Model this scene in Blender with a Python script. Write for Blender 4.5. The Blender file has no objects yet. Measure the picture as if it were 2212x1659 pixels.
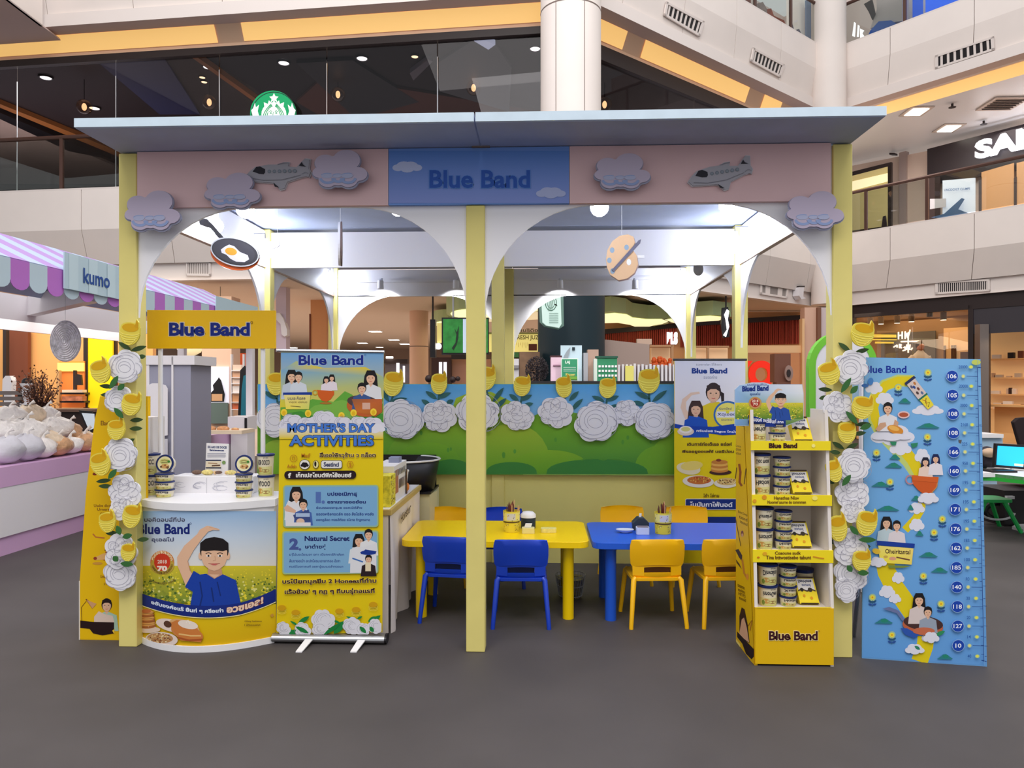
import bpy, bmesh, math, random
from mathutils import Vector, Matrix
from mathutils.geometry import tessellate_polygon
sc = bpy.context.scene
COL = sc.collection
PI = math.pi
R = random.Random(7)
# ---------------------------------------------------------------- camera
F, CX, CY, TH, EH = 1600.0, 1106.0, 829.5, math.radians(2.36), 1.5
cam = bpy.data.objects.new('camera', bpy.data.cameras.new('camera')); COL.objects.link(cam)
cam.data.sensor_width = 36; cam.data.lens = F/2212*36; cam.data.clip_end = 200
cam.location = (0, 0, EH); cam.rotation_euler = (PI/2, 0, TH)
sc.camera = cam
# ---------------------------------------------------------------- world, big lights, exposure
w = bpy.data.worlds.new('world'); sc.world = w; w.use_nodes = True
w.node_tree.nodes['Background'].inputs[0].default_value = (0.97, 0.98, 1.0, 1)
w.node_tree.nodes['Background'].inputs[1].default_value = 0.78
def area(name, loc, rot, sx, sy, power, col=(1, 1, 1)):
    l = bpy.data.lights.new(name, 'AREA'); l.shape = 'RECTANGLE'; l.size = sx; l.size_y = sy
    l.energy = power; l.color = col
    o = bpy.data.objects.new(name, l); COL.objects.link(o); o.location = loc; o.rotation_euler = rot
    return o
area('atrium_skylight', (0, 5, 15.5), (math.radians(22), 0, 0), 14, 10, 1450, (1, .95, .91))
area('front_fill_light', (0, -3.5, 13), (math.radians(32), 0, 0), 12, 6, 1300, (1, .96, .94))  # added fill behind the camera for faces turned to the front
sc.view_settings.view_transform = 'Standard'; sc.view_settings.look = 'None'
sc.view_settings.gamma = 1; sc.view_settings.use_curve_mapping = False
sc.view_settings.exposure = 0.0
sc.cycles.max_bounces = 7; sc.cycles.transparent_max_bounces = 12
sc.cycles.use_denoising = True; sc.cycles.caustics_reflective = False; sc.cycles.caustics_refractive = False
sc.cycles.sample_clamp_indirect = 4
# ---------------------------------------------------------------- projection helpers
FWD = Vector((-math.sin(TH), math.cos(TH), 0)); RGT = Vector((math.cos(TH), math.sin(TH), 0)); UP = Vector((0, 0, 1))
EYE = Vector((0, 0, EH))
def ray(px, py): return FWD + RGT*((px-CX)/F) + UP*((CY-py)/F)
def P(px, py, t): return EYE + ray(px, py)*t
class PL:
    """a plane in the world; at() gives the point where the sight line through a photo pixel meets it"""
    def __init__(s, o, n): s.o = Vector(o); s.n = Vector(n).normalized()
    def at(s, px, py, off=0):
        d = ray(px, py); t = (s.o-EYE).dot(s.n)/d.dot(s.n)
        return EYE + d*t + s.n*off
    __call__ = at
    def sh(s, d): return PL(s.o+s.n*d, s.n)
def YP(y): return PL((0, y, 0), (0, -1, 0))
def XP(x, s=1): return PL((x, 0, 0), (s, 0, 0))
def ZP(z, s=1): return PL((0, 0, z), (0, 0, s))
def TP(t): return PL(EYE+FWD*t, -FWD)
def CW(r, f, z=0): v = RGT*r + FWD*f; return Vector((v.x, v.y, z))
def VP2(a, b, flip=False):
    d = (b-a).normalized(); n = Vector((d.y, -d.x, 0))
    return PL(a, -n if flip else n)
# ---------------------------------------------------------------- materials
def lin(c):
    return tuple(((v/255)/12.92 if v/255 <= .04045 else ((v/255+.055)/1.055)**2.4) for v in c[:3])
_m = {}
def mat(name, col, rough=.55, metal=0, emit=0, ecol=None, noise=0, nscale=8, bump=0, bscale=60, spec=.35, trans=0, alpha=1):
    if name in _m: return _m[name]
    m = bpy.data.materials.new(name); m.use_nodes = True; nt = m.node_tree; b = nt.nodes['Principled BSDF']
    c = lin(col); b.inputs['Base Color'].default_value = (*c, 1); b.inputs['Roughness'].default_value = rough
    b.inputs['Metallic'].default_value = metal; b.inputs['Specular IOR Level'].default_value = spec
    if alpha < 1: b.inputs['Alpha'].default_value = alpha
    if emit:
        b.inputs['Emission Color'].default_value = (*lin(ecol or col), 1); b.inputs['Emission Strength'].default_value = emit
    if trans: b.inputs['Transmission Weight'].default_value = trans
    if noise or bump: tc = nt.nodes.new('ShaderNodeTexCoord')
    if noise:
        n = nt.nodes.new('ShaderNodeTexNoise'); n.inputs['Scale'].default_value = nscale; n.inputs['Detail'].default_value = 6
        nt.links.new(tc.outputs['Object'], n.inputs['Vector'])
        r = nt.nodes.new('ShaderNodeMapRange'); r.inputs[3].default_value = 1-noise; r.inputs[4].default_value = 1+noise
        r.inputs[1].default_value = .3; r.inputs[2].default_value = .7
        nt.links.new(n.outputs['Fac'], r.inputs[0])
        mx = nt.nodes.new('ShaderNodeVectorMath'); mx.operation = 'SCALE'; mx.inputs[0].default_value = c
        nt.links.new(r.outputs[0], mx.inputs['Scale']); nt.links.new(mx.outputs[0], b.inputs['Base Color'])
    if bump:
        n2 = nt.nodes.new('ShaderNodeTexNoise'); n2.inputs['Scale'].default_value = bscale; nt.links.new(tc.outputs['Object'], n2.inputs['Vector'])
        bp = nt.nodes.new('ShaderNodeBump'); bp.inputs['Strength'].default_value = bump; bp.inputs['Distance'].default_value = .01
        nt.links.new(n2.outputs['Fac'], bp.inputs['Height']); nt.links.new(bp.outputs[0], b.inputs['Normal'])
    _m[name] = m; return m
def colmat(name, rough=.5, emit=0):
    if name in _m: return _m[name]
    m = bpy.data.materials.new(name); m.use_nodes = True; nt = m.node_tree; b = nt.nodes['Principled BSDF']
    a = nt.nodes.new('ShaderNodeAttribute'); a.attribute_name = 'Col'
    nt.links.new(a.outputs['Color'], b.inputs['Base Color']); b.inputs['Roughness'].default_value = rough; b.inputs['Specular IOR Level'].default_value = .25
    if emit: nt.links.new(a.outputs['Color'], b.inputs['Emission Color']); b.inputs['Emission Strength'].default_value = emit
    _m[name] = m; return m
def glassmat(name, tint=(255, 255, 255), refl=.08):
    if name in _m: return _m[name]
    m = bpy.data.materials.new(name); m.use_nodes = True; nt = m.node_tree; nt.nodes.clear()
    o = nt.nodes.new('ShaderNodeOutputMaterial'); t = nt.nodes.new('ShaderNodeBsdfTransparent'); g = nt.nodes.new('ShaderNodeBsdfGlossy')
    mx = nt.nodes.new('ShaderNodeMixShader'); t.inputs[0].default_value = (*lin(tint), 1); g.inputs['Roughness'].default_value = 0
    mx.inputs[0].default_value = refl
    nt.links.new(t.outputs[0], mx.inputs[1]); nt.links.new(g.outputs[0], mx.inputs[2]); nt.links.new(mx.outputs[0], o.inputs[0])
    _m[name] = m; return m
def rimglass(name, tint, lo, hi):
    if name in _m: return _m[name]
    m = glassmat(name, tint, lo); nt = m.node_tree; mx = [n for n in nt.nodes if n.type == 'MIX_SHADER'][0]
    lw = nt.nodes.new('ShaderNodeLayerWeight'); lw.inputs[0].default_value = .35
    mr = nt.nodes.new('ShaderNodeMapRange'); mr.inputs[1].default_value = .5; mr.inputs[3].default_value = lo; mr.inputs[4].default_value = hi
    nt.links.new(lw.outputs['Facing'], mr.inputs[0]); nt.links.new(mr.outputs[0], mx.inputs[0]); return m
# ---------------------------------------------------------------- mesh builder
class MB:
    def __init__(s): s.v = []; s.f = []; s.smooth = []
    def add(s, vs, fs, sm=False):
        k = len(s.v); s.v += [Vector(v) for v in vs]; s.f += [tuple(k+i for i in f) for f in fs]; s.smooth += [sm]*len(fs); return s
    def box(s, a, b):
        x0, y0, z0 = [min(p, q) for p, q in zip(a, b)]; x1, y1, z1 = [max(p, q) for p, q in zip(a, b)]
        return s.add([(x0,y0,z0),(x1,y0,z0),(x1,y1,z0),(x0,y1,z0),(x0,y0,z1),(x1,y0,z1),(x1,y1,z1),(x0,y1,z1)],
                     [(0,3,2,1),(4,5,6,7),(0,1,5,4),(1,2,6,5),(2,3,7,6),(3,0,4,7)])
    def obox(s, c, ax, ay, az):
        c = Vector(c); ax = Vector(ax); ay = Vector(ay); az = Vector(az)
        vs = [c+ax*i+ay*j+az*k for k in (-1, 1) for i, j in ((-1,-1),(1,-1),(1,1),(-1,1))]
        return s.add(vs, [(0,3,2,1),(4,5,6,7),(0,1,5,4),(1,2,6,5),(2,3,7,6),(3,0,4,7)])
    def prism(s, pts, d):
        """3D polygon pts extruded by vector d"""
        pts = [Vector(p) for p in pts]; n = len(pts); d = Vector(d)
        tri = tessellate_polygon([pts])
        vs = pts + [p+d for p in pts]
        fs = [tuple(t) for t in tri] + [tuple(n+i for i in reversed(t)) for t in tri] + [(i, (i+1) % n, n+(i+1) % n, n+i) for i in range(n)]
        return s.add(vs, fs)
    def slab(s, pl, pts, o0, o1):
        """outline given in photo pixels, on plane pl, between offsets o0 and o1"""
        a = [pl(x, y, o0) for x, y in pts]
        return s.prism(a, pl.n*(o1-o0))
    def tube(s, path, r, n=10, cap=True, sm=True):
        path = [Vector(p) for p in path]; k = len(s.v); rings = []
        rr = r if isinstance(r, (list, tuple)) else [r]*len(path)
        pu = None
        for i, p in enumerate(path):
            d = (path[min(i+1, len(path)-1)]-path[max(i-1, 0)]).normalized()
            u = d.orthogonal().normalized() if pu is None else (pu-d*pu.dot(d)).normalized()
            pu = u; v = d.cross(u)
            rings.append([p+(u*math.cos(2*PI*j/n)+v*math.sin(2*PI*j/n))*rr[i] for j in range(n)])
        vs = [q for g in rings for q in g]; fs = []
        for i in range(len(path)-1):
            for j in range(n): fs.append((i*n+j, i*n+(j+1) % n, (i+1)*n+(j+1) % n, (i+1)*n+j))
        s.add(vs, fs, sm)
        if cap: s.add(rings[0], [tuple(reversed(range(n)))]); s.add(rings[-1], [tuple(range(n))])
        return s
    def lathe(s, prof, c=(0, 0, 0), n=20, sm=True, sx=1, sy=1):
        c = Vector(c); vs = []; fs = []
        for r, z in prof:
            for j in range(n): vs.append(c+Vector((r*sx*math.cos(2*PI*j/n), r*sy*math.sin(2*PI*j/n), z)))
        for i in range(len(prof)-1):
            for j in range(n): fs.append((i*n+j, i*n+(j+1) % n, (i+1)*n+(j+1) % n, (i+1)*n+j))
        if prof[0][0] > 1e-5: fs.append(tuple(reversed(range(n))))
        if prof[-1][0] > 1e-5: fs.append(tuple((len(prof)-1)*n+j for j in range(n)))
        return s.add(vs, fs, sm)
    def ball(s, c, r, n=16, m=10, sx=1, sy=1, sz=1):
        return s.lathe([(max(r*math.sin(PI*i/m), 1e-6), -r*math.cos(PI*i/m)*sz) for i in range(m+1)], c, n, True, sx, sy)
    def xf(s, M):
        s.v = [M @ v for v in s.v]; return s
def setp(o, label=None, cat=None, group=None, kind=None):
    if label: o['label'] = label
    if cat: o['category'] = cat
    if group: o['group'] = group
    if kind: o['kind'] = kind
    return o
def rootloc(o):
    while o.parent: o = o.parent
    return o.location.copy()
def build(name, mb, m, parent=None, loc=None, bevel=0, seg=2, local=False, ang=40):
    me = bpy.data.meshes.new(name)
    off = Vector((0, 0, 0))
    if parent is not None and not local: off = rootloc(parent)
    if parent is None and loc is not None: off = Vector(loc)
    if local: off = Vector((0, 0, 0))
    me.from_pydata([v-off for v in mb.v], [], mb.f)
    bm = bmesh.new(); bm.from_mesh(me); bmesh.ops.remove_doubles(bm, verts=bm.verts, dist=1e-6) if bevel or any(mb.smooth) else None
    bmesh.ops.recalc_face_normals(bm, faces=bm.faces); bm.to_mesh(me); bm.free()
    if any(mb.smooth):
        for p in me.polygons: p.use_smooth = True
        try: me.set_sharp_from_angle(angle=math.radians(ang))
        except Exception: pass
    me.materials.append(m)
    o = bpy.data.objects.new(name, me); COL.objects.link(o)
    if parent is not None: o.parent = parent
    elif loc is not None: o.location = loc
    if bevel:
        b = o.modifiers.new('bevel', 'BEVEL'); b.width = bevel; b.segments = seg; b.limit_method = 'ANGLE'; b.angle_limit = math.radians(40)
    return o
def thing(name, label, cat, loc, group=None, rz=0):
    o = bpy.data.objects.new(name, None); COL.objects.link(o); o.empty_display_size = .1
    o.location = loc; o.rotation_euler = (0, 0, rz)
    return setp(o, label, cat, group)
def solo(name, mb, m, label, cat, group=None, bevel=0, kind=None):
    c = sum(mb.v, Vector())/len(mb.v); c.z = min(v.z for v in mb.v)
    return setp(build(name, mb, m, None, c, bevel), label, cat, group, kind)
def struct(name, mb, m, parent=None, bevel=0):
    o = build(name, mb, m, parent, None, bevel)
    if parent is None: o['kind'] = 'structure'
    return o
def copytree(o, parent=None):
    c = o.copy(); COL.objects.link(c)
    if parent: c.parent = parent
    for ch in o.children: copytree(ch, c)
    return c
# ---------------------------------------------------------------- flat print (vector art)
_tx = {}
def glyphs(s, bold=0.0, shear=0.0, res=3):
    k = (s, round(bold, 4), shear, res)
    if k in _tx: return _tx[k]
    c = bpy.data.curves.new('t', 'FONT'); c.body = s; c.size = 1; c.offset = bold; c.resolution_u = res; c.shear = shear
    o = bpy.data.objects.new('t', c); COL.objects.link(o)
    me = bpy.data.meshes.new_from_object(o)
    vs = [(v.co.x, v.co.y) for v in me.vertices]; fs = [tuple(p.vertices) for p in me.polygons]
    bpy.data.objects.remove(o); bpy.data.curves.remove(c); bpy.data.meshes.remove(me)
    if not vs: vs = [(0, 0), (1, 0), (1, 1)]; fs = []
    x0 = min(v[0] for v in vs); x1 = max(v[0] for v in vs); y0 = min(v[1] for v in vs); y1 = max(v[1] for v in vs)
    _tx[k] = (vs, fs, (x0, x1, y0, y1)); return _tx[k]
def slabcut(pts, fs, cols, w_):
    """split faces into vertical strips so that they can follow a curved panel"""
    np_, nf, nc = [], [], []
    for f in fs:
        for j in range(1, len(f)-1):
            tri = [(pts[i][0], pts[i][1], cols[i]) for i in (f[0], f[j], f[j+1])]
            xa, xb = min(p[0] for p in tri), max(p[0] for p in tri); k = math.floor(xa/w_)
            while k*w_ < xb:
                poly = tri
                for lim, sg in ((k*w_, 1), ((k+1)*w_, -1)):
                    out = []
                    for a, b in zip(poly, poly[1:]+poly[:1]):
                        da, db = (a[0]-lim)*sg, (b[0]-lim)*sg
                        if da >= 0: out.append(a)
                        if da*db < 0: t = da/(da-db); out.append((lim, a[1]+(b[1]-a[1])*t, tuple(p+(q-p)*t for p, q in zip(a[2], b[2]))))
                    poly = out
                if len(poly) > 2:
                    b0 = len(np_); np_ += [(p[0], p[1]) for p in poly]; nc += [p[2] for p in poly]; nf.append(tuple(range(b0, b0+len(poly))))
                k += 1
    return np_, nf, nc
class Art:
    """print drawn as thin coloured faces; coordinates are handed to a mapping fn(x, y, off)"""
    def __init__(s, fn, off=.0015, step=.00004, cut=0): s.cut = cut; s.fn = fn; s.o = off; s.st = step; s.v = []; s.f = []; s.c = []
    def raw(s, pts, fs, cols):
        if s.cut: pts, fs, cols = slabcut(pts, fs, cols, s.cut)
        k = len(s.v); s.v += [s.fn(x, y, s.o) for x, y in pts]
        for f in fs: s.f.append(tuple(k+i for i in f)); s.c.append([cols[i] for i in f])
        s.o += s.st
    def poly(s, pts, col):
        cols = [lin(c) for c in col] if isinstance(col[0], (tuple, list)) else [lin(col)]*len(pts)
        s.raw(pts, [tuple(t) for t in tessellate_polygon([[Vector((x, y, 0)) for x, y in pts]])], cols)
    def rect(s, x0, y0, x1, y1, c, c2=None, nx=1):
        n = nx; pts = []; cols = []; fs = []
        for i in range(n+1):
            x = x0+(x1-x0)*i/n; pts += [(x, y0), (x, y1)]; cols += [lin(c), lin(c2 or c)]
        for i in range(n): fs.append((2*i, 2*i+2, 2*i+3, 2*i+1))
        s.raw(pts, fs, cols)
    def grad(s, x0, y0, x1, y1, stops, nx=1):
        for (a, ca), (b, cb) in zip(stops, stops[1:]): s.rect(x0, y0+(y1-y0)*a, x1, y0+(y1-y0)*b, ca, cb, nx); s.o -= s.st
        s.o += s.st
    def ell(s, cx, cy, rx, ry, col, n=24, rot=0, c2=None):
        ca, sa = math.cos(rot), math.sin(rot)
        pts = [(cx, cy)]+[(cx+rx*math.cos(2*PI*i/n)*ca-ry*math.sin(2*PI*i/n)*sa, cy+rx*math.cos(2*PI*i/n)*sa+ry*math.sin(2*PI*i/n)*ca) for i in range(n)]
        s.raw(pts, [(0, 1+i, 1+(i+1) % n) for i in range(n)], [lin(col)]+[lin(c2 or col)]*n)
    def ring(s, cx, cy, rx, ry, wd, col, n=24, a0=0, a1=2*PI, rot=0):
        s.line([(cx+rx*math.cos(a0+(a1-a0)*i/n)*math.cos(rot)-ry*math.sin(a0+(a1-a0)*i/n)*math.sin(rot), cy+rx*math.cos(a0+(a1-a0)*i/n)*math.sin(rot)+ry*math.sin(a0+(a1-a0)*i/n)*math.cos(rot)) for i in range(n+1)], wd, col)
    def rr(s, x0, y0, x1, y1, r, col, c2=None, dy=0):
        pts = []
        for cx, cy, a in ((x1-r, y0+r, -PI/2), (x1-r, y1-r, 0), (x0+r, y1-r, PI/2), (x0+r, y0+r, PI)):
            for i in range(5): an = a+PI/2*i/4; pts.append((cx+r*math.cos(an), cy+r*math.sin(an)))
        pts = [(x, y+dy*(x-x0)/(x1-x0)) for x, y in pts]
        if c2: s.poly(pts, [tuple(a+(b-a)*(y-y0)/(y1-y0) for a, b in zip(col, c2)) for x, y in pts])
        else: s.poly(pts, col)
    def line(s, pts, wd, col):
        pts = [Vector((x, y)) for x, y in pts]; vs = []; n = len(pts)
        for i, p in enumerate(pts):
            d = pts[min(i+1, n-1)]-pts[max(i-1, 0)]
            if d.length < 1e-6: d = Vector((1, 0))
            d.normalize(); q = Vector((-d.y, d.x))*wd/2; vs += [tuple(p+q), tuple(p-q)]
        s.raw(vs, [(2*i, 2*i+1, 2*i+3, 2*i+2) for i in range(n-1)], [lin(col)]*len(vs))
    def text(s, t, x0, y0, x1, y1, col, bold=.0, halo=None, hw=.05, dy=0, shear=0, bend=None, vert=False):
        g0 = glyphs(t, bold, shear)[2]
        def put(b, c):
            vs, fs, _ = glyphs(t, b, shear); bx = g0
            out = []
            for x, y in vs:
                u = (x-bx[0])/(bx[1]-bx[0]); v = (y-bx[2])/(bx[3]-bx[2])
                X = x0+(x1-x0)*u; Y = y1+(y0-y1)*v + dy*u
                if bend: Y += bend(u)
                if vert: X, Y = x0+(x1-x0)*(1-v), y1+(y0-y1)*u
                out.append((X, Y))
            s.raw(out, fs, [lin(c)]*len(vs))
        if halo: put(bold+hw, halo); s.o += s.st*2
        put(bold, col)
    def leaf(s, x0, y0, x1, y1, wd, col):
        s.poly(leafpts(x0, y0, x1, y1, wd), col)
    def cloud(s, cx, cy, w_, h_, col, flat=False):
        for dx, dy, r in ((-.32, .08, .2), (-.12, -.12, .26), (.12, -.1, .26), (.33, .08, .19), (0, .12, .26)):
            s.ell(cx+dx*w_, cy+dy*h_*(0.6 if flat else 1), r*w_, r*h_*1.1, col, 16)
    def figure(s, cx, cy, h, hair=(25, 22, 25), skin=(225, 180, 150), shirt=(225, 225, 228), long=False, face=1):
        """head centred at cx,cy with head height h; shoulders below"""
        if long: s.poly([(cx-.5*h, cy-.1*h), (cx-.3*h, cy-.55*h), (cx+.3*h, cy-.55*h), (cx+.5*h, cy-.1*h), (cx+.58*h, cy+.9*h), (cx-.62*h, cy+.95*h)], hair)
        s.rect(cx-.16*h, cy+.2*h, cx+.16*h, cy+.7*h, tuple(v*.9 for v in skin))
        s.poly([(cx-.2*h, cy+.58*h), (cx+.2*h, cy+.58*h), (cx+.8*h, cy+.85*h), (cx+.95*h, cy+2.1*h), (cx-.95*h, cy+2.1*h), (cx-.8*h, cy+.85*h)], shirt)
        s.poly([(cx-.15*h, cy+.57*h), (cx+.15*h, cy+.57*h), (cx, cy+.78*h)], skin)
        s.ell(cx, cy, .42*h, .52*h, hair, 18)
        s.ell(cx, cy+.1*h, .34*h, .43*h, skin, 18)
        s.poly([(cx-.37*h, cy+.0*h), (cx-.36*h, cy-.35*h), (cx, cy-.5*h), (cx+.36*h, cy-.35*h), (cx+.37*h, cy+.0*h), (cx+.15*h, cy-.16*h), (cx-.15*h, cy-.16*h)], hair)
        if face:
            for sx in (-1, 1):
                s.ell(cx+sx*.15*h, cy+.06*h, .055*h, .028*h, (40, 25, 22), 10)
            s.line([(cx-.1*h, cy+.33*h), (cx, cy+.36*h), (cx+.1*h, cy+.33*h)], .035*h, (190, 70, 70))
            s.line([(cx, cy+.1*h), (cx-.03*h, cy+.2*h), (cx+.03*h, cy+.21*h)], .02*h, (200, 150, 120))
    def make(s, name, parent=None, m=None, loc=None, local=False):
        me = bpy.data.meshes.new(name); off = Vector((0, 0, 0))
        if parent is not None and not local: off = rootloc(parent)
        if loc is not None: off = Vector(loc)
        me.from_pydata([v-off for v in s.v], [], s.f)
        ca = me.color_attributes.new('Col', 'FLOAT_COLOR', 'CORNER'); i = 0
        buf = []
        for f, cs in zip(s.f, s.c):
            for c in cs: buf += [*c, 1.0]
        ca.data.foreach_set('color', buf)
        me.materials.append(m or colmat('printed_ink'))
        o = bpy.data.objects.new(name, me); COL.objects.link(o)
        if parent is not None: o.parent = parent
        if loc is not None: o.location = loc
        return o
def leafpts(x0, y0, x1, y1, wd):
    dx, dy = x1-x0, y1-y0; L = math.hypot(dx, dy); nx, ny = -dy/L, dx/L; a = []; b = []
    for i in range(1, 6):
        t = i/6; k = wd/2*math.sin(PI*t)**.8
        a.append((x0+dx*t+nx*k, y0+dy*t+ny*k)); b.append((x0+dx*t-nx*k, y0+dy*t-ny*k))
    return [(x0, y0)]+a+[(x1, y1)]+b[::-1]
# ================================================================ the mall around the kiosk
def rgbm(n, c, **k): return mat(n, c, **k)
M_floor = mat('floor_carpet_tile', (72, 67, 67), rough=.62, noise=.1, nscale=2.2, bump=.12, bscale=900)
M_fas = mat('facade_panel', (236, 226, 220), rough=.6, noise=.025, nscale=1.2)
M_beam = mat('facade_beam', (228, 218, 213), rough=.6)
M_gap = mat('facade_joint', (120, 105, 98), rough=.8)
M_soff = mat('soffit', (206, 184, 178), rough=.7)
M_ceil = mat('mall_ceiling', (216, 198, 182), rough=.8)
M_dark = mat('dark_frame', (46, 36, 36), rough=.4)
M_brown = mat('brown_rail', (92, 66, 58), rough=.35, metal=.3)
M_glass = glassmat('clear_glass', (235, 240, 238), .05)
M_glass2 = glassmat('smoked_glass', (190, 188, 196), .022)
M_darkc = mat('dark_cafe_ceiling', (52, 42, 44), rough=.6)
M_lamp = mat('lamp_white', (255, 246, 232), emit=9)
M_lampw = mat('lamp_warm', (255, 214, 160), emit=6)
M_cove = mat('cove_glow', (255, 214, 150), emit=.6, ecol=(255, 200, 112))
M_covegap = mat('cove_bulkhead', (226, 190, 160), rough=.6)
M_white = mat('white_gloss', (236, 234, 236), rough=.35)
M_metal = mat('brushed_metal', (176, 176, 180), rough=.3, metal=.9)
M_chrome = mat('chrome', (210, 210, 214), rough=.15, metal=1)
M_black = mat('black_plastic', (26, 24, 28), rough=.4)

fl = MB().box((-30, -8, -.05), (34, 60, 0)); struct('floor', fl, M_floor)
V = [Vector((-16.1, 16.22)), Vector((1.1, 13.93)), Vector((8.69, 20.3)), Vector((13.9, 13.35))]
NI = []
for a, b in zip(V, V[1:]):
    d = (b-a).normalized(); n = Vector((-d.y, d.x)); NI.append(n if n.dot((a+b)/2) > 0 else -n)
def offpt(i, d):
    if i == 0: return V[0]+NI[0]*d
    if i == 3: return V[3]+NI[2]*d
    n1, n2 = NI[i-1], NI[i]; m = (n1+n2)/(1+n1.dot(n2)); return V[i]+m*d
def FP(i, s, d, z):
    """point on facade i (0 left, 1 angled, 2 right) at fraction s, set back d, height z"""
    a, b = offpt(i, d), offpt(i+1, d); q = a+(b-a)*s; return CW(q.x, q.y, z)
def FPL(i, d=0):
    a = FP(i, 0, d, 0); b = FP(i, 1, d, 0); n = (b-a).cross(UP).normalized()
    if n.dot(EYE-a) < 0: n = -n
    return PL(a, n)
def quadprism(mb, pts, n, th): mb.prism(pts, n*-th)
def fascia(nm, i, prof, L=1.96, s0=0, s1=1, phase=0, th=.03):
    root = struct(nm, sweep(i, [(prof[0][0]+.04, prof[0][1]), (prof[1][0]+.04, prof[1][1]), (prof[-1][0]+.04, prof[-1][1])]), M_gap)
    ln = (offpt(i+1, 0)-offpt(i, 0)).length; n = FPL(i).n
    k = (s0*ln)-phase
    while k < s1*ln:
        a = max(k, s0*ln)+.008; b = min(k+L, s1*ln)-.008; k += L
        if b-a < .1: continue
        pts = []
        for d, z in prof: pts.append((FP(i, a/ln, d, z), FP(i, b/ln, d, z)))
        vs = [p for q in pts for p in q]; vb = [v-n*th for v in vs]; m = len(pts); fs = []
        for j in range(m-1):
            fs.append((2*j, 2*j+1, 2*j+3, 2*j+2)); fs.append((2*m+2*j, 2*m+2*j+2, 2*m+2*j+3, 2*m+2*j+1))
            fs += [(2*j, 2*j+2, 2*m+2*j+2, 2*m+2*j), (2*j+1, 2*m+2*j+1, 2*m+2*j+3, 2*j+3)]
        fs += [(0, 2*m, 2*m+1, 1), (2*m-2, 2*m-1, 4*m-1, 4*m-2)]
        build('panel', MB().add(vs+vb, fs), M_fas, root)
    return root
def sweep(i, prof, s0=0, s1=1):
    mb = MB(); vs = []
    for d, z in prof: vs += [FP(i, s0, d, z), FP(i, s1, d, z)]
    mb.add(vs, [(2*j, 2*j+1, 2*j+3, 2*j+2) for j in range(len(prof)-1)]); return mb
tn = [0]
def trimname():
    tn[0] += 1; return 'trim_%d' % tn[0]
P2 = [(0, 5.5), (0, 4.68), (.28, 4.0)]; P3 = [(0, 10.62), (0, 9.95), (.18, 9.22)]
for i, ph in ((0, .55), (1, .9), (2, .3)):
    fascia(trimname(), i, P2, 1.96, phase=ph)
    struct(trimname(), sweep(i, [(.28, 4.0), (.36, 4.0), (.36, 3.66), (.30, 3.64), (.5, 3.64)]), M_beam)
    struct(trimname(), sweep(i, [(0, 5.5), (0, 5.54), (.9, 5.54), (.9, 5.3)]), M_beam)
for i, ph in ((0, 1.1), (1, .4), (2, .3)):
    fascia(trimname(), i, P3, 1.96, s0=(.32 if i == 0 else 0), phase=ph)
    struct(trimname(), sweep(i, [(.18, 9.22), (.1, 9.22), (.1, 8.96)], s0=(.32 if i == 0 else 0)), M_beam)
    struct(trimname(), sweep(i, [(.1, 8.96), (.46, 8.96), (.46, 9.0)], s0=0), M_soff)
    struct(trimname(), sweep(i, [(0, 10.62), (.0, 10.66), (2.5, 10.66)]), M_beam)
# left wing of level 3 coming towards the camera
wp = TP(15.38)
c0 = P(92, 57, 15.3); dn = -FWD
mbw = MB().prism([c0+Vector((0, 0, 0)), c0+dn*9, c0+dn*9+UP*1.7, c0+UP*1.7], -RGT*.05); struct('wall_left', mbw, M_fas)
mbw = MB().prism([c0, c0+dn*9, c0+dn*9-RGT*9, c0-RGT*9+FWD*1.4, c0+FWD*1.0], UP*.03); struct(trimname(), mbw, M_soff)
# coves: glowing strips with plain bulkhead between
def cove(i, ranges, pl_y=None):
    r = struct(trimname(), sweep(i, [(.46, 8.97), (.80, 8.72), (.80, 8.66)]), M_covegap)
    for s0, s1 in ranges:
        mb = sweep(i, [(.455, 8.955), (.77, 8.725)], s0, s1)
        l = solo('cove_light', mb, M_cove, COVEL.pop(0), 'cove light')
COVEL = ['warm glowing cove strip at the top left edge of the photo', 'warm glowing cove strip above the dark cafe glass left of the white column',
         'short warm cove strip just right of the white column', 'long warm cove strip sloping down right of the white column', 'small warm cove strip end nearest the far corner column',
         'thin warm cove strip above the white walkway ceiling at right']
def sat(i, px, d=.46):
    """fraction along facade i under photo column px"""
    u = (px-CX)/F; a, b = offpt(i, d), offpt(i+1, d)
    return (u*a.y-a.x)/((b.x-a.x)-u*(b.y-a.y))
cove(0, [(0.0, sat(0, 462)), (sat(0, 520), .995)])
cove(1, [(0.01, sat(1, 1356)), (sat(1, 1395), sat(1, 1620)), (sat(1, 1652), sat(1, 1690))])
r = struct(trimname(), sweep(2, [(.46, 8.96), (.5, 8.96), (.75, 8.8)]), M_beam)
cov = solo('cove_light', sweep(2, [(.52, 8.93), (.78, 8.72)], 0.05, 1), M_cove, COVEL.pop(0), 'cove light')
struct('ceiling', MB().add([FP(2, 0, .75, 8.78), FP(2, 1, .75, 8.78), FP(2, 1, 7, 8.78), FP(2, 0, 7, 8.78)], [(0, 1, 2, 3)]), M_white)
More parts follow.
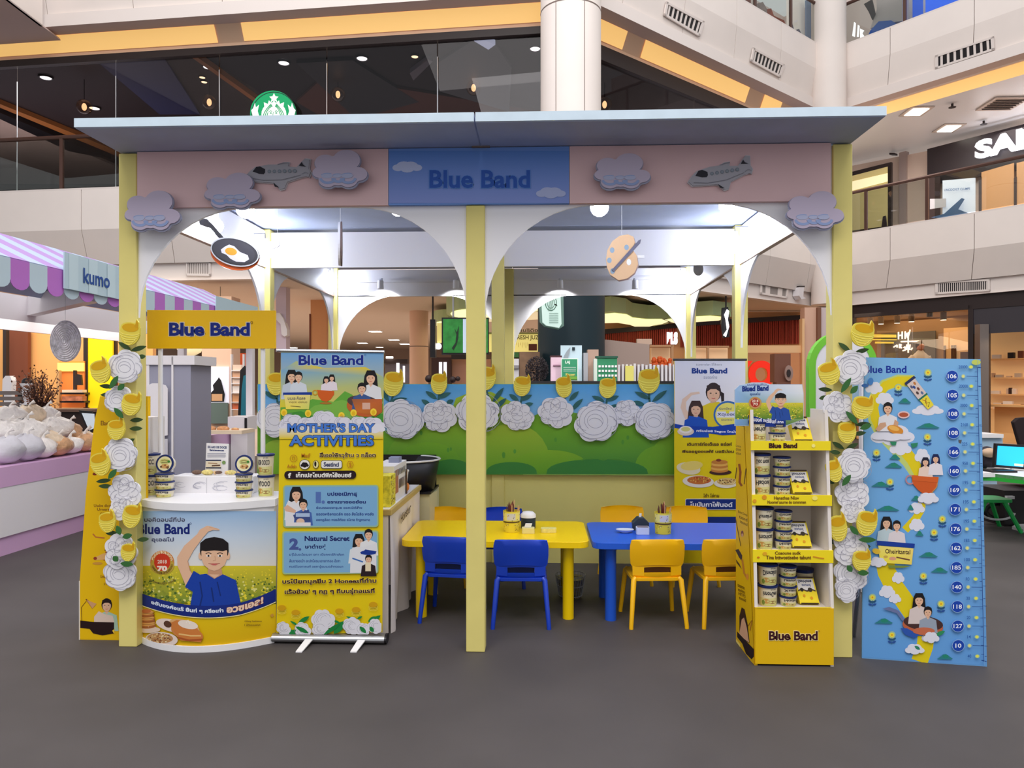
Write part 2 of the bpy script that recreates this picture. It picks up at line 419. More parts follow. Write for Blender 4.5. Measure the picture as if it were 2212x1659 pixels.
# dark cafe behind glass (level 2), its ceiling and lights
ce = [FP(0, 0, .9, 8.75), FP(0, 1, .9, 8.75), FP(1, 1, .9, 8.75), CW(9, 34, 8.75), CW(-22, 34, 8.75)]
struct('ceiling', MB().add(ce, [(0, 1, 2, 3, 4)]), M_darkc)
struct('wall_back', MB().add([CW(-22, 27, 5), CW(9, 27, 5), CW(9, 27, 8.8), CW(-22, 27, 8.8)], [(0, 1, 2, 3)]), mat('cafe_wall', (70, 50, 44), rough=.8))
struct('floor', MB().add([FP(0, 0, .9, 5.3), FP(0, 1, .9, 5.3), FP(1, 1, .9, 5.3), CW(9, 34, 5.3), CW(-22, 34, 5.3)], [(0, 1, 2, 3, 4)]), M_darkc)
ZC = ZP(8.74, -1)
struct(trimname(), sweep(0, [(.8, 8.66), (.82, 8.52), (.95, 8.52)]), M_dark); struct(trimname(), sweep(1, [(.8, 8.66), (.82, 8.36), (.95, 8.36)]), M_dark)
stag = [0]
def onC(pts, th, nm, m, lab=None, cat=None):
    stag[0] += 1; th += .006*stag[0]; mb = MB().prism([ZC(x, y) for x, y in pts], -UP*th)
    return solo(nm, mb, m, lab, cat) if lab else struct(trimname(), mb, m)
onC([(0, 222), (0, 214), (265, 322), (265, 334)], .12, 0, mat('wood_beam', (190, 120, 60), rough=.5))
onC([(0, 240), (0, 226), (240, 330), (150, 312)], .2, 0, M_black)
onC([(0, 248), (255, 356), (262, 393), (0, 393)], .06, 0, mat('pale_ceiling', (206, 184, 168), rough=.7))
onC([(210, 128), (352, 117), (432, 243), (345, 243)], .03, 0, mat('atrium_reflection_panel', (66, 72, 112), rough=.5))  # blue tone paints in the atrium's reflection on the glass
onC([(415, 112), (428, 112), (566, 212), (548, 208)], .1, 0, mat('wood_beam', (190, 120, 60)))
onC([(640, 130), (760, 124), (905, 215), (800, 243), (760, 243)], .03, 0, mat('grey_panel_dark', (64, 62, 66), rough=.5))
onC([(700, 160), (980, 205), (1168, 236), (1168, 246), (700, 250), (640, 215)], .02, 0, mat('brown_panel', (104, 62, 50), rough=.6))
onC([(945, 130), (1030, 75), (1068, 86), (1105, 140), (1100, 236), (945, 190)], .02, 0, mat('lit_shaft_panel', (112, 116, 120), rough=.5))  # paler tone paints in the lit shaft beside the skylight
onC([(1024, 78), (1040, 73), (1070, 86), (1055, 97)], .05, 'skylight', mat('sky_panel', (222, 232, 246), emit=1.1), 'small bright skylight seen in the dark cafe ceiling', 'skylight')
onC([(885, 148), (925, 118), (935, 122), (893, 164)], .05, 0, mat('grey_panel', (150, 148, 156), rough=.4))
onC([(1300, 118), (1500, 205), (1560, 232), (1300, 236)], .02, 0, mat('grey_brown_panel', (98, 84, 80), rough=.6))
i = 0
for px, py, r in ((99, 166, .16), (204, 232, .16), (449, 143, .13), (613, 134, .15), (782, 124, .15), (896, 120, .10), (1156, 103, .14), (437, 165, .09), (441, 175, .09), (724, 229, .08), (780, 220, .1), (840, 218, .09), (903, 223, .08), (1390, 200, .14), (88, 277, .14)):
    c = ZC(px, py); i += 1
    t = thing('downlight', ['leftmost round downlight in the dark cafe ceiling', 'round downlight touching the leftmost glass globe lamp', 'round downlight beside the wooden ceiling strip',
         'bright round downlight above the green round sign', 'bright round downlight right of the green sign, nearest the glass top', 'small round downlight left of the skylight', 'round downlight hard against the white column',
         'upper of two tiny downlights under the wooden strip', 'lower of two tiny downlights under the wooden strip', 'small downlight left in the row of three at the back', 'small downlight second in the back row',
         'small downlight third in the back row', 'small downlight fourth in the back row', 'downlight behind the glass right of the column', 'faint downlight over the left balcony rail'][i-1], 'ceiling light', c, 'downlights behind the dark cafe glass')
    build('lens', MB().lathe([(r*.8, 0), (r*.7, -.03)], c), M_lampw if r < .12 else M_lamp, t)
    build('trim_ring', MB().lathe([(r*1.02, 0), (r*1.02, -.035), (r*.82, -.035), (r*.82, 0)], c), M_black, t)
for k, (px, py) in enumerate(((182, 231), (452, 221), (730, 204), (1023, 190), (1306, 226))):
    c = P(px, py, 17.6); t = thing('globe_pendant', 'clear glass globe lamp ' + ['at the far left behind the cafe glass', 'left of the round green sign', 'right of the round green sign', 'below the skylight, left of the column', 'just right of the white column'][k], 'pendant lamp', c, 'globe lamps behind the cafe glass')
    build('bulb', MB().ball(c, .055, 12, 8, 1, 1, 1.6), M_lampw, t)
    build('globe', MB().ball(c, .175, 20, 12), rimglass('globe_glass', (250, 225, 200), .1, 1.0), t)
    build('cord', MB().tube([c+UP*.17, Vector((c.x, c.y, 8.74))], .008, 6), M_black, t)
# glass of the cafe, split into panes
def panes(i, d, z0, z1, xs, nm, m, lab):
    r = None
    for a, b in zip(xs, xs[1:]):
        s0, s1 = sat(i, a, d), sat(i, b, d)
        ln = .012/(offpt(i+1, d)-offpt(i, d)).length
        mb = MB().prism([FP(i, s0+ln, d, z0), FP(i, s1-ln, d, z0), FP(i, s1-ln, d, z1), FP(i, s0+ln, d, z1)], FPL(i).n*-.012)
        if r is None: r = struct(nm, mb, m); r['label'] = lab
        else: build('pane', mb, m, r)
    return r
panes(0, .9, 5.35, 8.54, [-280, 37, 250, 474, 706, 945, 1172], 'window_1', M_glass2, 'tall dark cafe glazing in six panes')
panes(1, .9, 5.35, 8.38, [1262, 1500, 1660, 1740], 'window_2', M_glass2, 'angled dark cafe glazing right of the white column')
for px in (37, 250, 474, 706, 945):
    s = sat(0, px, .88); struct(trimname(), MB().tube([FP(0, s, .88, 5.4), FP(0, s, .88, 8.2)], .012, 6), M_chrome)
# round green emblem on the glass
gp = FPL(0, .8); cx, cy = 592, 247
e = thing('round_sign', 'round green cafe sign with a white crowned figure, half hidden by the kiosk roof', 'sign', gp(592, 300))
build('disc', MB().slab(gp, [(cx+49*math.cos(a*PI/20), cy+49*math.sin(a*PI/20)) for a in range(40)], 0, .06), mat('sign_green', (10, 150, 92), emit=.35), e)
A = Art(gp.sh(.06), .004, .0015); WH = (248, 250, 248); GR = (10, 150, 92)
A.ring(cx, cy, 48, 48, 1.6, (30, 60, 50), 48)
A.poly([(cx, cy-46), (cx+3, cy-39), (cx+10, cy-38), (cx+5, cy-33), (cx+7, cy-26), (cx, cy-30), (cx-7, cy-26), (cx-5, cy-33), (cx-10, cy-38), (cx-3, cy-39)], WH)
A.poly([(cx-20, cy-12), (cx-22, cy-26), (cx-13, cy-22), (cx-11, cy-30), (cx-4, cy-24), (cx, cy-30), (cx+4, cy-24), (cx+11, cy-30), (cx+13, cy-22), (cx+22, cy-26), (cx+20, cy-12)], WH)
A.ell(cx, cy, 27, 26, WH)
for k in range(4):
    for sx in (-1, 1): A.line([(cx+sx*(12+3.6*k)*math.sin(.25+a*.22), cy-22+3.6*(3-k)*.4+a*5.0) for a in range(9)], 1.5, GR)
A.ell(cx, cy+1, 12, 17, WH)
for sx in (-1, 1):
    A.line([(cx+sx*3, cy-5), (cx+sx*6, cy-7), (cx+sx*9.5, cy-5)], 1.2, GR); A.ell(cx+sx*6, cy-2, 2.4, 1.1, GR, 10)
    A.poly([(cx+sx*28, cy+14), (cx+sx*34, cy-6), (cx+sx*31, cy-20), (cx+sx*38, cy-14), (cx+sx*40, cy-24), (cx+sx*44, cy-12), (cx+sx*48, cy-8), (cx+sx*45, cy+4), (cx+sx*38, cy+14)], WH)
A.line([(cx, cy-4), (cx-1.5, cy+5), (cx+1.5, cy+6)], 1, GR); A.line([(cx-3, cy+10), (cx, cy+11.5), (cx+3, cy+10)], 1.2, GR)
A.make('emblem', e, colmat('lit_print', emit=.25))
# railings
M_rglass = glassmat('rail_glass', (225, 228, 225), .05)
def railing(i, z, s0, s1, n, lab, d=.06, posts=None):
    r = thing('balcony_railing', lab, 'railing', FP(i, (s0+s1)/2, d, z))
    build('handrail', MB().tube([FP(i, s0, d, z+1.08), FP(i, s1, d, z+1.08)], .045, 8), M_brown, r)
    ps = posts or [s0+(s1-s0)*k/n for k in range(n+1)]
    nn = FPL(i).n; tt = nn.cross(UP)
    for s in ps: build('post', MB().obox(FP(i, s, d, z+.53), tt*.035, nn*.03, UP*.53), M_brown, r)
    for a, b in zip(ps, ps[1:]):
        if b-a > .03: build('glass_panel', MB().obox(FP(i, (a+b)/2, d, z+.53), (FP(i, b, d, 0)-FP(i, a, d, 0))*.47, nn*.006, UP*.5), M_rglass, r)
railing(0, 5.54, -.02, sat(0, 270), 4, 'dark brown balcony handrail with glass at the left edge', posts=[0, sat(0, 13), sat(0, 157), sat(0, 290)])
railing(2, 5.54, .03, .98, 4, 'brown balcony railing with glass below the white lettered sign', posts=[.045, sat(2, 1858), sat(2, 1992), .98])
railing(1, 10.66, .3, .97, 4, 'upper balcony railing at the top, left of the corner column')
railing(2, 10.66, .05, .98, 5, 'upper balcony railing in the top right corner')
# columns
def column(r_, f_, rad, z0, z1, nm, m=M_fas):
    c = CW(r_, f_, 0); o = struct(nm, MB().lathe([(rad, z0), (rad, z1)], (c.x, c.y, 0), 40), m); return c
c = column(1.09, 13.75, .56, 3.64, 13, 'column'); cr = bpy.data.objects['column']
for z in (8.35, 5.2, 11): build('joint_band', MB().lathe([(.563, z), (.566, z+.012), (.563, z+.024)], (c.x, c.y, 0), 40), M_gap, cr)
for a in (-2.1, -1.15): build('seam', MB().obox((c.x+.561*math.cos(a), c.y+.561*math.sin(a), 8.3), (.005, 0, 0), (0, .005, 0), (0, 0, 4.6)), M_gap, cr)
column(8.55, 20.0, .44, 3.64, 13, 'column')
# air grilles
def grille(pl, q, n, lab, m=M_black, fm=None, push=.0, vert=True):
    """q: four photo corners tl tr br bl"""
    q = [Vector(p) for p in q]; f = lambda u, v, o=0: pl(*(q[0]*(1-u)*(1-v)+q[1]*u*(1-v)+q[2]*u*v+q[3]*(1-u)*v), o+push)
    t = thing('air_grille', lab, 'air vent', f(.5, 1))
    fr = MB(); e = .05
    for a in ([(0, 0), (1, 0), (1, e*3), (0, e*3)], [(0, 1-e*3), (1, 1-e*3), (1, 1), (0, 1)], [(0, 0), (e, 0), (e, 1), (0, 1)], [(1-e, 0), (1, 0), (1, 1), (1-e, 1)]):
        fr.prism([f(u, v, 0) for u, v in a], pl.n*.04)
    build('frame', fr, fm or M_beam, t)
    build('backing', MB().prism([f(u, v, -.0) for u, v in ((0.02, .02), (.98, .02), (.98, .98), (.02, .98))], pl.n*.008), m, t)
    for k in range(n):
        u = e+(1-2*e)*(k+.5)/n; hw = .16/n
        build('slat', MB().prism([f(u-hw, .12, .01), f(u+hw, .12, .01), f(u+hw, .88, .01), f(u-hw, .88, .01)], pl.n*.015), fm or M_beam, t)
def fold(i, z0, d0, z1, d1):
    a = FP(i, 0, d0, z0); b = FP(i, 1, d0, z0); c_ = FP(i, 0, d1, z1); n = (b-a).cross(c_-a).normalized()
    if n.dot(EYE-a) < 0: n = -n
    return PL(a, n)
f3b = fold(1, 9.95, 0, 9.22, .18); f3c = fold(2, 9.95, 0, 9.22, .18)
grille(f3b, [(1436, 4), (1518, 47), (1508, 80), (1431, 34)], 8, 'left air vent of the two on the sloping upper fascia', push=.02)
grille(f3b, [(1624, 103), (1691, 140), (1682, 168), (1618, 133)], 8, 'right air vent of the two on the sloping upper fascia', push=.02)
grille(f3c, [(2022, 120), (2148, 78), (2150, 108), (2022, 150)], 8, 'air vent on the upper fascia at the far right', push=.02)
grille(FPL(2, .36), [(2022, 609), (2140, 603), (2140, 629), (2022, 636)], 24, 'long striped air vent above the shop window at right', push=.01)
grille(FPL(1, .36), [(1640, 608), (1700, 620), (1698, 645), (1640, 636)], 2, 'grey air vent seen through the right arch', push=.01, m=mat('mesh_grey', (150, 142, 138)))
grille(FPL(0, .36), [(405, 564), (457, 565), (457, 597), (405, 596)], 12, 'grey louvre seen below the frying pan sign', push=.01, m=mat('mesh_grey', (150, 142, 138)))
# ground floor ceiling and depth behind
gc = [FP(0, 0, .4, 3.66), FP(0, 1, .4, 3.66), FP(1, 1, .4, 3.66), FP(2, 1, .4, 3.66), CW(24, 50, 3.66), CW(-30, 50, 3.66)]
struct('ceiling', MB().add(gc, [(0, 1, 2, 3, 4, 5)]), M_ceil)
struct('wall_back', MB().box((-30, 46, 0), (30, 46.3, 3.7)), mat('far_wall', (176, 150, 134), rough=.8))
for px, py, s in ((811, 716, .5), (851, 734, .5), (783, 741, .5), (906, 700, .6), (874, 743, .5), (820, 750, .4), (895, 741, .4), (632, 751, .5)):
    c = ZP(3.64, -1)(px, py); s = s*1.1
    t = thing('recessed_light', {811: 'recessed ceiling light low in the left back arch', 851: 'recessed light right of the arch middle over the corridor', 783: 'recessed light at the left of the corridor ceiling', 906: 'nearest recessed corridor light', 874: 'far recessed light beside the beige column',
        820: 'farthest left recessed corridor light', 895: 'farthest right recessed corridor light', 632: 'recessed light just over the tall banner'}[px], 'ceiling light', c, 'recessed corridor ceiling lights')
    build('lens', MB().box((c.x-s*.4, c.y-s*.4, 3.62), (c.x+s*.4, c.y+s*.4, 3.65)), M_lamp, t)
    build('rim', MB().box((c.x-s*.5, c.y-s*.5, 3.635), (c.x+s*.5, c.y+s*.5, 3.66)), M_white, t)
area('corridor_light', CW(-6, 30, 3.5), (0, 0, 0), 14, 14, 400, (1, .93, .87))
area('corridor_light', CW(8, 27, 3.5), (0, 0, 0), 12, 8, 380, (1, .93, .85))
area('corridor_light', CW(-10, 20, 3.5), (0, 0, 0), 8, 6, 260, (1, .92, .84))
struct('floor', MB().add([FP(0, 0, .6, .004), FP(0, 1, .6, .004), FP(1, 1, .6, .004), FP(2, 1, .6, .004), CW(24, 50, .004), CW(-30, 50, .004)], [(0, 1, 2, 3, 4, 5)]), mat('pale_bounce_floor', (226, 210, 196), rough=.3))  # pale sheet added to bounce light onto the corridor ceiling
# ================================================================ the kiosk
Y0, Y1, Y2, XL, XR, PW = 4.13, 6.20, 8.27, -2.417, 1.697, .105
M_post = mat('pale_yellow_paint', (226, 212, 128), rough=.5, noise=.03, nscale=5, bump=.05, bscale=30)
M_postlo = mat('pale_yellow_panel', (230, 218, 132), rough=.55, noise=.02, nscale=3)
M_kw = mat('kiosk_white_board', (242, 240, 245), rough=.55)
M_kpink = mat('kiosk_pink_board', (226, 190, 192), rough=.6, noise=.02, nscale=4)
M_kblue = mat('kiosk_blue_board', (112, 152, 222), rough=.6)
M_roof = mat('kiosk_roof_blue', (172, 184, 212), rough=.55, noise=.04, nscale=6)
M_edge = mat('cut_board_edge', (222, 196, 180), rough=.7)
K = thing('play_kiosk', 'open wooden kiosk with pale yellow posts, arches and a flat blue roof', 'kiosk', ((XL+XR)/2, Y1, 0))
def kp(n, mb, m, **k): return build(n, mb, m, K, **k)
cxm = [XL+PW/2, -.373, XR-PW/2]
def post(xc, y, z1=2.815):
    o = kp('post', MB().box((xc-PW/2, y, 0), (xc+PW/2, y+PW, z1)), M_post, bevel=.004, seg=1); return o
XM0 = YP(Y0)(1006, 900).x; XM1 = YP(Y0)(1048, 900).x; XMc = (XM0+XM1)/2
posts = {}
for j, y in enumerate((Y0, Y1, Y2)):
    for k, x in enumerate((XL+PW/2, XMc, XR-PW/2)): posts[j, k] = post(x, y, 2.815 if k != 1 else 2.79 if j else 2.5)
# header boards at the front
yb = Y0-.012
fp = YP(yb)
xs = [fp(296, 400).x, fp(839, 400).x, fp(1230, 400).x, fp(1795, 400).x]
for a, b, m, l in ((xs[0], xs[1], M_kpink, 'pink header board left of the blue name board'), (xs[1], xs[2], M_kblue, 'blue header board in the middle'), (xs[2], xs[3], M_kpink, 'pink header board at the right')):
    kp('header_board', MB().box((a+.001, yb, 2.502), (b-.001, yb+.03, 2.818)), m)['label'] = l
kp('header_backing', MB().box((XL+PW, yb+.032, 2.5), (XR-PW, yb+.05, 2.818)), M_kw)
# arch spandrels
def spandrel(x0, zt, w_, h_, side, ax='x', y=0, th=.018, m=M_kw, n=12):
    """quarter-arch board filling a corner; side=+1 grows to the right of x0"""
    pts = [(x0, zt)]+[(x0+side*w_*(1-math.cos(a*PI/2/n)*1.0), zt-h_*(1-math.sin(a*PI/2/n))) for a in range(n+1)]
    v = [Vector((p, y, z)) for p, z in pts] if ax == 'x' else [Vector((y, p, z)) for p, z in pts]
    d = Vector((0, th, 0)) if ax == 'x' else Vector((th, 0, 0))
    o = kp('arch_corner', MB().prism(v, d), m); return o
for y, ys in ((Y0, .02), (Y2, .03)):
    for x0, s in ((XL+PW, 1), (XMc-PW/2, -1), (XMc+PW/2, 1), (XR-PW, -1)):
        spandrel(x0, 2.5, .62 if y == Y0 else .7, .62 if y == Y0 else .72, s, 'x', y+ys)
for X in (XL+.04, XR-.06):
    for ya, s in ((Y0+PW, 1), (Y1, -1), (Y1+PW, 1), (Y2, -1)):
        spandrel(ya, 2.5, .6, .7, s, 'y', X)
# side, middle and back beams
for X in (XL+.035, XR-.065):
    for ya, yb_ in ((Y0+PW, Y1), (Y1+PW, Y2)):
        kp('side_beam', MB().box((X, ya, 2.5), (X+.03, yb_, 2.8)), M_kw)
        kp('beam_edge_strip', MB().box((X-.005, ya, 2.488), (X+.035, yb_, 2.5)), M_edge)
for j, y in ((1, Y1+.03), (2, Y2+.03)):
    for a, b in ((XL+PW, XMc-PW/2), (XMc+PW/2, XR-PW)):
        kp('cross_beam', MB().box((a, y, 2.49), (b, y+.03, 2.79)), M_kw)
# roof: two sheets with a seam, four seen edges
seam = YP(3.75)(1026, 240).x
for a, b in ((XL, seam-.003), (seam+.003, XR)):
    kp('roof_panel', MB().box((a, 3.735, 2.822), (b, Y1-.002, 2.875)), M_roof, bevel=.004, seg=1)
    kp('roof_panel', MB().box((a, Y1+.002, 2.822), (b, Y2+.2, 2.875)), M_roof, bevel=.004, seg=1)
M_edgeb = mat('roof_edge_pale', (208, 226, 240), rough=.5, noise=.04, nscale=12)
for a, b in ((XL, seam-.004), (seam+.004, XR)): kp('roof_edge_strip', MB().box((a, 3.728, 2.826), (b, 3.735, 2.872)), M_edgeb)
kp('seam_tape', MB().box((seam-.05, Y0-.03, 2.815), (seam+.05, Y0-.012, 2.822)), M_gap)
# low yellow wall at the middle row
wx0, wx1 = XL+PW, XR-PW
for a, b in ((wx0, XMc-PW/2), (XMc+PW/2, wx1)): kp('wall_panel', MB().box((a, Y1+.02, .0), (b, Y1+.05, 1.49)), M_postlo)
# painted garden board hung on the wall
bp = YP(Y1-.03)
board = thing('garden_backdrop', 'long printed backdrop of blue sky and green bushes across the kiosk wall', 'backdrop', (bp(1005, 925).x, Y1-.02, .74))
bx0, bx1 = bp(556, 925).x, bp(1640, 925).x; bx1 = min(bx1, wx1)
zt, zb = 1.5, bp(1005, 1025).z
mid = (bp(1013, 900).x)
for a, b in ((bx0, mid), (mid+.004, bx1)):
    build('backdrop_sheet', MB().box((a, Y1-.03, zb), (b, Y1-.005, zt)), mat('backdrop_board', (150, 190, 90)), board)
A = Art(bp, .002, .0001); by0, by1 = 830, 1025
A.grad(557, by0, 1600, by1-1, [(0, (80, 160, 222)), (.55, (150, 200, 232)), (.6, (160, 200, 120)), (1, (110, 165, 40))])
def bump(x0, x1, yt, yb, col, n=14, c2=None):
    pts = [(x0, yb)]+[((x0+x1)/2-(x1-x0)/2*math.cos(PI*k/n), yb-(yb-yt)*math.sin(PI*k/n)**.75) for k in range(n+1)]
    if c2: A.poly(pts, [tuple(a+(b-a)*max(0, min(1, (y-yt)/(yb-yt))) for a, b in zip(col, c2)) for x, y in pts])
    else: A.poly(pts, col)
G1, G2, G3, G4 = (160, 186, 50), (112, 168, 40), (84, 148, 52), (58, 128, 56)
A.poly([(557, 1024), (557, 890), (600, 872), (640, 900), (700, 930), (1600, 930), (1600, 1024)], [G3, G2, G2, G2, G2, G2, G3, G3][:7])
A.poly([(960, 930), (985, 860), (1010, 850), (1060, 846), (1110, 870), (1150, 930)], [G2, G1, G1, G1, G1, G2])
bump(830, 1130, 905, 1025, (140, 180, 44), c2=G3); bump(850, 1000, 955, 1025, (120, 172, 44), c2=G3)
A.poly([(1110, 1024), (1120, 915), (1190, 880), (1300, 905), (1420, 900), (1456, 930), (1456, 1024)], [G4, G2, G2, (120, 170, 60), (120, 170, 60), G2, G4])
bump(1020, 1190, 915, 1024, (158, 184, 52), c2=(104, 162, 44)); bump(1100, 1275, 972, 1024, (130, 176, 44), c2=(96, 156, 42))
bump(1370, 1500, 960, 1024, (116, 170, 44), c2=(104, 162, 44)); bump(1395, 1600, 930, 1024, (128, 176, 44), c2=(104, 162, 44))
for x0, x1, y in ((930, 1020, 1000), (1050, 1160, 1006), (1180, 1400, 1000), (700, 880, 1008), (580, 700, 1000)): bump(x0, x1, y-8, 1024, G4)
bump(590, 720, 920, 1024, (140, 180, 40), c2=G3); bump(556, 640, 950, 1024, (150, 184, 60), c2=G2)
for x, y, s in ((968, 972, 1), (974, 970, .8), (1112, 975, 1), (1088, 982, 1.2), (1200, 950, 1), (1345, 955, 1), (1356, 945, 1), (1405, 955, .8), (1088, 985, 1), (910, 935, 1)): A.ell(x, y, 3*s, 5*s, G3, 10)
A.line([(1255+k*12, 994-5*math.sin(PI*(k % 4)/4)) for k in range(9)], 2.5, G3)
A.make('printed_garden', board)
# ---- cut-out flowers
M_foam = mat('white_foam_board', (232, 230, 236), rough=.6); M_curl = mat('butter_yellow_board', (226, 206, 74), rough=.5)
M_leaf = mat('dark_leaf_board', (58, 84, 44), rough=.5); M_leafb = mat('teal_leaf_board', (38, 92, 92), rough=.5)
def rosepts(cx, cy, r, seed, sy=1.0, n=7):
    q = random.Random(seed); ph = q.random()*6; amp = [q.uniform(.8, 1.05) for _ in range(n)]; pts = []
    for k in range(n*10):
        a = 2*PI*k/(n*10)+ph; t = (k % 10)/10
        rad = r*(amp[k//10]*(1-t)+amp[(k//10+1) % n]*t)*(.88+.13*math.sin(PI*t)**.8)
        pts.append((cx+rad*math.cos(a), cy+rad*math.sin(a)*sy))
    return pts
def rose_art(pl, off, cx, cy, r, seed, step=.0003):
    q = random.Random(seed+50); A = Art(pl, off+.0008, step); g = (158, 156, 172); w_ = max(.55, r*.017)
    def arc(x, y, rx, ry, a0, a1, rot=0):
        A.ring(cx+x*r, cy+y*r, rx*r, ry*r, w_, g, 16, a0, a1, rot)
    if seed % 2 == 0:      # full round bloom
        arc(-.02, 0, .34, .3, 0, 2*PI, .2); arc(0, .1, .3, .22, 3.3, 6.0, .3); arc(.02, -.02, .5, .46, 2.2, 6.6, .1); arc(-.08, .05, .62, .55, .2, 3.2)
        arc(0, 0, .7, .66, 3.0, 5.6, -.2); arc(.1, -.05, .8, .74, 4.3, 6.9); arc(-.05, .25, .72, .5, .1, 2.9, -.1); arc(0, .4, .75, .42, .2, 2.6, .1); arc(-.4, -.1, .42, .5, 1.6, 4.3); arc(.55, .2, .36, .42, 4.8, 7.6)
    else:                  # open petals
        for k in range(7):
            a = 2*PI*k/7+q.random()*.4; arc(.42*math.cos(a), .42*math.sin(a), .36, .26, -1.9, 1.9, a)
        for k in range(4):
            a = 2*PI*k/4+q.random(); arc(.15*math.cos(a)-.02, .12*math.sin(a)-.22, .2, .14, -2.2, 2.2, a)
        arc(0, .12, .52, .3, .2, 2.9); arc(0, .0, .3, .26, .1, 3.0)
    for k in range(6):
        a = q.uniform(0, 6.3); b = q.uniform(.5, .8); arc(b*math.cos(a)*.9, b*math.sin(a)*.9, .2, .16, a-1.4, a+1.3)
    return A
def curlpts(cx, cy, w_, h_, rot):
    pts = []; hw, hh = w_/2, h_/2
    for k in range(9): a = PI+PI*k/8; pts.append((hw*.92*math.cos(a), -hh*.55+hh*.42*math.sin(a)))
    pts[6:7] = [(hw*.45, -hh*.95), (hw*.52, -hh*1.28), (hw*.78, -hh*1.0)]
    for k in range(1, 14): a = PI*k/14; pts.append((hw*math.cos(a)*(1 if a < PI/2 else 1), -hh*.35+hh*1.35*math.sin(a)**.8))
    c, s = math.cos(rot), math.sin(rot)
    return [(cx+x*c-y*s, cy+x*s+y*c) for x, y in pts]
def curl_art(pl, off, cx, cy, w_, h_, rot):
    A = Art(pl, off+.0008, .0003); c, s = math.cos(rot), math.sin(rot); hw, hh = w_/2, h_/2
    T = lambda x, y: (cx+x*c-y*s, cy+x*s+y*c)
    e = T(.02*hw, -hh*.5); A.ell(e[0], e[1], hw*.8, hh*.36, (214, 164, 18), 20, rot)
    A.poly([T(hw*.5, -hh*.9), T(hw*.54, -hh*1.2), T(hw*.75, -hh*.95), T(hw*.78, -hh*.5), T(hw*.4, -hh*.6)], (206, 156, 20))
    for k in range(5):
        yy = -hh*.12+hh*.2*k; ww = hw*(.96-.05*k-.012*k*k*2)
        A.line([T(ww*math.cos(PI-PI*j/10), yy+hh*.26*math.sin(PI*j/10)) for j in range(11)], max(1, hh*.05), (252, 240, 120))
    return A
def put_rose(root, pl, off, cx, cy, r, seed, th=.012, sy=.95):
    o = build('rose', MB().slab(pl, rosepts(cx, cy, r, seed, sy), off, off+th), M_foam, root)
    rose_art(pl, off+th, cx, cy, r, seed).make('petal_lines', o); return o
def put_curl(root, pl, off, cx, cy, w_, h_, rot, th=.012):
    o = build('butter_curl', MB().slab(pl, curlpts(cx, cy, w_, h_, rot), off, off+th), M_curl, root)
    curl_art(pl, off+th, cx, cy, w_, h_, rot).make('curl_print', o); return o
def put_leaf(root, pl, off, x0, y0, x1, y1, wd, m=None, th=.006):
    return build('leaf', MB().slab(pl, leafpts(x0, y0, x1, y1, wd), off, off+th), m or M_leaf, root)
# row along the backdrop
bo = .012
rl = {598: 'large white rose cutout at the far left, half behind the tall banner', 868: 'large white rose cutout just right of the tall banner', 948: 'small white rose cutout second from the tall banner', 1035: 'large white rose cutout partly behind the middle yellow post',
      1118: 'small white rose cutout right of the middle post', 1199: 'small white rose cutout left of the largest right-hand rose', 1286: 'large white rose cutout in the middle of the right bay', 1352: 'small white rose cutout tucked between two large ones', 1412: 'large white rose cutout touching the white roll-up banner'}
for k, (x, y, r) in enumerate(((948, 898, 41), (1118, 897, 40), (1199, 892, 40), (1352, 892, 36), (598, 905, 44), (868, 904, 50), (1035, 890, 52), (1286, 909, 50), (1412, 908, 48))):
    big = r > 42; pl = bp; o = bo+(.018 if big else 0)
    t = thing('rose_cutout', rl[x], 'flower cutout', pl(x, y+r, o), 'white roses along the backdrop')
    q = build('bloom', MB().slab(pl, rosepts(x, y, r, 2*k if big else 2*k+1, .93 if big else .88), o, o+.012), M_foam, t)
    rose_art(pl, o+.012, x, y, r, 2*k if big else 2*k+1).make('petal_lines', q)
cl = {598: 'pale yellow butter curl flower left of the tall banner', 850: 'yellow butter curl flower just right of the tall banner', 949: 'yellow butter curl flower in the middle of the left bay', 1050: 'yellow butter curl flower half hidden by the middle post',
      1128: 'yellow butter curl flower with a thin upright tip, right of the post', 1218: 'yellow butter curl flower in front of the green leaflet', 1312: 'yellow butter curl flower in front of the green box of white squares', 1401: 'largest yellow butter curl flower, left of the white banner'}
for x, y, w_, h_, rot, lv in ((598, 829, 40, 50, 0, ((600, 862, 570, 845), (602, 870, 640, 850))), (850, 829, 44, 54, .15, ((841, 868, 822, 838), (841, 868, 880, 860))), (949, 829, 36, 46, .05, ((944, 862, 920, 845), (946, 860, 974, 848), (931, 877, 911, 863), (964, 872, 980, 864))),
                          (1050, 817, 44, 52, .1, ((1064, 870, 1088, 837), (1070, 882, 1094, 860))), (1128, 834, 38, 44, .12, ((1121, 867, 1100, 851), (1124, 865, 1149, 853), (1128, 878, 1152, 871))), (1218, 836, 36, 46, -.08, ((1229, 866, 1250, 845), (1233, 887, 1259, 861), (1226, 872, 1197, 865))),
                          (1312, 838, 38, 44, .1, ((1306, 868, 1279, 855), (1308, 866, 1337, 855), (1309, 885, 1337, 874))), (1401, 823, 48, 54, .05, ((1404, 862, 1371, 846), (1408, 868, 1440, 843), (1393, 875, 1366, 867)))):
    t = thing('butter_curl_flower', cl[x], 'flower cutout', bp(x, y+50, bo), 'yellow flowers along the backdrop')
    put_curl(t, bp, bo, x, y, w_, h_, rot)
    x2, y2 = lv[0][0], max(l[1] for l in lv)+6
    build('stem', MB().slab(bp, [(x-2, y+h_/2-2), (x+2, y+h_/2-2), (x2+3, y2), (x2-1, y2)], .004, .01), M_leafb, t)
    for k, l in enumerate(lv): put_leaf(t, bp, .004+.001*k, *l, 10, M_leafb)
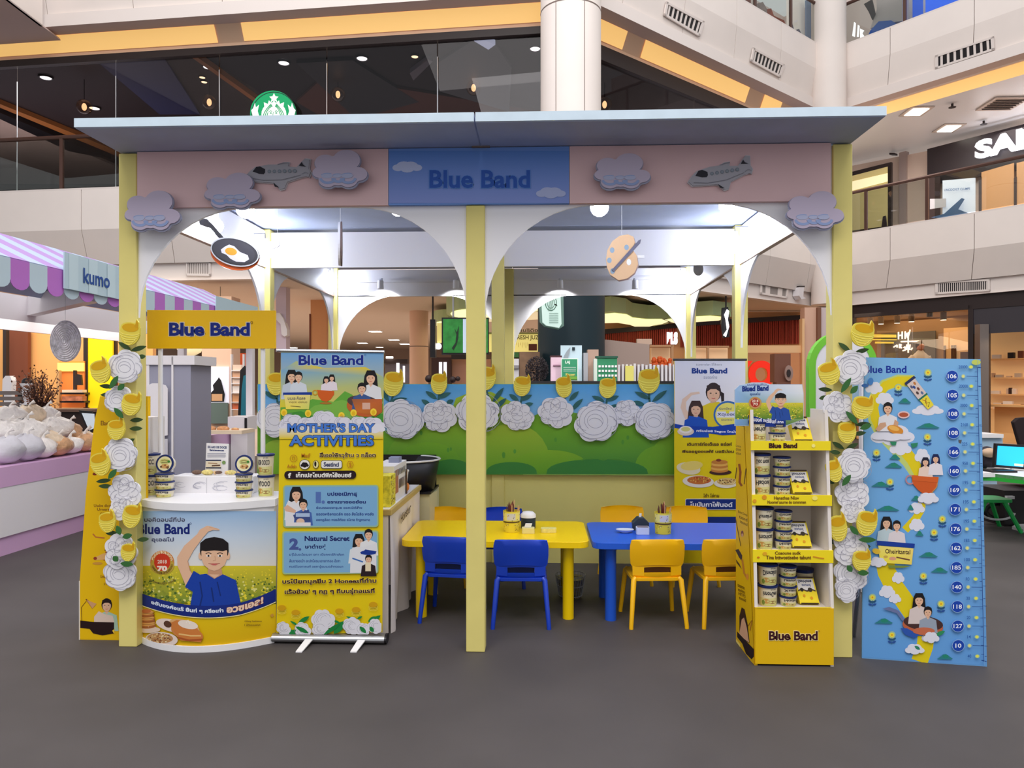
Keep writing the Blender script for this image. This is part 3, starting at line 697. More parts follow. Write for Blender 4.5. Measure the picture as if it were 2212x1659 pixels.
# garlands climbing the two front posts
gpl = YP(Y0-.004)
def garland(lab, roses, curls, leaves, greens=()):
    roses = [(a, b, c*1.1) for a, b, c in roses]; t = thing('flower_garland', lab, 'garland', gpl(roses[-1][0], roses[-1][1]+30))
    for k, l in enumerate(leaves): put_leaf(t, gpl, .004+.0006*k, *l, 10)
    for k, (x, y, r) in enumerate(roses): put_rose(t, gpl, .026+.004*(k % 3), x, y, r, k*3+(0 if r > 36 else 1), sy=1)
    for k, (x, y, w_, h_, rot) in enumerate(curls): put_curl(t, gpl, .05+.003*(k % 3), x, y, w_, h_, rot)
    for k, l in enumerate(greens): put_leaf(t, gpl, .066+.0006*k, *l, 12, mat('green_leaf_board', (52, 104, 50)))
    return t
garland('flower and butter curl garland on the left front post', [(278, 793, 36), (262, 862, 30), (270, 982, 36), (276, 1060, 36), (274, 1095, 26), (270, 1188, 36), (266, 1236, 36)],
        [(293, 722, 44, 50, .1), (231, 803, 42, 50, -.25), (297, 873, 42, 48, .2), (264, 927, 38, 44, -.02), (231, 1000, 42, 50, -.25), (298, 1111, 40, 50, .2), (245, 1124, 36, 44, -.1), (290, 1188, 32, 38, .08)],
        [(284, 756, 257, 739), (284, 758, 318, 748), (300, 772, 316, 769), (248, 836, 217, 833), (250, 852, 219, 853), (283, 908, 311, 906), (282, 926, 310, 925), (268, 960, 243, 944), (270, 960, 293, 947), (255, 973, 235, 965), (288, 972, 297, 966), (243, 1036, 211, 1040), (246, 1050, 216, 1049), (257, 1150, 232, 1151), (300, 1165, 325, 1163)],
        [(252, 840, 270, 812), (270, 843, 283, 829), (281, 902, 262, 880), (250, 1031, 267, 1010), (275, 1150, 268, 1130), (280, 1155, 300, 1150), (270, 1206, 261, 1195), (276, 1210, 303, 1213)])
garland('flower and butter curl garland on the right front post', [(1832, 796, 38), (1806, 878, 34), (1838, 1005, 36), (1834, 1062, 38), (1838, 1100, 26), (1830, 1178, 38), (1832, 1236, 38), (1822, 1270, 26)],
        [(1853, 724, 50, 52, .2), (1782, 807, 46, 50, -.25), (1852, 880, 46, 50, .22), (1820, 933, 40, 46, 0), (1792, 1015, 34, 48, -.25), (1861, 1126, 44, 54, .22), (1801, 1137, 40, 56, -.1), (1851, 1206, 40, 44, .1)],
        [(1836, 760, 1810, 740), (1845, 762, 1876, 754), (1797, 843, 1766, 840), (1788, 857, 1768, 861), (1846, 918, 1878, 914), (1841, 938, 1869, 934), (1822, 970, 1796, 954), (1826, 970, 1852, 957), (1814, 978, 1791, 975), (1846, 984, 1860, 976), (1800, 1044, 1784, 1034), (1813, 1165, 1788, 1172), (1860, 1180, 1878, 1179)],
        [(1806, 848, 1827, 816), (1826, 850, 1841, 833), (1841, 915, 1816, 887), (1846, 925, 1870, 915), (1808, 1046, 1826, 1022), (1842, 1150, 1824, 1130), (1842, 1160, 1880, 1160), (1828, 1228, 1819, 1214), (1840, 1230, 1864, 1230)])
# ---- clouds and planes on the header
hp = YP(yb)
def cloudpts(cx, cy, w_, h_):
    ps = []; lob = [(-.30, -.22, .24), (.16, -.30, .30), (.42, .1, .2), (.2, .28, .2), (-.02, .26, .17), (-.25, .28, .2), (-.44, .06, .15)]
    for k in range(72):
        a = 2*PI*k/72; d = (math.cos(a), math.sin(a)); best = .1
        for lx, ly, r in lob:
            b = lx*d[0]+ly*d[1]; c_ = lx*lx+ly*ly-r*r; D = b*b-c_
            if D > 0: best = max(best, b+math.sqrt(D))
        ps.append((cx+best*d[0]*w_*.86, cy+best*d[1]*h_*1.05))
    return ps
M_cloud = mat('cloud_board_lavender', (186, 174, 196), rough=.6)
def cloud_cut(cx, cy, w_, h_, lab, off=.05):
    t = thing('cloud_cutout', lab, 'cloud cutout', hp(cx, cy+h_/2, off), 'foam board clouds on the header')
    build('edge_board', MB().slab(hp, cloudpts(cx, cy+1, w_+4, h_+4), off, off+.012), mat('cloud_edge', (150, 152, 176)), t)
    build('front_board', MB().slab(hp, cloudpts(cx, cy-1, w_, h_), off+.012, off+.02), M_cloud, t)
    A = Art(hp, off+.021, .0003); B_ = (142, 160, 204); L = (172, 178, 208)
    for lx, rr in ((-.25, .2), (-.02, .16), (.2, .2)):
        x, y = cx+lx*w_*.86, cy+.2*h_
        A.ring(x, y, rr*w_*.7, rr*h_*.8, 5.5, B_, 14, .15, PI-.15); A.ell(x-2, y-4, rr*w_*.55, rr*h_*.42, L, 14)
        A.ring(x, y-2, rr*w_*.7, rr*h_*.5, 1.4, B_, 10, 3.6, 5.2)
    A.make('shading_print', t)
cloud_cut(341, 466, 112, 74, 'lavender foam cloud over the corner of the left post')
cloud_cut(508, 421, 114, 66, 'lavender foam cloud below and left of the left plane', .03)
cloud_cut(740, 377, 112, 70, 'grey lavender foam cloud right of the left plane')
cloud_cut(1340, 382, 114, 66, 'grey lavender foam cloud left of the right plane')
cloud_cut(1750, 465, 116, 70, 'bluish foam cloud over the corner of the right post')
def plane_cut(cx, cy, rot, lab):
    c, s = math.cos(rot), math.sin(rot); T = lambda x, y: (cx+x*c-y*s, cy+x*s+y*c)
    body = [(-70, 8), (-60, -3), (-48, -12), (-20, -17), (0, -17), (12, -22), (24, -22), (22, -13), (40, -11), (50, -22), (58, -30), (68, -28), (66, -8), (70, 0), (66, 10), (62, 8), (50, 10), (20, 20), (14, 34), (4, 36), (-6, 24), (-12, 22), (-40, 20), (-62, 18)]
    t = thing('airplane_cutout', lab, 'plane cutout', hp(cx, cy+34), 'foam board planes on the header')
    build('edge_board', MB().slab(hp, [T(x*1.03, y*1.06) for x, y in body], .0, .014), mat('plane_edge', (206, 204, 210)), t)
    build('body', MB().slab(hp, [T(x, y) for x, y in body], .014, .022), mat('plane_grey_board', (168, 166, 176), rough=.55), t)
    A = Art(hp, .023, .0003); D = (40, 38, 48)
    A.poly([T(*p) for p in ((-54, -2), (-46, -12), (-38, -13), (-27, -7), (-27, 0), (-30, 4), (-40, 3))], D)
    for k in range(6): e = T(-18+11*k, -2-.2*k); A.ell(e[0], e[1], 4, 4, (118, 128, 138), 12); A.ell(e[0], e[1], 2.6, 2.6, (138, 146, 158), 12)
    A.poly([T(*p) for p in ((46, -14), (52, -22), (55, -16), (62, -12), (54, -13))], D); A.poly([T(*p) for p in ((-9, 22), (-2, 28), (4, 33), (-6, 31))], D)
    A.line([T(-60, 12), T(-30, 17), T(10, 16), T(50, 6)], 1, (120, 118, 128)); A.line([T(0, -17), T(14, -20), T(23, -20)], 1.2, (130, 130, 140))
    A.line([T(52, 4), T(60, 0), T(66, 3)], 1, (130, 130, 140)); A.make('plane_print', t)
plane_cut(603, 375, 0, 'grey foam plane on the left pink header'); plane_cut(1554, 377, -.14, 'grey foam plane climbing on the right pink header')
A = Art(hp, .002, .0003)
A.rect(840, 326, 1229, 439, (92, 138, 214), (134, 152, 218))
A.cloud(880, 361, 62, 34, (186, 196, 232), True); A.cloud(1190, 417, 62, 34, (176, 186, 226), True)
A.text('Blue Band', 928, 368, 1145, 407, (38, 84, 176), .025, halo=(96, 140, 214), hw=.03)
A.make('name_print', K)
# ---- hanging signs
def wire(root, p, z=2.82): build('wire', MB().tube([p, Vector((p.x, p.y, z))], .0015, 4), M_white, root)
pp = YP(4.75)
t = thing('frying_pan_sign', 'hanging cutout of a black frying pan with a fried egg', 'hanging sign', pp(508, 585))
el = lambda cx, cy, rx, ry, rot=0, n=32: [(cx+rx*math.cos(2*PI*k/n)*math.cos(rot)-ry*math.sin(2*PI*k/n)*math.sin(rot), cy+rx*math.cos(2*PI*k/n)*math.sin(rot)+ry*math.sin(2*PI*k/n)*math.cos(rot)) for k in range(n)]
build('pan_base', MB().slab(pp, el(507, 550, 53, 33, .2), -.012, .0), mat('pan_orange', (214, 96, 40)), t)
build('pan', MB().slab(pp, el(509, 545, 53, 30, .24), .0, .012), mat('pan_black', (52, 50, 54)), t)
build('handle', MB().slab(pp, [(474, 514), (456, 494), (434, 486), (431, 476), (437, 471), (448, 474), (463, 488), (484, 514)], .0, .014), mat('pan_black', (52, 50, 54)), t)
A = Art(pp, .013, .0005); A.ring(509, 545, 52, 29, 2.5, (205, 205, 210), 32, rot=.24); A.ell(507, 544, 46, 25, (64, 62, 68), 28, .24)
A.poly([(479, 540), (487, 534), (497, 529), (508, 533), (520, 545), (537, 552), (540, 561), (530, 567), (512, 566), (500, 560), (491, 551), (481, 547)], (226, 222, 228)); A.ell(501, 544, 13, 8, (222, 160, 60), 18, .2)
A.make('egg_print', t); wire(t, pp(462, 492)); wire(t, pp(530, 520))
t = thing('back_to_back_pan_sign', 'white back of a second pan cutout handle beside the frying pan', 'hanging sign', pp.sh(-.45)(575, 545))
build('handle', MB().slab(pp.sh(-.45), [(545, 533), (590, 521), (604, 522), (606, 530), (600, 535), (552, 549)], 0, .012), M_kw, t)
build('pan', MB().slab(pp.sh(-.45), el(520, 560, 44, 22, -.2), -.0, .012), M_kw, t); wire(t, pp.sh(-.45)(600, 523))
wp_ = YP(5.0)
c = wp_(735, 527); t = thing('oval_disc_sign', 'white round cutout hanging almost edge on from a wire', 'hanging sign', c-UP*.15)
M1 = Matrix.Translation(c) @ Matrix.Rotation(math.radians(14), 4, 'Z')
build('disc', MB().lathe([(.001, -.012), (.145, -.012), (.148, 0), (.145, .012), (.001, .012)], n=36, sm=False).xf(M1 @ Matrix.Rotation(PI/2, 4, 'Y')), M_kw, t)
build('rim', MB().lathe([(.146, .004), (.150, .004), (.150, .013), (.146, .013)], n=36, sm=False).xf(M1 @ Matrix.Rotation(PI/2, 4, 'Y')), mat('rim_brown', (120, 100, 98)), t)
wire(t, c+UP*.15)
pq = YP(5.0)
t = thing('palette_sign', 'hanging cutout of a painter palette with a brush', 'hanging sign', pq(1343, 606))
pal = [(1309, 560), (1312, 540), (1322, 522), (1338, 510), (1356, 507), (1368, 512), (1371, 524), (1366, 540), (1375, 552), (1378, 572), (1370, 590), (1355, 602), (1336, 606), (1318, 594), (1311, 578)]
build('back_board', MB().slab(pq, [(x*1.0+2, y+2) for x, y in pal], -.012, 0), mat('palette_edge', (184, 160, 160)), t)
build('board', MB().slab(pq, pal, .0, .01), mat('palette_tan', (220, 180, 140)), t)
A = Art(pq, .011, .0005)
for x, y in ((1322, 541), (1316, 563), (1353, 535), (1323, 586)): A.ell(x, y, 5, 6, (140, 160, 178), 14)
A.ell(1358, 567, 5, 7, (242, 240, 244), 14)
A.make('paint_spots', t)
build('brush', MB().slab(pq, [(1321, 584), (1379, 520), (1384, 518), (1382, 527), (1325, 588)], .012, .02), mat('brush_grey', (98, 96, 112), metal=.3), t); wire(t, pq(1343, 508))
build('tab', MB().slab(pq, [(1377, 551), (1392, 551), (1392, 557), (1377, 557)], -.008, .0), M_white, t)
pt = YP(7.0); t = thing('small_round_sign', 'small white round cutout in the right back corner under the beam', 'hanging sign', pt(1509, 597))
build('disc', MB().slab(pt, el(1508, 582, 11, 14), 0, .012), mat('pale_grey_board', (206, 208, 216)), t); wire(t, pt(1508, 570))
# ---- bulbs and spot lights
M_bulb = mat('kiosk_bulb', (255, 255, 255), emit=115, ecol=(238, 243, 255)); M_bulbd = mat('kiosk_bulb_front', (255, 255, 255), emit=80, ecol=(240, 245, 255))
bl = [(530, 452, 4.45, .055, 'round bulb at the front beam under the left cloud'), (859, 452, 4.45, .042, 'bulb peeking below the blue name board'), (1295, 448, 4.45, .055, 'round bulb below the header, right of the middle post'), (1573, 443, 4.45, .055, 'round bulb below the right plane'),
      (1650, 478, 5.0, .05, 'large bulb on the right side beam'), (1588, 532, 5.95, .055, 'bulb in front of the right middle post'), (466, 488, 4.9, .05, 'bulb behind the frying pan handle'), (573, 546, 5.95, .055, 'bulb in front of the left middle post'), (713, 607, 8.05, .055, 'bulb at the left back corner post'), (1470, 607, 8.05, .055, 'bulb at the right back corner post')]
for x, y, Y, r, lab in bl:
    c = YP(Y)(x, y); t = thing('globe_bulb', lab, 'lamp', c, 'white globe bulbs of the kiosk')
    build('bulb', MB().ball(c, r, 16, 10), M_bulb if Y > 4.5 else M_bulbd, t)
    build('socket', MB().tube([c+UP*r*.9, c+UP*(r+.06)], .02, 8), M_white, t)
    sx = -1 if c.x < XMc else 1
    if Y > 4.5:
        a = Vector((XL+.065 if sx < 0 else XR-.065, c.y, c.z+r+.1)); build('arm', MB().tube([c+UP*(r+.06), c+UP*(r+.1), a], .006, 6), M_metal, t)
    else: build('stem', MB().tube([c+UP*(r+.05), Vector((c.x, c.y, 2.82))], .006, 6), M_metal, t)
yt = Y2-.02
for k, (x0, x1, ys_, sp) in enumerate(((762, 1000, 606, (822, 985)), (1132, 1432, 601, (1210, 1372)))):
    tp = YP(Y2-.03); a, b = tp(x0, ys_-4), tp(x1, ys_+1)
    t = thing('track_rail', 'white lighting track on the back beam, ' + ('left' if k == 0 else 'right') + ' bay', 'lighting track', (a+b)/2)
    build('rail', MB().box((a.x, Y2+.008, b.z-.004), (b.x, Y2+.028, a.z)), M_kw, t)
    for x in sp:
        c = YP(Y2-.12)(x, 618); q = thing('spot_lamp', 'white spot lamp ' + {822: 'on the left track, left end', 985: 'on the left track beside the middle post', 1210: 'on the right track, left end', 1372: 'on the right track behind the palette'}[x], 'spot light', c, 'white track spot lamps')
        d = Vector((.25 if x == 985 else 0, -.15, -1)).normalized()
        build('lamp_body', MB().tube([c+UP*.07, c+UP*.06, c+d*.0-UP*.03], [.022, .032, .036], 12), M_kw, q)
        build('bracket', MB().tube([c+UP*.07, Vector((c.x, Y2-.03, c.z+.09))], .01, 6), M_kw, q)
        l = bpy.data.lights.new('spot_beam', 'SPOT'); l.energy = 70; l.spot_size = 2.2; l.spot_blend = .8; l.shadow_soft_size = .03
        lo = bpy.data.objects.new('spot_beam', l); COL.objects.link(lo); lo.parent = q; lo.location = (0, 0, -.04); lo.rotation_euler = (math.radians(35), 0, 0)
# ================================================================ furniture and displays
Z0 = ZP(0)
M_ty = mat('yellow_plastic', (252, 212, 0), rough=.3, spec=.5); M_tb = mat('blue_plastic', (34, 92, 214), rough=.3, spec=.5)
M_cb = mat('deep_blue_plastic', (18, 62, 190), rough=.35, spec=.5); M_cy = mat('amber_plastic', (250, 190, 10), rough=.35, spec=.5)
def rrbox(mb, x0, x1, y0, y1, z0, z1, r, n=6):
    pts = []
    for cx, cy, a in ((x1-r, y0+r, -PI/2), (x1-r, y1-r, 0), (x0+r, y1-r, PI/2), (x0+r, y0+r, PI)):
        for i in range(n+1): an = a+PI/2*i/n; pts.append(Vector((cx+r*math.cos(an), cy+r*math.sin(an), z0)))
    return mb.prism(pts, Vector((0, 0, z1-z0)))
def table(x0, x1, y0, y1, m, lab):
    t = thing('play_table', lab, 'table', ((x0+x1)/2, (y0+y1)/2, 0), 'low play tables')
    build('tabletop', rrbox(MB(), x0, x1, y0, y1, .468, .508, .07), m, t, bevel=.014, seg=3)
    for i in (0, 1):
        for j in (0, 1):
            x = (x0+.12, x1-.13)[i]; y = (y0+.10, y1-.1)[j]
            build('leg', MB().lathe([(.036, 0), (.036, .44), (.05, .468)], (x, y, 0), 20), m, t)
tp = ZP(.508)
a = tp(862, 1170); b = tp(1273, 1170); bk = tp(1100, 1125).y
TY0 = a.y+.03
table(a.x, b.x, TY0, bk, M_ty, 'long yellow plastic play table with rounded corners')
a2 = tp(1263, 1166); table(a2.x+.045, a2.x+1.27, TY0-.02, bk-.02, M_tb, 'blue plastic play table beside the yellow one')
def chair(m, lab, x, y, rz, grp, trim=None):
    """child chair facing local +y, backrest at -y"""
    t = thing('child_chair', lab, 'chair', (x, y, 0), grp, rz)
    def lb(n, mb, bev=0, mm=m): 
        o = build(n, mb, mm, t, local=True, bevel=bev, seg=2); return o
    W_ = .17; vs = []; n = 10; rows = []
    prof = [(.545, -.175, .86), (.535, -.178, .95), (.50, -.176, 1), (.44, -.168, 1), (.405, -.160, .97), (.385, -.158, .9)]
    def shell(prof, bow, th=.010):
        v = []; f = []
        for k, (z, y_, s) in enumerate(prof):
            for j in range(n+1):
                u = j/n*2-1; v.append((W_*s*u, y_+bow*(u*u), z-(.018*u*u if k > len(prof)-3 else .0)-(.008*u*u if k == 0 else 0)))
        m_ = len(prof)
        v += [(p[0], p[1]+th, p[2]) for p in v]
        N = (n+1)*m_
        for k in range(m_-1):
            for j in range(n): q = k*(n+1)+j; f += [(q, q+1, q+n+2, q+n+1), (N+q, N+q+n+1, N+q+n+2, N+q+1)]
        for j in range(n): f += [(j, N+j, N+j+1, j+1), ((m_-1)*(n+1)+j, (m_-1)*(n+1)+j+1, N+(m_-1)*(n+1)+j+1, N+(m_-1)*(n+1)+j)]
        for k in range(m_-1): f += [(k*(n+1), (k+1)*(n+1), N+(k+1)*(n+1), N+k*(n+1)), (k*(n+1)+n, N+k*(n+1)+n, N+(k+1)*(n+1)+n, (k+1)*(n+1)+n)]
        return MB().add(v, f, True)
    lb('backrest', shell(prof, .035))
    # lower back skirt with slot
    sk = MB(); z1, z0 = .40, .30
    sk.add(shell([(z1, -.150, .90), (.372, -.150, .90)], .03, .012).v, shell([(z1, -.150, .90), (.372, -.150, .90)], .03, .012).f, True)
    for s in (-1, 1): sk.obox((s*.118, -.128, .345), (.034, .008*s, 0), (0, .006, 0), (0, 0, .03))
    s2 = shell([(.335, -.150, .9), (.315, -.148, .88), (.295, -.138, .8), (.283, -.12, .72)], .03, .012); sk.add(s2.v, s2.f, True)
    lb('back_skirt', sk)
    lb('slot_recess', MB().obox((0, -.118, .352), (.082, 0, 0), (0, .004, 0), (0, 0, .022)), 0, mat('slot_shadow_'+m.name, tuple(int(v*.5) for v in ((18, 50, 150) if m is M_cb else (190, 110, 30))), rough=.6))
    st = MB(); rrbox(st, -.158, .158, -.145, .15, .283, .303, .05); lb('seat', st, .008)
    if trim: pass
    for sx in (-1, 1):
        for sy, yy in ((-1, -.165), (1, .16)):
            top = Vector((sx*.135, yy*.78, .30)); ft = Vector((sx*.172, yy*1.1, .012))
            lb('leg', MB().tube([top, top+Vector((sx*.012, yy*.05, -.012)), ft, ft-UP*.012], [.014, .017, .0135, .0135], 10))
    return t
cc = 'child chairs around the play tables'
def cat_px(px, py): return Z0(px, py)
p = cat_px(1124, 1358); chair(M_cb, 'blue plastic child chair right of the middle post', p.x+.0, p.y+.17, .02, cc)
p = cat_px(972, 1348); chair(M_cb, 'blue plastic child chair left of the middle post, partly behind it', p.x, p.y+.17, -.12, cc)
p = cat_px(1418, 1357); chair(M_cy, 'yellow plastic child chair in front of the blue table, fully in view', p.x, p.y+.17, .08, cc)
p = cat_px(1573, 1356); chair(M_cy, 'yellow plastic child chair half hidden by the display rack', p.x, p.y+.17, .1, cc)
yb2 = 5.72
for px, m, lab in ((961, M_ty, 'yellow child chair at the back of the yellow table, left end'), (1082, M_cb, 'blue child chair at the back of the yellow table, behind the pencil cup'), (1352, M_ty, 'yellow child chair at the back of the blue table, left one'), (1495, M_ty, 'yellow child chair at the back of the blue table, right one')):
    q = YP(yb2-.1)(px, 1150); chair(m if m is M_cb else M_cy, lab, q.x, yb2-(.13 if px < 1200 else .02), PI+.05, cc)
# ---- tubs (built once, copied)
M_lid = mat('navy_lid', (22, 40, 98), rough=.35); M_tub = mat('cream_tub', (226, 216, 190), rough=.4)
def tub(r, h, text, lab, loc, grp, rz=0, big=True, tilt=None, tcol=(30, 34, 50)):
    t = thing('spread_tub', lab, 'tub', loc, grp, rz)
    rb = r*.84; lh = .012 if big else .009
    b = build('tub_body', MB().lathe([(rb, 0), (r*.95, h-lh)], n=28), M_tub, t, local=True)
    build('lid', MB().lathe([(r*.97, h-lh), (r*1.03, h-lh*.9), (r*1.05, h-.002), (r*.98, h), (r*.9, h-.003), (.0001, h-.003)], n=28), M_lid, t, local=True)
    def fn(x, y, off):  # x in -1..1 across the front half, y 0..1 up
        a = -PI/2+x*1.25; z = y*h; rad = rb+(r*.95-rb)*y*h/(h-lh)+off; return Vector((rad*math.cos(a), rad*math.sin(a), z))
    A = Art(fn, .0008, .0001)
    for k in range(12): A.rect(-1+k/6, .04, -1+(k+1)/6, .42, (200, 196, 110), (214, 208, 150)); A.o -= A.st
    A.o += .0003
    A.ell(-.35, .27, .3, .12, (198, 150, 80), 14); A.ell(.25, .22, .4, .08, (150, 120, 70), 14); A.ell(-.62, .2, .15, .12, (120, 140, 60), 12); A.line([(-.1, .3), (.6, .26)], .03, (110, 84, 50))
    A.text(text, -.62, .5, .66, .74, tcol, .02); A.text('Blue Band', 0.05, .8, .5, .72+.14, tcol, .0)
    # y axis grows upwards here, so text boxes are given bottom first
    A.make('label_print', b, local=True)
    return t
def fliptext(A): pass
# ---- display rack right
ry = YP(4.0)
f0 = Z0(1632, 1440); f1 = Z0(1798, 1437); b0 = Z0(1588, 1394)
rx0, rx1, rf, rb_ = f0.x, f1.x, (f0.y+f1.y)/2, b0.y
rack = thing('display_rack', 'yellow cardboard display rack with four shelves of tubs and a boy on its header card', 'display rack', ((rx0+rx1)/2, (rf+rb_)/2, 0))
M_card = mat('yellow_card', (232, 186, 8), rough=.5); M_cardw = mat('white_card', (228, 220, 214), rough=.6)
def lean(z): return rf+.085*z/1.36     # front edge moves back going up
rtop = YP(lean(1.36))(1608, 885).z
zsh = [YP(lean(.32))(1700, 1310).z, YP(lean(.6))(1700, 1213).z, YP(lean(.85))(1700, 1091).z, YP(lean(1.1))(1700, 972).z]
zlip = [YP(lean(.65))(1700, 1186).z, YP(lean(.9))(1700, 1068).z, YP(lean(1.2))(1700, 952).z]
for X, s in ((rx0, 1), (rx1-.016, 1)):
    build('side_panel', MB().prism([(X, rf, 0), (X, rb_, 0), (X, rb_, rtop), (X, lean(rtop), rtop), (X, lean(zsh[0]), zsh[0]+.0)], Vector((.016, 0, 0))), M_card if X == rx0 else M_cardw, rack)
    build('side_edge', MB().prism([(X-.0006, rf-.002, zsh[0]), (X-.0006, lean(rtop)-.002, rtop), (X-.0006, lean(rtop), rtop), (X-.0006, rf, zsh[0])], Vector((.0172, 0, 0))), M_cardw, rack)
build('back_panel', MB().box((rx0+.016, rb_-.01, 0), (rx1-.016, rb_, rtop-.05)), M_cardw, rack)
build('base_front', MB().box((rx0+.002, rf-.006, .01), (rx1-.002, rf+.006, zsh[0])), M_card, rack)
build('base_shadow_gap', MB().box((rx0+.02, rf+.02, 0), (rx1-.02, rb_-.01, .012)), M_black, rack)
for k in range(4):
    z = zsh[k] if k == 0 else zlip[k-1]
    build('shelf', MB().box((rx0+.016, lean(z), z-.02), (rx1-.016, rb_-.01, z-.012)), M_cardw, rack)
rfp = []
for k, (y0, y1) in enumerate(((1187, 1212), (1068, 1091), (952, 972))):
    z0, z1 = zsh[k+1], zlip[k]; Y = lean((z0+z1)/2)-.012
    build('shelf_lip', MB().box((rx0-.004, Y-.01, z0), (rx1+.004+.0, Y, z1)), mat('lip_yellow', (246, 222, 30), rough=.5), rack)
    rfp.append(YP(Y-.011))
# header card
hz = YP(lean(1.4)+.02)
hcard = [(1587, 920), (1587, 842), (1597, 832), (1612, 829), (1625, 826), (1650, 826), (1664, 830), (1733, 830), (1736, 850), (1736, 905), (1700, 920)]
build('header_card', MB().slab(hz, hcard, -.006, 0), mat('pale_card', (190, 205, 225)), rack)
def boy(A, cx, cy, h, blue=(28, 68, 168), arm=-1, sleeve=True, fs=1.0):
    """boy with one hand laid over his head like measuring height; head centre cx,cy, head height h"""
    sk = (226, 182, 150); sh = (198, 148, 116)
    a = arm
    A.poly([(cx-.2*h, cy+.35*h), (cx+.22*h, cy+.35*h), (cx+.3*h, cy+.9*h), (cx-.25*h, cy+.9*h)], sh)
    # arm
    A.poly([(cx+a*.55*h, cy+1.35*h), (cx+a*.95*h, cy+1.25*h), (cx+a*1.28*h, cy+.45*h), (cx+a*1.3*h, cy+.15*h), (cx+a*1.05*h, cy-.25*h), (cx+a*.55*h, cy-.7*h), (cx+a*.35*h, cy-.6*h), (cx+a*.72*h, cy-.1*h), (cx+a*.93*h, cy+.28*h), (cx+a*.85*h, cy+.6*h), (cx+a*.6*h, cy+.95*h)], sk)
    A.poly([(cx+a*.6*h, cy-.65*h), (cx+a*.5*h, cy-.82*h), (cx+a*.25*h, cy-.95*h), (cx+a*.1*h, cy-.92*h), (cx-a*.02*h, cy-.88*h), (cx-a*.18*h, cy-.83*h), (cx-a*.17*h, cy-.79*h), (cx+a*.05*h, cy-.8*h), (cx+a*.22*h, cy-.74*h), (cx+a*.35*h, cy-.58*h)], sk)
    A.line([(cx+a*.18*h, cy-.9*h), (cx+a*.0*h, cy-.86*h), (cx-a*.15*h, cy-.82*h)], .012*h, sh)
    A.line([(cx+a*.93*h, cy+.28*h), (cx+a*.85*h, cy+.6*h), (cx+a*.62*h, cy+.92*h)], .025*h, sh)
    # shirt
    A.poly([(cx-.28*h, cy+.72*h), (cx+.0*h, cy+.9*h), (cx+.3*h, cy+.74*h), (cx+.75*h, cy+.95*h), (cx+.95*h, cy+1.9*h), (cx-.85*h, cy+1.9*h), (cx-.75*h, cy+1.35*h), (cx-1.02*h, cy+1.18*h), (cx-.72*h, cy+.62*h), (cx-.5*h, cy+.75*h)] if a < 0 else
           [(cx+.28*h, cy+.72*h), (cx, cy+.9*h), (cx-.3*h, cy+.74*h), (cx-.75*h, cy+.95*h), (cx-.95*h, cy+1.9*h), (cx+.85*h, cy+1.9*h), (cx+1.02*h, cy+1.18*h), (cx+.72*h, cy+.62*h)], blue)
    A.poly([(cx-.2*h, cy+.74*h), (cx+.2*h, cy+.75*h), (cx+.02*h, cy+.88*h)], sk)
    D = tuple(int(v*.72) for v in blue)
    A.line([(cx-.5*h, cy+1.0*h), (cx-.42*h, cy+1.5*h), (cx-.5*h, cy+1.85*h)], .05*h, D); A.line([(cx+.1*h, cy+1.0*h), (cx+.22*h, cy+1.5*h)], .04*h, D); A.line([(cx-.1*h, cy+1.2*h), (cx-.02*h, cy+1.7*h)], .05*h, D)
    for s in (-1, 1): A.ell(cx+s*.48*h, cy+.1*h, .07*h, .13*h, sk, 12)
    A.ell(cx, cy-.08*h, .5*h, .47*h, (28, 22, 24), 24)
    A.poly([(cx-.45*h, cy-.2*h), (cx+.45*h, cy-.2*h), (cx+.45*h, cy+.18*h), (cx+.36*h, cy+.42*h), (cx+.15*h, cy+.58*h), (cx, cy+.62*h), (cx-.15*h, cy+.58*h), (cx-.36*h, cy+.42*h), (cx-.45*h, cy+.18*h)], sk)
    A.poly([(cx-.5*h, cy-.04*h), (cx-.49*h, cy-.35*h), (cx-.3*h, cy-.5*h), (cx, cy-.56*h), (cx+.3*h, cy-.5*h), (cx+.49*h, cy-.35*h), (cx+.5*h, cy-.04*h), (cx+.42*h, cy-.1*h), (cx+.3*h, cy-.06*h), (cx, cy-.09*h), (cx-.3*h, cy-.06*h), (cx-.42*h, cy-.08*h)], (28, 22, 24))
    for s in (-1, 1):
        A.line([(cx+s*.1*h, cy+.02*h), (cx+s*.2*h, cy-.01*h), (cx+s*.3*h, cy+.02*h)], .025*h, (60, 40, 36))
        A.ell(cx+s*.2*h, cy+.1*h, .085*h, .035*h, (240, 232, 228), 12); A.ell(cx+s*.2*h, cy+.1*h, .035*h, .036*h, (30, 20, 20), 10)
    A.line([(cx+.02*h, cy+.1*h), (cx+.05*h, cy+.25*h), (cx-.05*h, cy+.27*h)], .016*h, sh)
    A.poly([(cx-.17*h, cy+.37*h), (cx-.05*h, cy+.36*h), (cx+.17*h, cy+.36*h), (cx+.05*h, cy+.43*h), (cx-.06*h, cy+.42*h)], (204, 104, 100)); A.line([(cx-.2*h, cy+.36*h), (cx, cy+.39*h), (cx+.2*h, cy+.35*h)], .014*h, (150, 70, 66))
def field(A, x0, y0, x1, y1, seed, n=260, s=2.0):
    A.grad(x0, y0, x1, y1, [(0, (222, 206, 60)), (.35, (170, 180, 50)), (1, (84, 130, 46))])
    q = random.Random(seed); o = A.o
    for k in range(n):
        x = q.uniform(x0+s*1.4, x1-s*1.4); v = q.random(); y = y0+s+(y1-y0-s)*v
        A.o = o+.00003*(k % 3); r = s*(.5+.9*v)
        A.ell(x, y, r, r*.8, q.choice([(236, 216, 60), (206, 200, 70), (96, 136, 50), (130, 160, 60), (226, 210, 110)]), 6)
    A.o = o+.0001
A = Art(hz, .001, .00003)
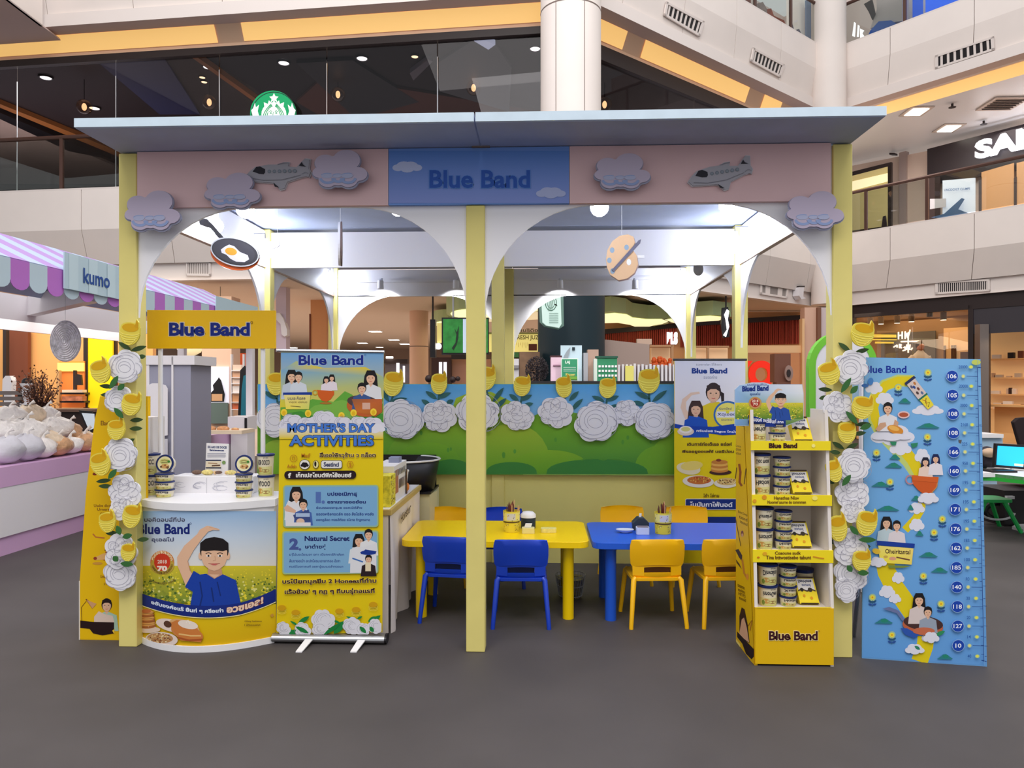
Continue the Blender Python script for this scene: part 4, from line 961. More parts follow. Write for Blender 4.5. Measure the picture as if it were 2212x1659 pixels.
A.poly([(1588, 919), (1588, 842), (1597, 833), (1612, 830), (1664, 831), (1732, 831), (1735, 850), (1735, 905), (1700, 918)], [(120, 160, 210), (150, 186, 226), (150, 186, 226), (196, 214, 236), (220, 228, 240), (236, 236, 240), (226, 230, 236), (140, 170, 90), (80, 120, 60)])
field(A, 1588, 870, 1735, 905, 3, 160, 1.6)
boy(A, 1686, 862, 24, (40, 78, 160)); A.o += .0003
A.text('Blued Band', 1603, 834, 1660, 846, (24, 50, 130), .05, dy=-2); A.text('อุเอสไป', 1620, 848, 1642, 855, (50, 80, 150), .02)
A.text('เบบอคิดอบส์กีปอ', 1614, 828, 1656, 833, (60, 90, 160), .01)
A.ell(1631, 870, 14, 13, (196, 150, 90), 20); A.ell(1631, 870, 10, 9.5, (170, 50, 40), 20); A.text('2018', 1624, 863, 1638, 869, (240, 220, 200), .03); A.text('70', 1626, 870, 1637, 876, (240, 220, 200), .03)
A.poly([(1616, 896), (1650, 905), (1697, 908), (1697, 922), (1650, 922), (1616, 915)], (20, 50, 134)); A.text('ออับองค์ อแร๊ยึ้นท่ อวฃ', 1617, 899, 1692, 909, (240, 240, 246), .03, dy=8, halo=None)
A.make('header_print', rack)
for k, (pl, tx) in enumerate(zip(rfp, ((('Coaoune sudk', 1674, 1191, 1730, 1198), ('Tina bttwostisebo tabunt', 1655, 1200, 1752, 1208)), (('Hanathas Nlov', 1672, 1072, 1726, 1079), ('Noomef asurne de tommmen', 1658, 1081, 1741, 1088)), (('Blue Band', 1661, 957, 1722, 968),)))):
    A = Art(pl, .001, .0003)
    for t_, a, b, c_, d in tx: A.text(t_, a, b, c_, d, (96, 50, 20) if k != 2 else (60, 20, 24), .05 if k == 2 else .02)
    if k == 0: A.ell(1652, 1196, 5, 4, (226, 170, 40), 12); A.ell(1638, 1204, 3, 2, (206, 120, 30), 10); A.line([(1756, 1202), (1770, 1205), (1780, 1206)], 2.4, (214, 140, 40))
    if k == 1: A.ell(1651, 1074, 5, 5, (226, 150, 40), 12); A.ell(1630, 1082, 4, 4, (226, 160, 40), 12); A.ell(1760, 1076, 6, 5, (252, 236, 120), 12)
    if k == 2: A.ell(1757, 963, 4, 4, (252, 240, 140), 12)
    A.make('lip_print', rack)
A = Art(YP(rf-.007), .001, .0003)
A.text('Blue Band', 1661, 1363, 1766, 1383, (60, 16, 28), .03, halo=(250, 226, 150), hw=.05); A.ring(1769, 1363, 1.4, 1.4, .5, (120, 40, 40), 10); A.line([(1634, 1312), (1796, 1312)], 2, (246, 220, 70))
A.make('base_print', rack)
sp_ = XP(rx0-.0015, -1); A = Art(lambda x, y, o: sp_(x, y, o), .001, .00005)
A.poly([(1590, 900), (1606, 890), (1630, 1436), (1590, 1396)], (232, 186, 8))
B4 = (96, 60, 20)
A.text('Elavées', 1588+2, 912, 1607, 920, B4, .02, dy=2)
for k in range(3): A.text(('Lvnos', 'onnvs', 'utsus')[k], 1590, 960+8*k, 1601, 965+8*k, B4, .01, dy=2)
A.line([(1597, 1002), (1600, 1020), (1598, 1042), (1603, 1050)], 5, (150, 70, 30)); A.line([(1592, 1010), (1589, 1034)], 2, B4); A.line([(1612, 1012), (1608, 1046)], 2, B4)
for k in range(3): A.text(('Bolt Dxcp', 'tasnd', 'tounol')[k], 1595+2*k, 1102+10*k, 1615, 1109+10*k, B4, .01, dy=8)
A.line([(1590, 1122), (1597, 1160), (1601, 1180)], 1.4, (60, 40, 30)); A.ell(1604, 1153, 3, 7, (130, 70, 40), 12); A.ell(1604, 1156, 2, 4, (220, 170, 130), 10)
A.poly([(1589, 1188), (1596, 1186), (1604, 1200), (1603, 1212), (1597, 1204)], (30, 30, 60)); A.poly([(1590, 1208), (1598, 1218), (1603, 1230), (1592, 1216)], (60, 40, 40)); A.line([(1604, 1208), (1608, 1238), (1614, 1248)], 4, (200, 130, 50)); A.ell(1615, 1246, 3, 7, (230, 150, 60), 10)
for k in range(4): A.text(('toounrno', 'eonlnto', 'HITFS', 'tnnkl')[k], 1594+k, 1260+9*k, 1609+k, 1267+9*k, B4, .01, dy=7)
A.poly([(1598, 1370), (1598, 1330), (1603, 1312), (1609, 1316), (1616, 1350), (1620, 1390), (1606, 1380)], (50, 26, 26)); A.poly([(1597, 1372), (1603, 1338), (1608, 1334), (1614, 1356), (1619, 1388)], (226, 176, 140)); A.line([(1617, 1352), (1625, 1340), (1621, 1362)], 2, (190, 120, 40))
A.poly([(1593, 1364), (1629, 1402), (1629, 1418), (1624, 1424), (1612, 1412), (1604, 1390), (1593, 1376)], (36, 20, 24)); A.poly([(1591, 1380), (1600, 1392), (1600, 1402), (1591, 1394)], (250, 226, 120))
A.make('side_print', rack)
# goods on the rack
pxm = lambda px, y, z: YP(y)(px, 900).x
rows_ = [(zsh[0]-.012, (('Dinvcalco', 'innorGeo'), 4, 1)), (zlip[0]-.012, (('Rumalrgo', 'Imonicas'), 4, 2)), (zlip[1]-.012, (('Uoc mooc', 'Hacicod'), 4, 3)), (zlip[2]-.012, (('Inerica',), 2, 4))]
rn = {1: 'bottom shelf', 2: 'second shelf from below', 3: 'third shelf from below', 4: 'top shelf'}
LX = {1: 1658, 2: 1649, 3: 1643, 4: 1635}; SX = {1: 1702, 2: 1692, 3: 1689, 4: 1679}; BX = {1: 1752, 2: 1736, 3: 1737, 4: 1738}
bh = {1: (1250, 1307), 2: (1130, 1186), 3: (1015, 1066), 4: (897, 950)}
for z, (bigs, ns, lv) in rows_:
    yf = lean(z)+.07
    for k, tx in enumerate(bigs):
        zz = z+(len(bigs)-1-k)*.114
        tub(.053, .112, tx, 'large cream tub with navy lid on the %s%s' % (rn[lv], '' if len(bigs) == 1 else (', upper of two' if k == 0 else ', lower of two')), (pxm(LX[lv], yf, z), yf, zz+.001), 'large tubs on the display rack', .0)
    for k in range(ns):
        tub(.046, .0515 if lv != 1 else .053, ('Oomae', 'Lasuno', 'Xuml', 'Nodal')[k], 'small flat tub on the %s, %s in its stack' % (rn[lv], {2: ('topmost', 'lowest'), 4: ('topmost', 'second', 'third', 'lowest')}[ns][k]), (pxm(SX[lv], yf, z), yf+.0, z+.001+(ns-1-k)*(.0525 if lv != 1 else .054)), 'small tubs on the display rack', .0, False)
    # yellow packet leaning back
    y0_, y1_ = bh[lv]; yl = yf-.02; x = pxm(BX[lv], yl, z); hgt = (y1_-y0_)/F*yl; wd = .052
    t = thing('powder_box', 'yellow food box leaning back on the %s' % rn[lv], 'box', (x, yl, z+.001), 'yellow boxes on the display rack')
    tl = .28; up = Vector((-.16, tl, 1)).normalized(); rx_ = Vector((1, 0, 0)); nrm = rx_.cross(up).normalized()
    build('carton', MB().obox(Vector((x, yl+.035, z+.003))+up*hgt/2, rx_*wd, nrm*.02, up*hgt/2), mat('box_yellow', (238, 214, 40), rough=.5), t)
    oo = Vector((x, yl+.035, z+.003))+nrm*(.021 if nrm.y < 0 else -.021); fn = lambda X, Y, o, oo=oo, up=up, n_=(nrm if nrm.y < 0 else -nrm), h_=hgt, w__=wd: oo+rx_*X*w__+up*Y*h_+n_*o
    A = Art(fn, .0005, .0003); A.rect(-.85, .5, .85, .92, (232, 228, 226)); 
    A.text('Savirlone', -.7, .76, .7, .88, (40, 50, 90), .03); A.text('soumd', -.4, .62, .5, .73, (50, 70, 130), .02); A.line([(-.9, .48), (-.5, .54), (0, .47), (.5, .53), (.9, .48)], .05, (80, 60, 40))
    A.ell(-.5, .52, .18, .07, (40, 36, 30), 10); A.ell(.35, .52, .24, .08, (60, 50, 40), 10); A.ell(-.4, .3, .12, .05, (220, 150, 30), 10); A.ell(.3, .22, .14, .05, (220, 150, 30), 10); A.rect(-.9, .0, .9, .04, (60, 40, 20)); A.rect(-.95, .94, .95, 1, (60, 40, 20))
    A.make('carton_print', t)
t = thing('spread_tub', 'dark lidded tub behind the leaning box on the bottom shelf', 'tub', (pxm(1740, lean(.3)+.17, .3), lean(.3)+.2, zsh[0]-.011), 'large tubs on the display rack')
build('tub_body', MB().lathe([(.044, 0), (.05, .15)], n=24), M_tub, t, local=True); build('lid', MB().lathe([(.052, .15), (.055, .168), (.0001, .17)], n=24), M_lid, t, local=True)
# ---- growth chart board
g0 = Z0(1862, 1422); g1 = Z0(2132, 1440)
gz = P(2118, 776, 4.005); upv = (gz-g1).normalized(); dv = (g1-g0).normalized(); gn = dv.cross(upv).normalized()
if gn.dot(EYE-g0) < 0: gn = -gn
gp_ = PL(g0, gn)
gpx = [(1862, 1422), (2132, 1440), (2118, 776), (1867, 772)]
chart = thing('height_chart', 'tall sky blue height chart board with a winding yellow path and a ruler', 'height chart', (g0+g1)/2)
build('board', MB().slab(gp_, gpx, -.012, 0), mat('sky_board', (112, 168, 222), rough=.45), chart)
build('stand_leg', MB().tube([Vector((g0.x+.1, g0.y+.35, .0)), Vector((g0.x+.1, g0.y+.075, 1.2))], .012, 6), M_metal, chart); build('stand_leg', MB().tube([Vector((g1.x-.1, g1.y+.35, .0)), Vector((g1.x-.1, g1.y+.075, 1.2))], .012, 6), M_metal, chart)
A = Art(gp_, .001, .00003)
A.poly([(1863, 1420), (2131, 1438), (2117, 777), (1868, 773)], [(96, 156, 218), (100, 158, 220), (122, 178, 226), (124, 180, 226)])
A.text('Blue Band', 1867, 790, 1958, 806, (18, 48, 150), .028)
YW = (224, 202, 24)
A.line([(1975, 823), (1940, 822), (1912, 832), (1893, 852), (1884, 880), (1888, 905), (1900, 930), (1916, 950), (1940, 975), (1962, 998), (1990, 1040)], 26, (190, 206, 120)); A.line([(1972, 823), (1940, 823), (1913, 833), (1895, 853), (1887, 880), (1891, 905), (1902, 928)], 20, YW)
A.line([(1955, 975), (1970, 993), (1985, 1020), (1995, 1040)], 24, YW); A.line([(1992, 1080), (1990, 1100), (1978, 1120), (1955, 1145)], 17, YW)
A.line([(1912, 1215), (1915, 1235), (1930, 1265), (1948, 1290), (1972, 1325)], 40, YW); A.line([(2000, 1375), (1998, 1395), (1986, 1429)], 36, YW)
CW_ = (222, 222, 234)
for x, y, w_, h_ in ((1888, 838, 36, 26), (1911, 862, 38, 26), (2004, 886, 66, 22), (1928, 940, 92, 44), (1945, 968, 46, 30), (1992, 985, 32, 30), (2004, 1076, 44, 28), (1980, 1098, 34, 24), (1980, 1134, 32, 26), (1896, 1214, 36, 22), (1940, 1248, 26, 24), (1916, 1278, 34, 26), (1933, 1293, 26, 20), (2008, 1376, 34, 24), (1975, 1402, 40, 22)):
    A.cloud(x, y, w_, h_*1.3, CW_)
def plantlet(x, y, s=1):
    A.ell(x, y, 8*s, 8*s, (170, 196, 150), 14); A.ell(x, y, 5*s, 5*s, (240, 220, 60), 12); A.ell(x, y, 2*s, 2*s, (220, 150, 40), 8)
    for k in (0, 1):
        for sx in (-1, 1): A.leaf(x, y+(11+6*k)*s, x+sx*9*s, y+(6.5+7*k)*s, 4*s, (34, 84, 120) if k == 0 else (40, 78, 150))
    A.line([(x, y+6*s), (x, y+20*s)], .9*s, (34, 84, 120))
for x, y in ((2004, 805), (1940, 837), (2003, 944), (1893, 978), (1922, 1041), (2035, 1121), (2017, 1150), (1994, 1244), (1884, 1290), (2032, 1304), (1926, 1371)): plantlet(x, y)
for x, y, w_ in ((1953, 866, 28), (2003, 920, 52), (1932, 987, 24), (1929, 1005, 38), (1901, 1046, 40), (1916, 1098, 52), (1978, 1076, 22), (1966, 1096, 14), (2004, 1198, 42), (2028, 1231, 38), (1908, 1341, 40), (2040, 1418, 34), (1985, 1152, 18)):
    c_ = (46, 124, 134); A.poly([(x-w_/2, y+5), (x-w_*.3, y), (x-w_*.12, y-5), (x+w_*.08, y-6), (x+w_*.25, y-2), (x+w_/2, y+4), (x+w_*.4, y+6)], c_)
    A.ell(x+w_*.05, y-1, w_*.2, 4, (38, 132, 110), 12)
A.ell(1880, 824, 6, 8, (70, 130, 200), 14, .2); A.ell(1868, 833, 8, 4, (60, 110, 180), 12)
# tube of spread
cs, sn = math.cos(math.radians(52)), math.sin(math.radians(52)); T = lambda u, v: (1968+u*cs-v*sn, 826+u*sn+v*cs)
A.poly([T(-8, -13), T(-2, -14), T(-2, 14), T(-8, 13)], (40, 50, 90)); A.poly([T(-2, -11), T(38, -11), T(38, 11), T(-2, 11)], (214, 196, 190)); A.poly([T(38, -12), T(42, -12), T(42, 12), T(38, 12)], (40, 110, 90)); A.poly([T(42, -10), T(68, -8), T(68, 8), T(42, 10)], (232, 214, 60))
for u, v, c_ in ((6, -4, (190, 120, 60)), (12, 2, (40, 70, 140)), (20, -3, (110, 60, 50)), (26, 4, (80, 60, 60)), (32, -4, (90, 110, 150)), (8, 6, (90, 90, 120))): e = T(u, v); A.ell(e[0], e[1], 4, 2.6, c_, 10, .9)
A.line([T(46, -4), T(54, 4), T(58, -4), T(64, 4)], 1.4, (90, 60, 30)); A.line([T(44, 5), T(52, 0), T(62, 6)], 1.2, (180, 90, 30))
# figures
A.figure(1917, 881, 24, shirt=(224, 222, 228)); A.poly([(1900, 914), (1912, 912), (1914, 920), (1898, 932), (1890, 928)], (206, 160, 130)); A.poly([(1932, 906), (1940, 912), (1938, 924), (1928, 922)], (206, 160, 130)); A.ell(1933, 928, 18, 9, (214, 140, 50), 18, .3); A.ell(1930, 925, 12, 5, (236, 180, 90), 14, .3); A.cloud(1925, 944, 80, 20, CW_)
A.ell(1951, 896, 13, 8, (226, 190, 190), 16); A.ell(1951, 896, 10, 5, (176, 84, 56), 14)
A.poly([(1921, 954), (1936, 954), (1934, 962), (1926, 962)], (46, 132, 96)); A.poly([(1966, 958), (1982, 956), (1980, 964), (1970, 968)], (46, 132, 96))
A.poly([(1968, 1026), (2026, 1030), (2024, 1050), (2012, 1064), (1998, 1070), (1982, 1058), (1970, 1044)], (204, 88, 34)); A.ring(1965, 1036, 9, 9, 3, (186, 130, 140), 14, .8, 5.4); A.line([(2026, 1030), (2022, 1052), (2010, 1066)], 2, (190, 140, 80))
A.figure(1998, 997, 17, long=True, hair=(30, 30, 50), shirt=(232, 206, 190)); A.figure(2020, 990, 17, long=True, hair=(24, 34, 80), shirt=(226, 220, 228)); A.poly([(1969, 1027), (2026, 1031), (2024, 1042), (1971, 1038)], (210, 94, 38)); A.cloud(2004, 1076, 44, 30, CW_)
A.figure(1914, 1128, 23, long=True, shirt=(188, 206, 214)); A.figure(1936, 1134, 21, shirt=(222, 212, 216))
A.poly([(1893, 1167), (1975, 1174), (1974, 1183), (1893, 1177)], (24, 58, 150)); A.poly([(1896, 1178), (1972, 1184), (1968, 1219), (1900, 1215)], [(240, 220, 120), (240, 214, 120), (236, 210, 90), (240, 226, 60)])
A.text('Oheiritantal', 1911, 1185, 1965, 1195, (60, 34, 30), .02, dy=2); A.ell(1927, 1206, 8, 4, (222, 160, 130), 12); A.ell(1912, 1202, 5, 3, (206, 170, 80), 10); A.line([(1935, 1203), (1964, 1209)], 3, (110, 70, 50)); A.ell(1892, 1190, 9, 6, (230, 190, 60), 12, .3)
A.cloud(1897, 1214, 34, 26, CW_); A.poly([(1916, 1220), (1966, 1222), (1950, 1226), (1920, 1226)], (120, 140, 60))
A.poly([(1905, 1314), (1920, 1310), (1940, 1318), (1950, 1332), (1954, 1344), (1946, 1338), (1936, 1324), (1918, 1318)], (104, 116, 160)); A.ell(1992, 1351, 44, 20, (186, 96, 64), 24, .12); A.ell(1993, 1345, 43, 16, (70, 44, 42), 24, .12)
A.poly([(1944, 1356), (1958, 1356), (1984, 1370), (1974, 1378), (1954, 1370)], (44, 84, 170)); A.leaf(2018, 1372, 2040, 1362, 9, (46, 140, 90))
A.figure(1984, 1294, 25, long=True, shirt=(216, 200, 196)); A.figure(2003, 1320, 22, shirt=(150, 160, 176)); A.ell(1994, 1362, 24, 8, (196, 106, 74), 16); A.cloud(2010, 1376, 34, 30, CW_); A.cloud(1975, 1402, 40, 26, CW_); A.leaf(1974, 1394, 1986, 1402, 7, (46, 130, 100))
# ruler
nums = [('106', 813), ('105', 854), ('108', 894), ('108', 935), ('166', 976), ('160', 1017), ('169', 1058), ('171', 1100), ('176', 1142), ('162', 1183), ('185', 1225), ('140', 1267), ('118', 1309), ('127', 1351), ('10', 1393)]
for k, (t_, y) in enumerate(nums):
    x = 2055+k*.93; A.ell(x, y, 13.6, 13, (150, 186, 226), 24); A.ell(x, y, 12.6, 12, (24, 66, 168), 24); wd = 9.5 if len(t_) == 3 else 6.5; A.text(t_, x-wd, y-4.6, x+wd, y+4.6, (236, 240, 250), .02)
    A.ell(x+24, y, 4.4, 4.4, (180, 204, 170), 12); A.ell(x+24, y, 2.6, 2.6, (236, 224, 130), 10); A.line([(x+31, y), (x+56, y+.5)], .9, (24, 56, 130))
sm = ['20000', '20000', '3000', '2168', '225', '958', '195', '195', '195', '1ES', '100', 'RO', '30', '20', '14', '40']
for k, t_ in enumerate(sm):
    y = 793+k*41.5; x = 2078+k*.9; hw_ = 1.9*len(t_); A.text(t_, x-hw_, y-3.6, x+hw_, y+3.4, (34, 84, 160), .01); A.ell(x+17, y, 5, 4, (176, 208, 150), 12); A.ell(x+17, y, 3, 3, (236, 228, 90), 10); A.line([(x+30+.2*k, y+.5), (x+37+.0*k, y+.5)], 1.1, (24, 56, 130))
A.ell(2106, 783, 10, 6, (196, 206, 100), 14)
A.line([(2108.5, 794), (2123, 1427)], 1.3, (30, 66, 140)); A.line([(2108, 794), (2117, 794.5)], 1.4, (24, 56, 130))
for k in range(32): y = 804+k*19.6; x = 2108.7+14.3*(y-794)/633; A.line([(x-6, y), (x, y)], .9, (30, 66, 140))
for k in range(14): y = 834+k*43; x = 2108.7+14.3*(y-794)/633; A.line([(x, y), (x+8, y+.6)], .9, (30, 66, 140))
A.line([(2117, 1424), (2128, 1427)], 1.6, (24, 56, 130)); A.line([(2109, 778), (2124, 1436)], .5, (140, 186, 226))
A.make('chart_print', chart)
# ================================================================ banners, counters and the left stall
# ---- tall roll-up banner
bp1 = Z0(590, 1392); bp2 = Z0(830, 1386)
r0 = Vector((bp1.x, (bp1.y+bp2.y)/2+.0, 0)); yB = r0.y
bpl = YP(yB)
ban = thing('rollup_banner', 'tall yellow and blue roll-up banner about Mothers Day activities', 'banner', (bpl(710, 1300).x, yB, 0))
def ctop(px, py): return bpl(px, py)
build('sheet', MB().slab(bpl, [(597, 1372), (826, 1366), (829, 760), (607, 758)], -.003, 0), mat('banner_vinyl', (222, 196, 20), rough=.4), ban)
a, b = bpl(590, 1385), bpl(832, 1385); zt_ = bpl(700, 1368).z
cs_ = [Vector((a.x, yB+.045*math.cos(t_)+.01, zt_*.52+zt_*.48*math.sin(t_))) for t_ in [2*PI*k/20 for k in range(20)]]
build('base_cassette', MB().prism(cs_, Vector((b.x-a.x, 0, 0))), M_metal, ban)
build('end_cap', MB().prism([c+Vector((b.x-a.x, 0, 0)) for c in cs_], Vector((.012, 0, 0))), M_black, ban)
a, b = bpl(598, 757), bpl(830, 760)
build('top_rail', MB().tube([a, b], .009, 8), M_chrome, ban)
build('support_pole', MB().tube([Vector(((a.x+b.x)/2, yB+.03, .03)), Vector(((a.x+b.x)/2, yB+.02, a.z))], .01, 8), M_metal, ban)
for px in (650, 768):
    q = Z0(px, 1410); build('foot', MB().prism([(q.x-.03, q.y, .0), (q.x+.005, q.y, 0), (q.x+.03, yB-.02, .03), (q.x-.015, yB-.02, .03)], Vector((0, 0, .006))), M_white, ban)
A = Art(bpl, .001, .00003)
YL = (226, 198, 14)
A.poly([(597, 1371), (826, 1365), (829, 762), (607, 760)], YL)
A.poly([(606, 930), (607, 761), (829, 763), (828, 930)], [(226, 200, 20), (112, 164, 212), (112, 164, 212), (226, 200, 20)])
A.poly([(606, 870), (607, 800), (640, 780), (700, 795), (790, 793), (829, 815), (828, 900), (606, 900)], [(210, 200, 60), (120, 166, 200), (180, 190, 130), YL, YL, (160, 180, 140), YL, YL])
A.text('Blue Band', 645, 767, 785, 789, (18, 40, 132), .03, halo=(176, 196, 216), hw=.03); A.ring(789, 767, 1.8, 1.8, .8, (40, 90, 160), 10)
A.poly([(606, 910), (606, 880), (640, 878), (675, 862), (720, 868), (745, 845), (760, 852), (780, 870), (828, 860), (828, 910)], (96, 164, 58)); A.poly([(640, 905), (680, 876), (740, 864), (790, 880), (828, 890), (828, 915), (640, 915)], (120, 176, 70)); A.poly([(606, 910), (606, 895), (650, 888), (680, 900), (760, 905), (828, 893), (828, 915)], (66, 140, 52))
A.figure(630, 812, 24, long=True, shirt=(190, 200, 212)); A.figure(645, 813, 21, shirt=(206, 212, 222))
A.figure(705, 820, 13, long=True, shirt=(226, 214, 222)); A.figure(717, 816, 13, long=True, shirt=(226, 214, 222))
A.poly([(684, 842), (722, 845), (722, 852), (714, 863), (706, 868), (696, 866), (688, 856)], (206, 92, 30)); A.ring(681, 848, 5, 5, 2.4, (200, 150, 40), 12); A.ell(704, 871, 13, 2.2, (170, 110, 40), 14)
A.figure(801, 815, 27, long=True, shirt=(220, 220, 224)); A.ell(787, 878, 38, 22, (190, 92, 40), 24, .1); A.ell(784, 868, 34, 14, (80, 60, 60), 20, .1); A.figure(782, 838, 23, shirt=(60, 86, 140)); A.poly([(760, 862), (826, 862), (826, 890), (812, 900), (770, 890)], [(150, 90, 60), (190, 96, 50), (180, 96, 40), (160, 84, 30), (200, 110, 40)]); A.rect(783, 870, 800, 884, (214, 170, 150))
for x, y in ((764, 892), (807, 890), (738, 898), (614, 891), (666, 893)): A.ell(x, y, 7, 8, (242, 208, 60), 12); A.ell(x, y+1, 4, 5, (226, 180, 30), 10)
A.poly([(612, 848), (674, 847), (674, 853), (612, 853)], (20, 52, 140)); A.poly([(614, 853), (671, 853), (668, 884), (618, 884)], [(230, 214, 140), (226, 210, 130), (206, 210, 100), (240, 220, 80)]); A.text('บเบเอ คิเอลล', 622, 857, 660, 864, (30, 40, 90), .02); A.text('ากสุดย เอยคมอ', 624, 867, 664, 872, (70, 40, 30), .01); A.line([(628, 877), (650, 879)], 1.2, (60, 40, 30))
q = random.Random(4)
for x, y, r in ((632, 910, 25), (665, 915, 22), (700, 905, 29), (740, 915, 24), (775, 912, 20), (806, 916, 24), (618, 920, 16)):
    A.cloud(x, y, r*2.1, r*1.5, (216, 214, 226))
    for k in range(4): A.ring(x+q.uniform(-4, 4), y-2, r*(.85-.18*k), r*(.6-.12*k), .6, (150, 150, 166), 16, q.uniform(0, 3), q.uniform(4, 6))
A.o += .0001
A.grad(604, 925, 828, 948, [(0, (222, 218, 210)), (1, YL)]); A.cloud(810, 925, 44, 26, (222, 220, 228))
A.o += .0002
A.text("MOTHER'S DAY", 622, 914, 810, 934, (70, 120, 206), .035, halo=(20, 30, 70), hw=.03, dy=0); A.o += .0002
A.text('ACTIVITIES', 626, 940, 808, 963, (70, 122, 208), .035, halo=(20, 30, 70), hw=.03)
BR = (60, 24, 34)
A.text('ส่ีเออไพิรวุร้าน ว ถล็อต', 691, 977, 812, 990, BR, .03, halo=(240, 226, 150), hw=.03); A.text("Mad'", 652, 979, 671, 988, (176, 96, 30), .01); A.text('Aufeln', 621, 1003, 641, 1011, (176, 96, 30), .01)
A.ring(635, 990, 7.5, 7.5, .9, (176, 96, 30), 18); A.text('ต', 632, 986, 638, 994, (176, 96, 30))
A.ell(659, 1003, 11.5, 11, (40, 30, 40), 24); A.ell(659, 1003, 10.5, 10, (232, 226, 216), 24); A.cloud(659, 1004, 17, 14, (28, 20, 26))
A.ell(683, 1003, 6, 8.5, (230, 220, 150), 18); A.ring(683, 1003, 6, 8.5, 1, (40, 30, 40), 18); A.ell(682, 1002, 2.4, 6, (30, 24, 24), 12)
A.rr(694, 994, 740, 1012, 5, (40, 40, 60)); A.rr(695, 995, 739, 1011, 4.5, (228, 226, 220)); A.text('Seatinci', 700, 998, 733, 1008, (36, 44, 90), .04)
A.ring(757, 1003, 7, 8, 1, (190, 110, 30), 6); A.text('S', 755, 999, 760, 1008, (190, 110, 30), .02)
A.rr(615, 1017, 770, 1035, 8.5, (36, 20, 26), dy=-1); A.text('f', 623, 1021, 630, 1032, (236, 232, 226), .05); A.text('เก็ทเปลไยนต์ฟิกไย้อนยย์', 640, 1020, 760, 1031, (236, 232, 226), .04, dy=0)
A.rr(613, 1048, 818, 1139, 6, (150, 184, 150), dy=-1); A.rr(616, 1051, 815, 1136, 5, (122, 170, 208), dy=-1)
A.figure(641, 1066, 27, long=True, shirt=(224, 222, 226)); A.poly([(616, 1098), (624, 1080), (640, 1090), (645, 1136), (618, 1136)], (224, 222, 226)); A.poly([(614, 1096), (622, 1090), (640, 1102), (640, 1108), (618, 1104)], (222, 176, 148)); A.figure(656, 1088, 22, shirt=(70, 100, 170)); A.poly([(634, 1112), (668, 1100), (672, 1126), (640, 1128)], (60, 76, 130)); A.rect(640, 1108, 670, 1116, (170, 190, 220)); A.ell(650, 1126, 9, 7, (224, 190, 166), 14); A.rect(618, 1128, 672, 1136, (228, 222, 222))
A.text('1', 683, 1062, 694, 1086, (84, 112, 176), .06); A.ell(699, 1084, 3.6, 3.6, (84, 112, 176), 12)
A.text('บปยอเมิภาสุ', 708, 1062, 772, 1073, (24, 34, 110), .03); A.text('อราแงายออย์อน', 708, 1080, 791, 1087, (24, 34, 110), .03)
for k, t_ in enumerate(('ย่อบรรอยยารุบย ออกเมิดัส่ำง', 'ออองพอิลกอดลัค อออ ส้อโอลือ พอส์อ', 'อยกฎอ้อด พอรอ้ดีอย อโอาอ ร้าฐกรอาอ')): A.text(t_, 684, 1093+13*k, (783, 808, 800)[k], 1100+13*k, (36, 56, 140), .015)
A.rr(611, 1147, 818, 1240, 6, (160, 190, 140), dy=-2); A.rr(614, 1150, 815, 1237, 5, (126, 172, 208), dy=-2)
A.text('2', 626, 1162, 646, 1187, (72, 88, 150), .06); A.ell(649, 1186, 2.8, 2.8, (72, 88, 150), 12)
A.text('Natural Secret', 659, 1157, 756, 1168, (24, 30, 96), .035); A.text('ษาต๋าฃชุ่', 660, 1175, 704, 1187, (24, 34, 100), .03)
for k, t_ in enumerate(('มาุ่โม่มอะไยเมอา อกา เปื่อกหารักิทส์อก', 'ส้มขายอเม้า อะปกไหรมเอายาทออ อ้เกา', 'กมเยิโมยทากมที อยทาอู้ยมเมอส้าทออมา')): A.text(t_, 626, 1194+13*k, (744, 736, 742)[k], 1201+13*k, (30, 48, 130), .015)
A.figure(776, 1166, 24, long=True, shirt=(216, 222, 226)); A.figure(797, 1153, 22, shirt=(226, 226, 228)); A.poly([(758, 1200), (762, 1182), (790, 1180), (814, 1172), (814, 1236), (757, 1237)], (222, 222, 226)); A.figure(797, 1206, 18, shirt=(40, 26, 30)); A.ell(796, 1193, 17, 5, (30, 60, 150), 16); A.poly([(780, 1196), (812, 1196), (814, 1190), (790, 1186)], (24, 54, 140)); A.rect(790, 1214, 802, 1233, (230, 214, 180)); A.line([(762, 1205), (785, 1213)], 3, (60, 110, 180))
A.text('บรไบียทนุคฃีบ 2 Honeesที่กำบ', 611, 1249, 814, 1263, (56, 22, 34), .035, dy=-2, halo=(240, 228, 140), hw=.02); A.text("แรื้อฃ้วย' ๆ กฎ ๆ ทีบบรุ่ทอแรที่", 616, 1271, 810, 1285, (56, 22, 34), .035, dy=-2, halo=(240, 228, 140), hw=.02)
for x, y in ((610, 1312), (640, 1322), (734, 1319), (770, 1316), (807, 1305)): 
    A.ell(x, y, 9, 6, (206, 156, 16), 14)
    for k in range(3): A.ring(x, y+2+3*k, 10, 5, .7, (240, 220, 90), 10, .2, 2.9)
for x0, y0, x1, y1, wd in ((610, 1352, 596+4, 1345, 6), (645, 1345, 670, 1330, 9), (645, 1350, 628, 1340, 5), (648, 1355, 660, 1350, 5), (640, 1372, 618, 1357, 12), (655, 1368, 630, 1360, 9), (722, 1368, 745, 1340, 16), (730, 1350, 748, 1342, 6), (738, 1346, 720, 1338, 5), (780, 1342, 748, 1330, 6), (772, 1336, 784, 1330, 5), (800, 1345, 823, 1328, 10), (796, 1342, 812, 1330, 8)): A.leaf(x0, y0, x1, y1, wd, (30, 130, 62))
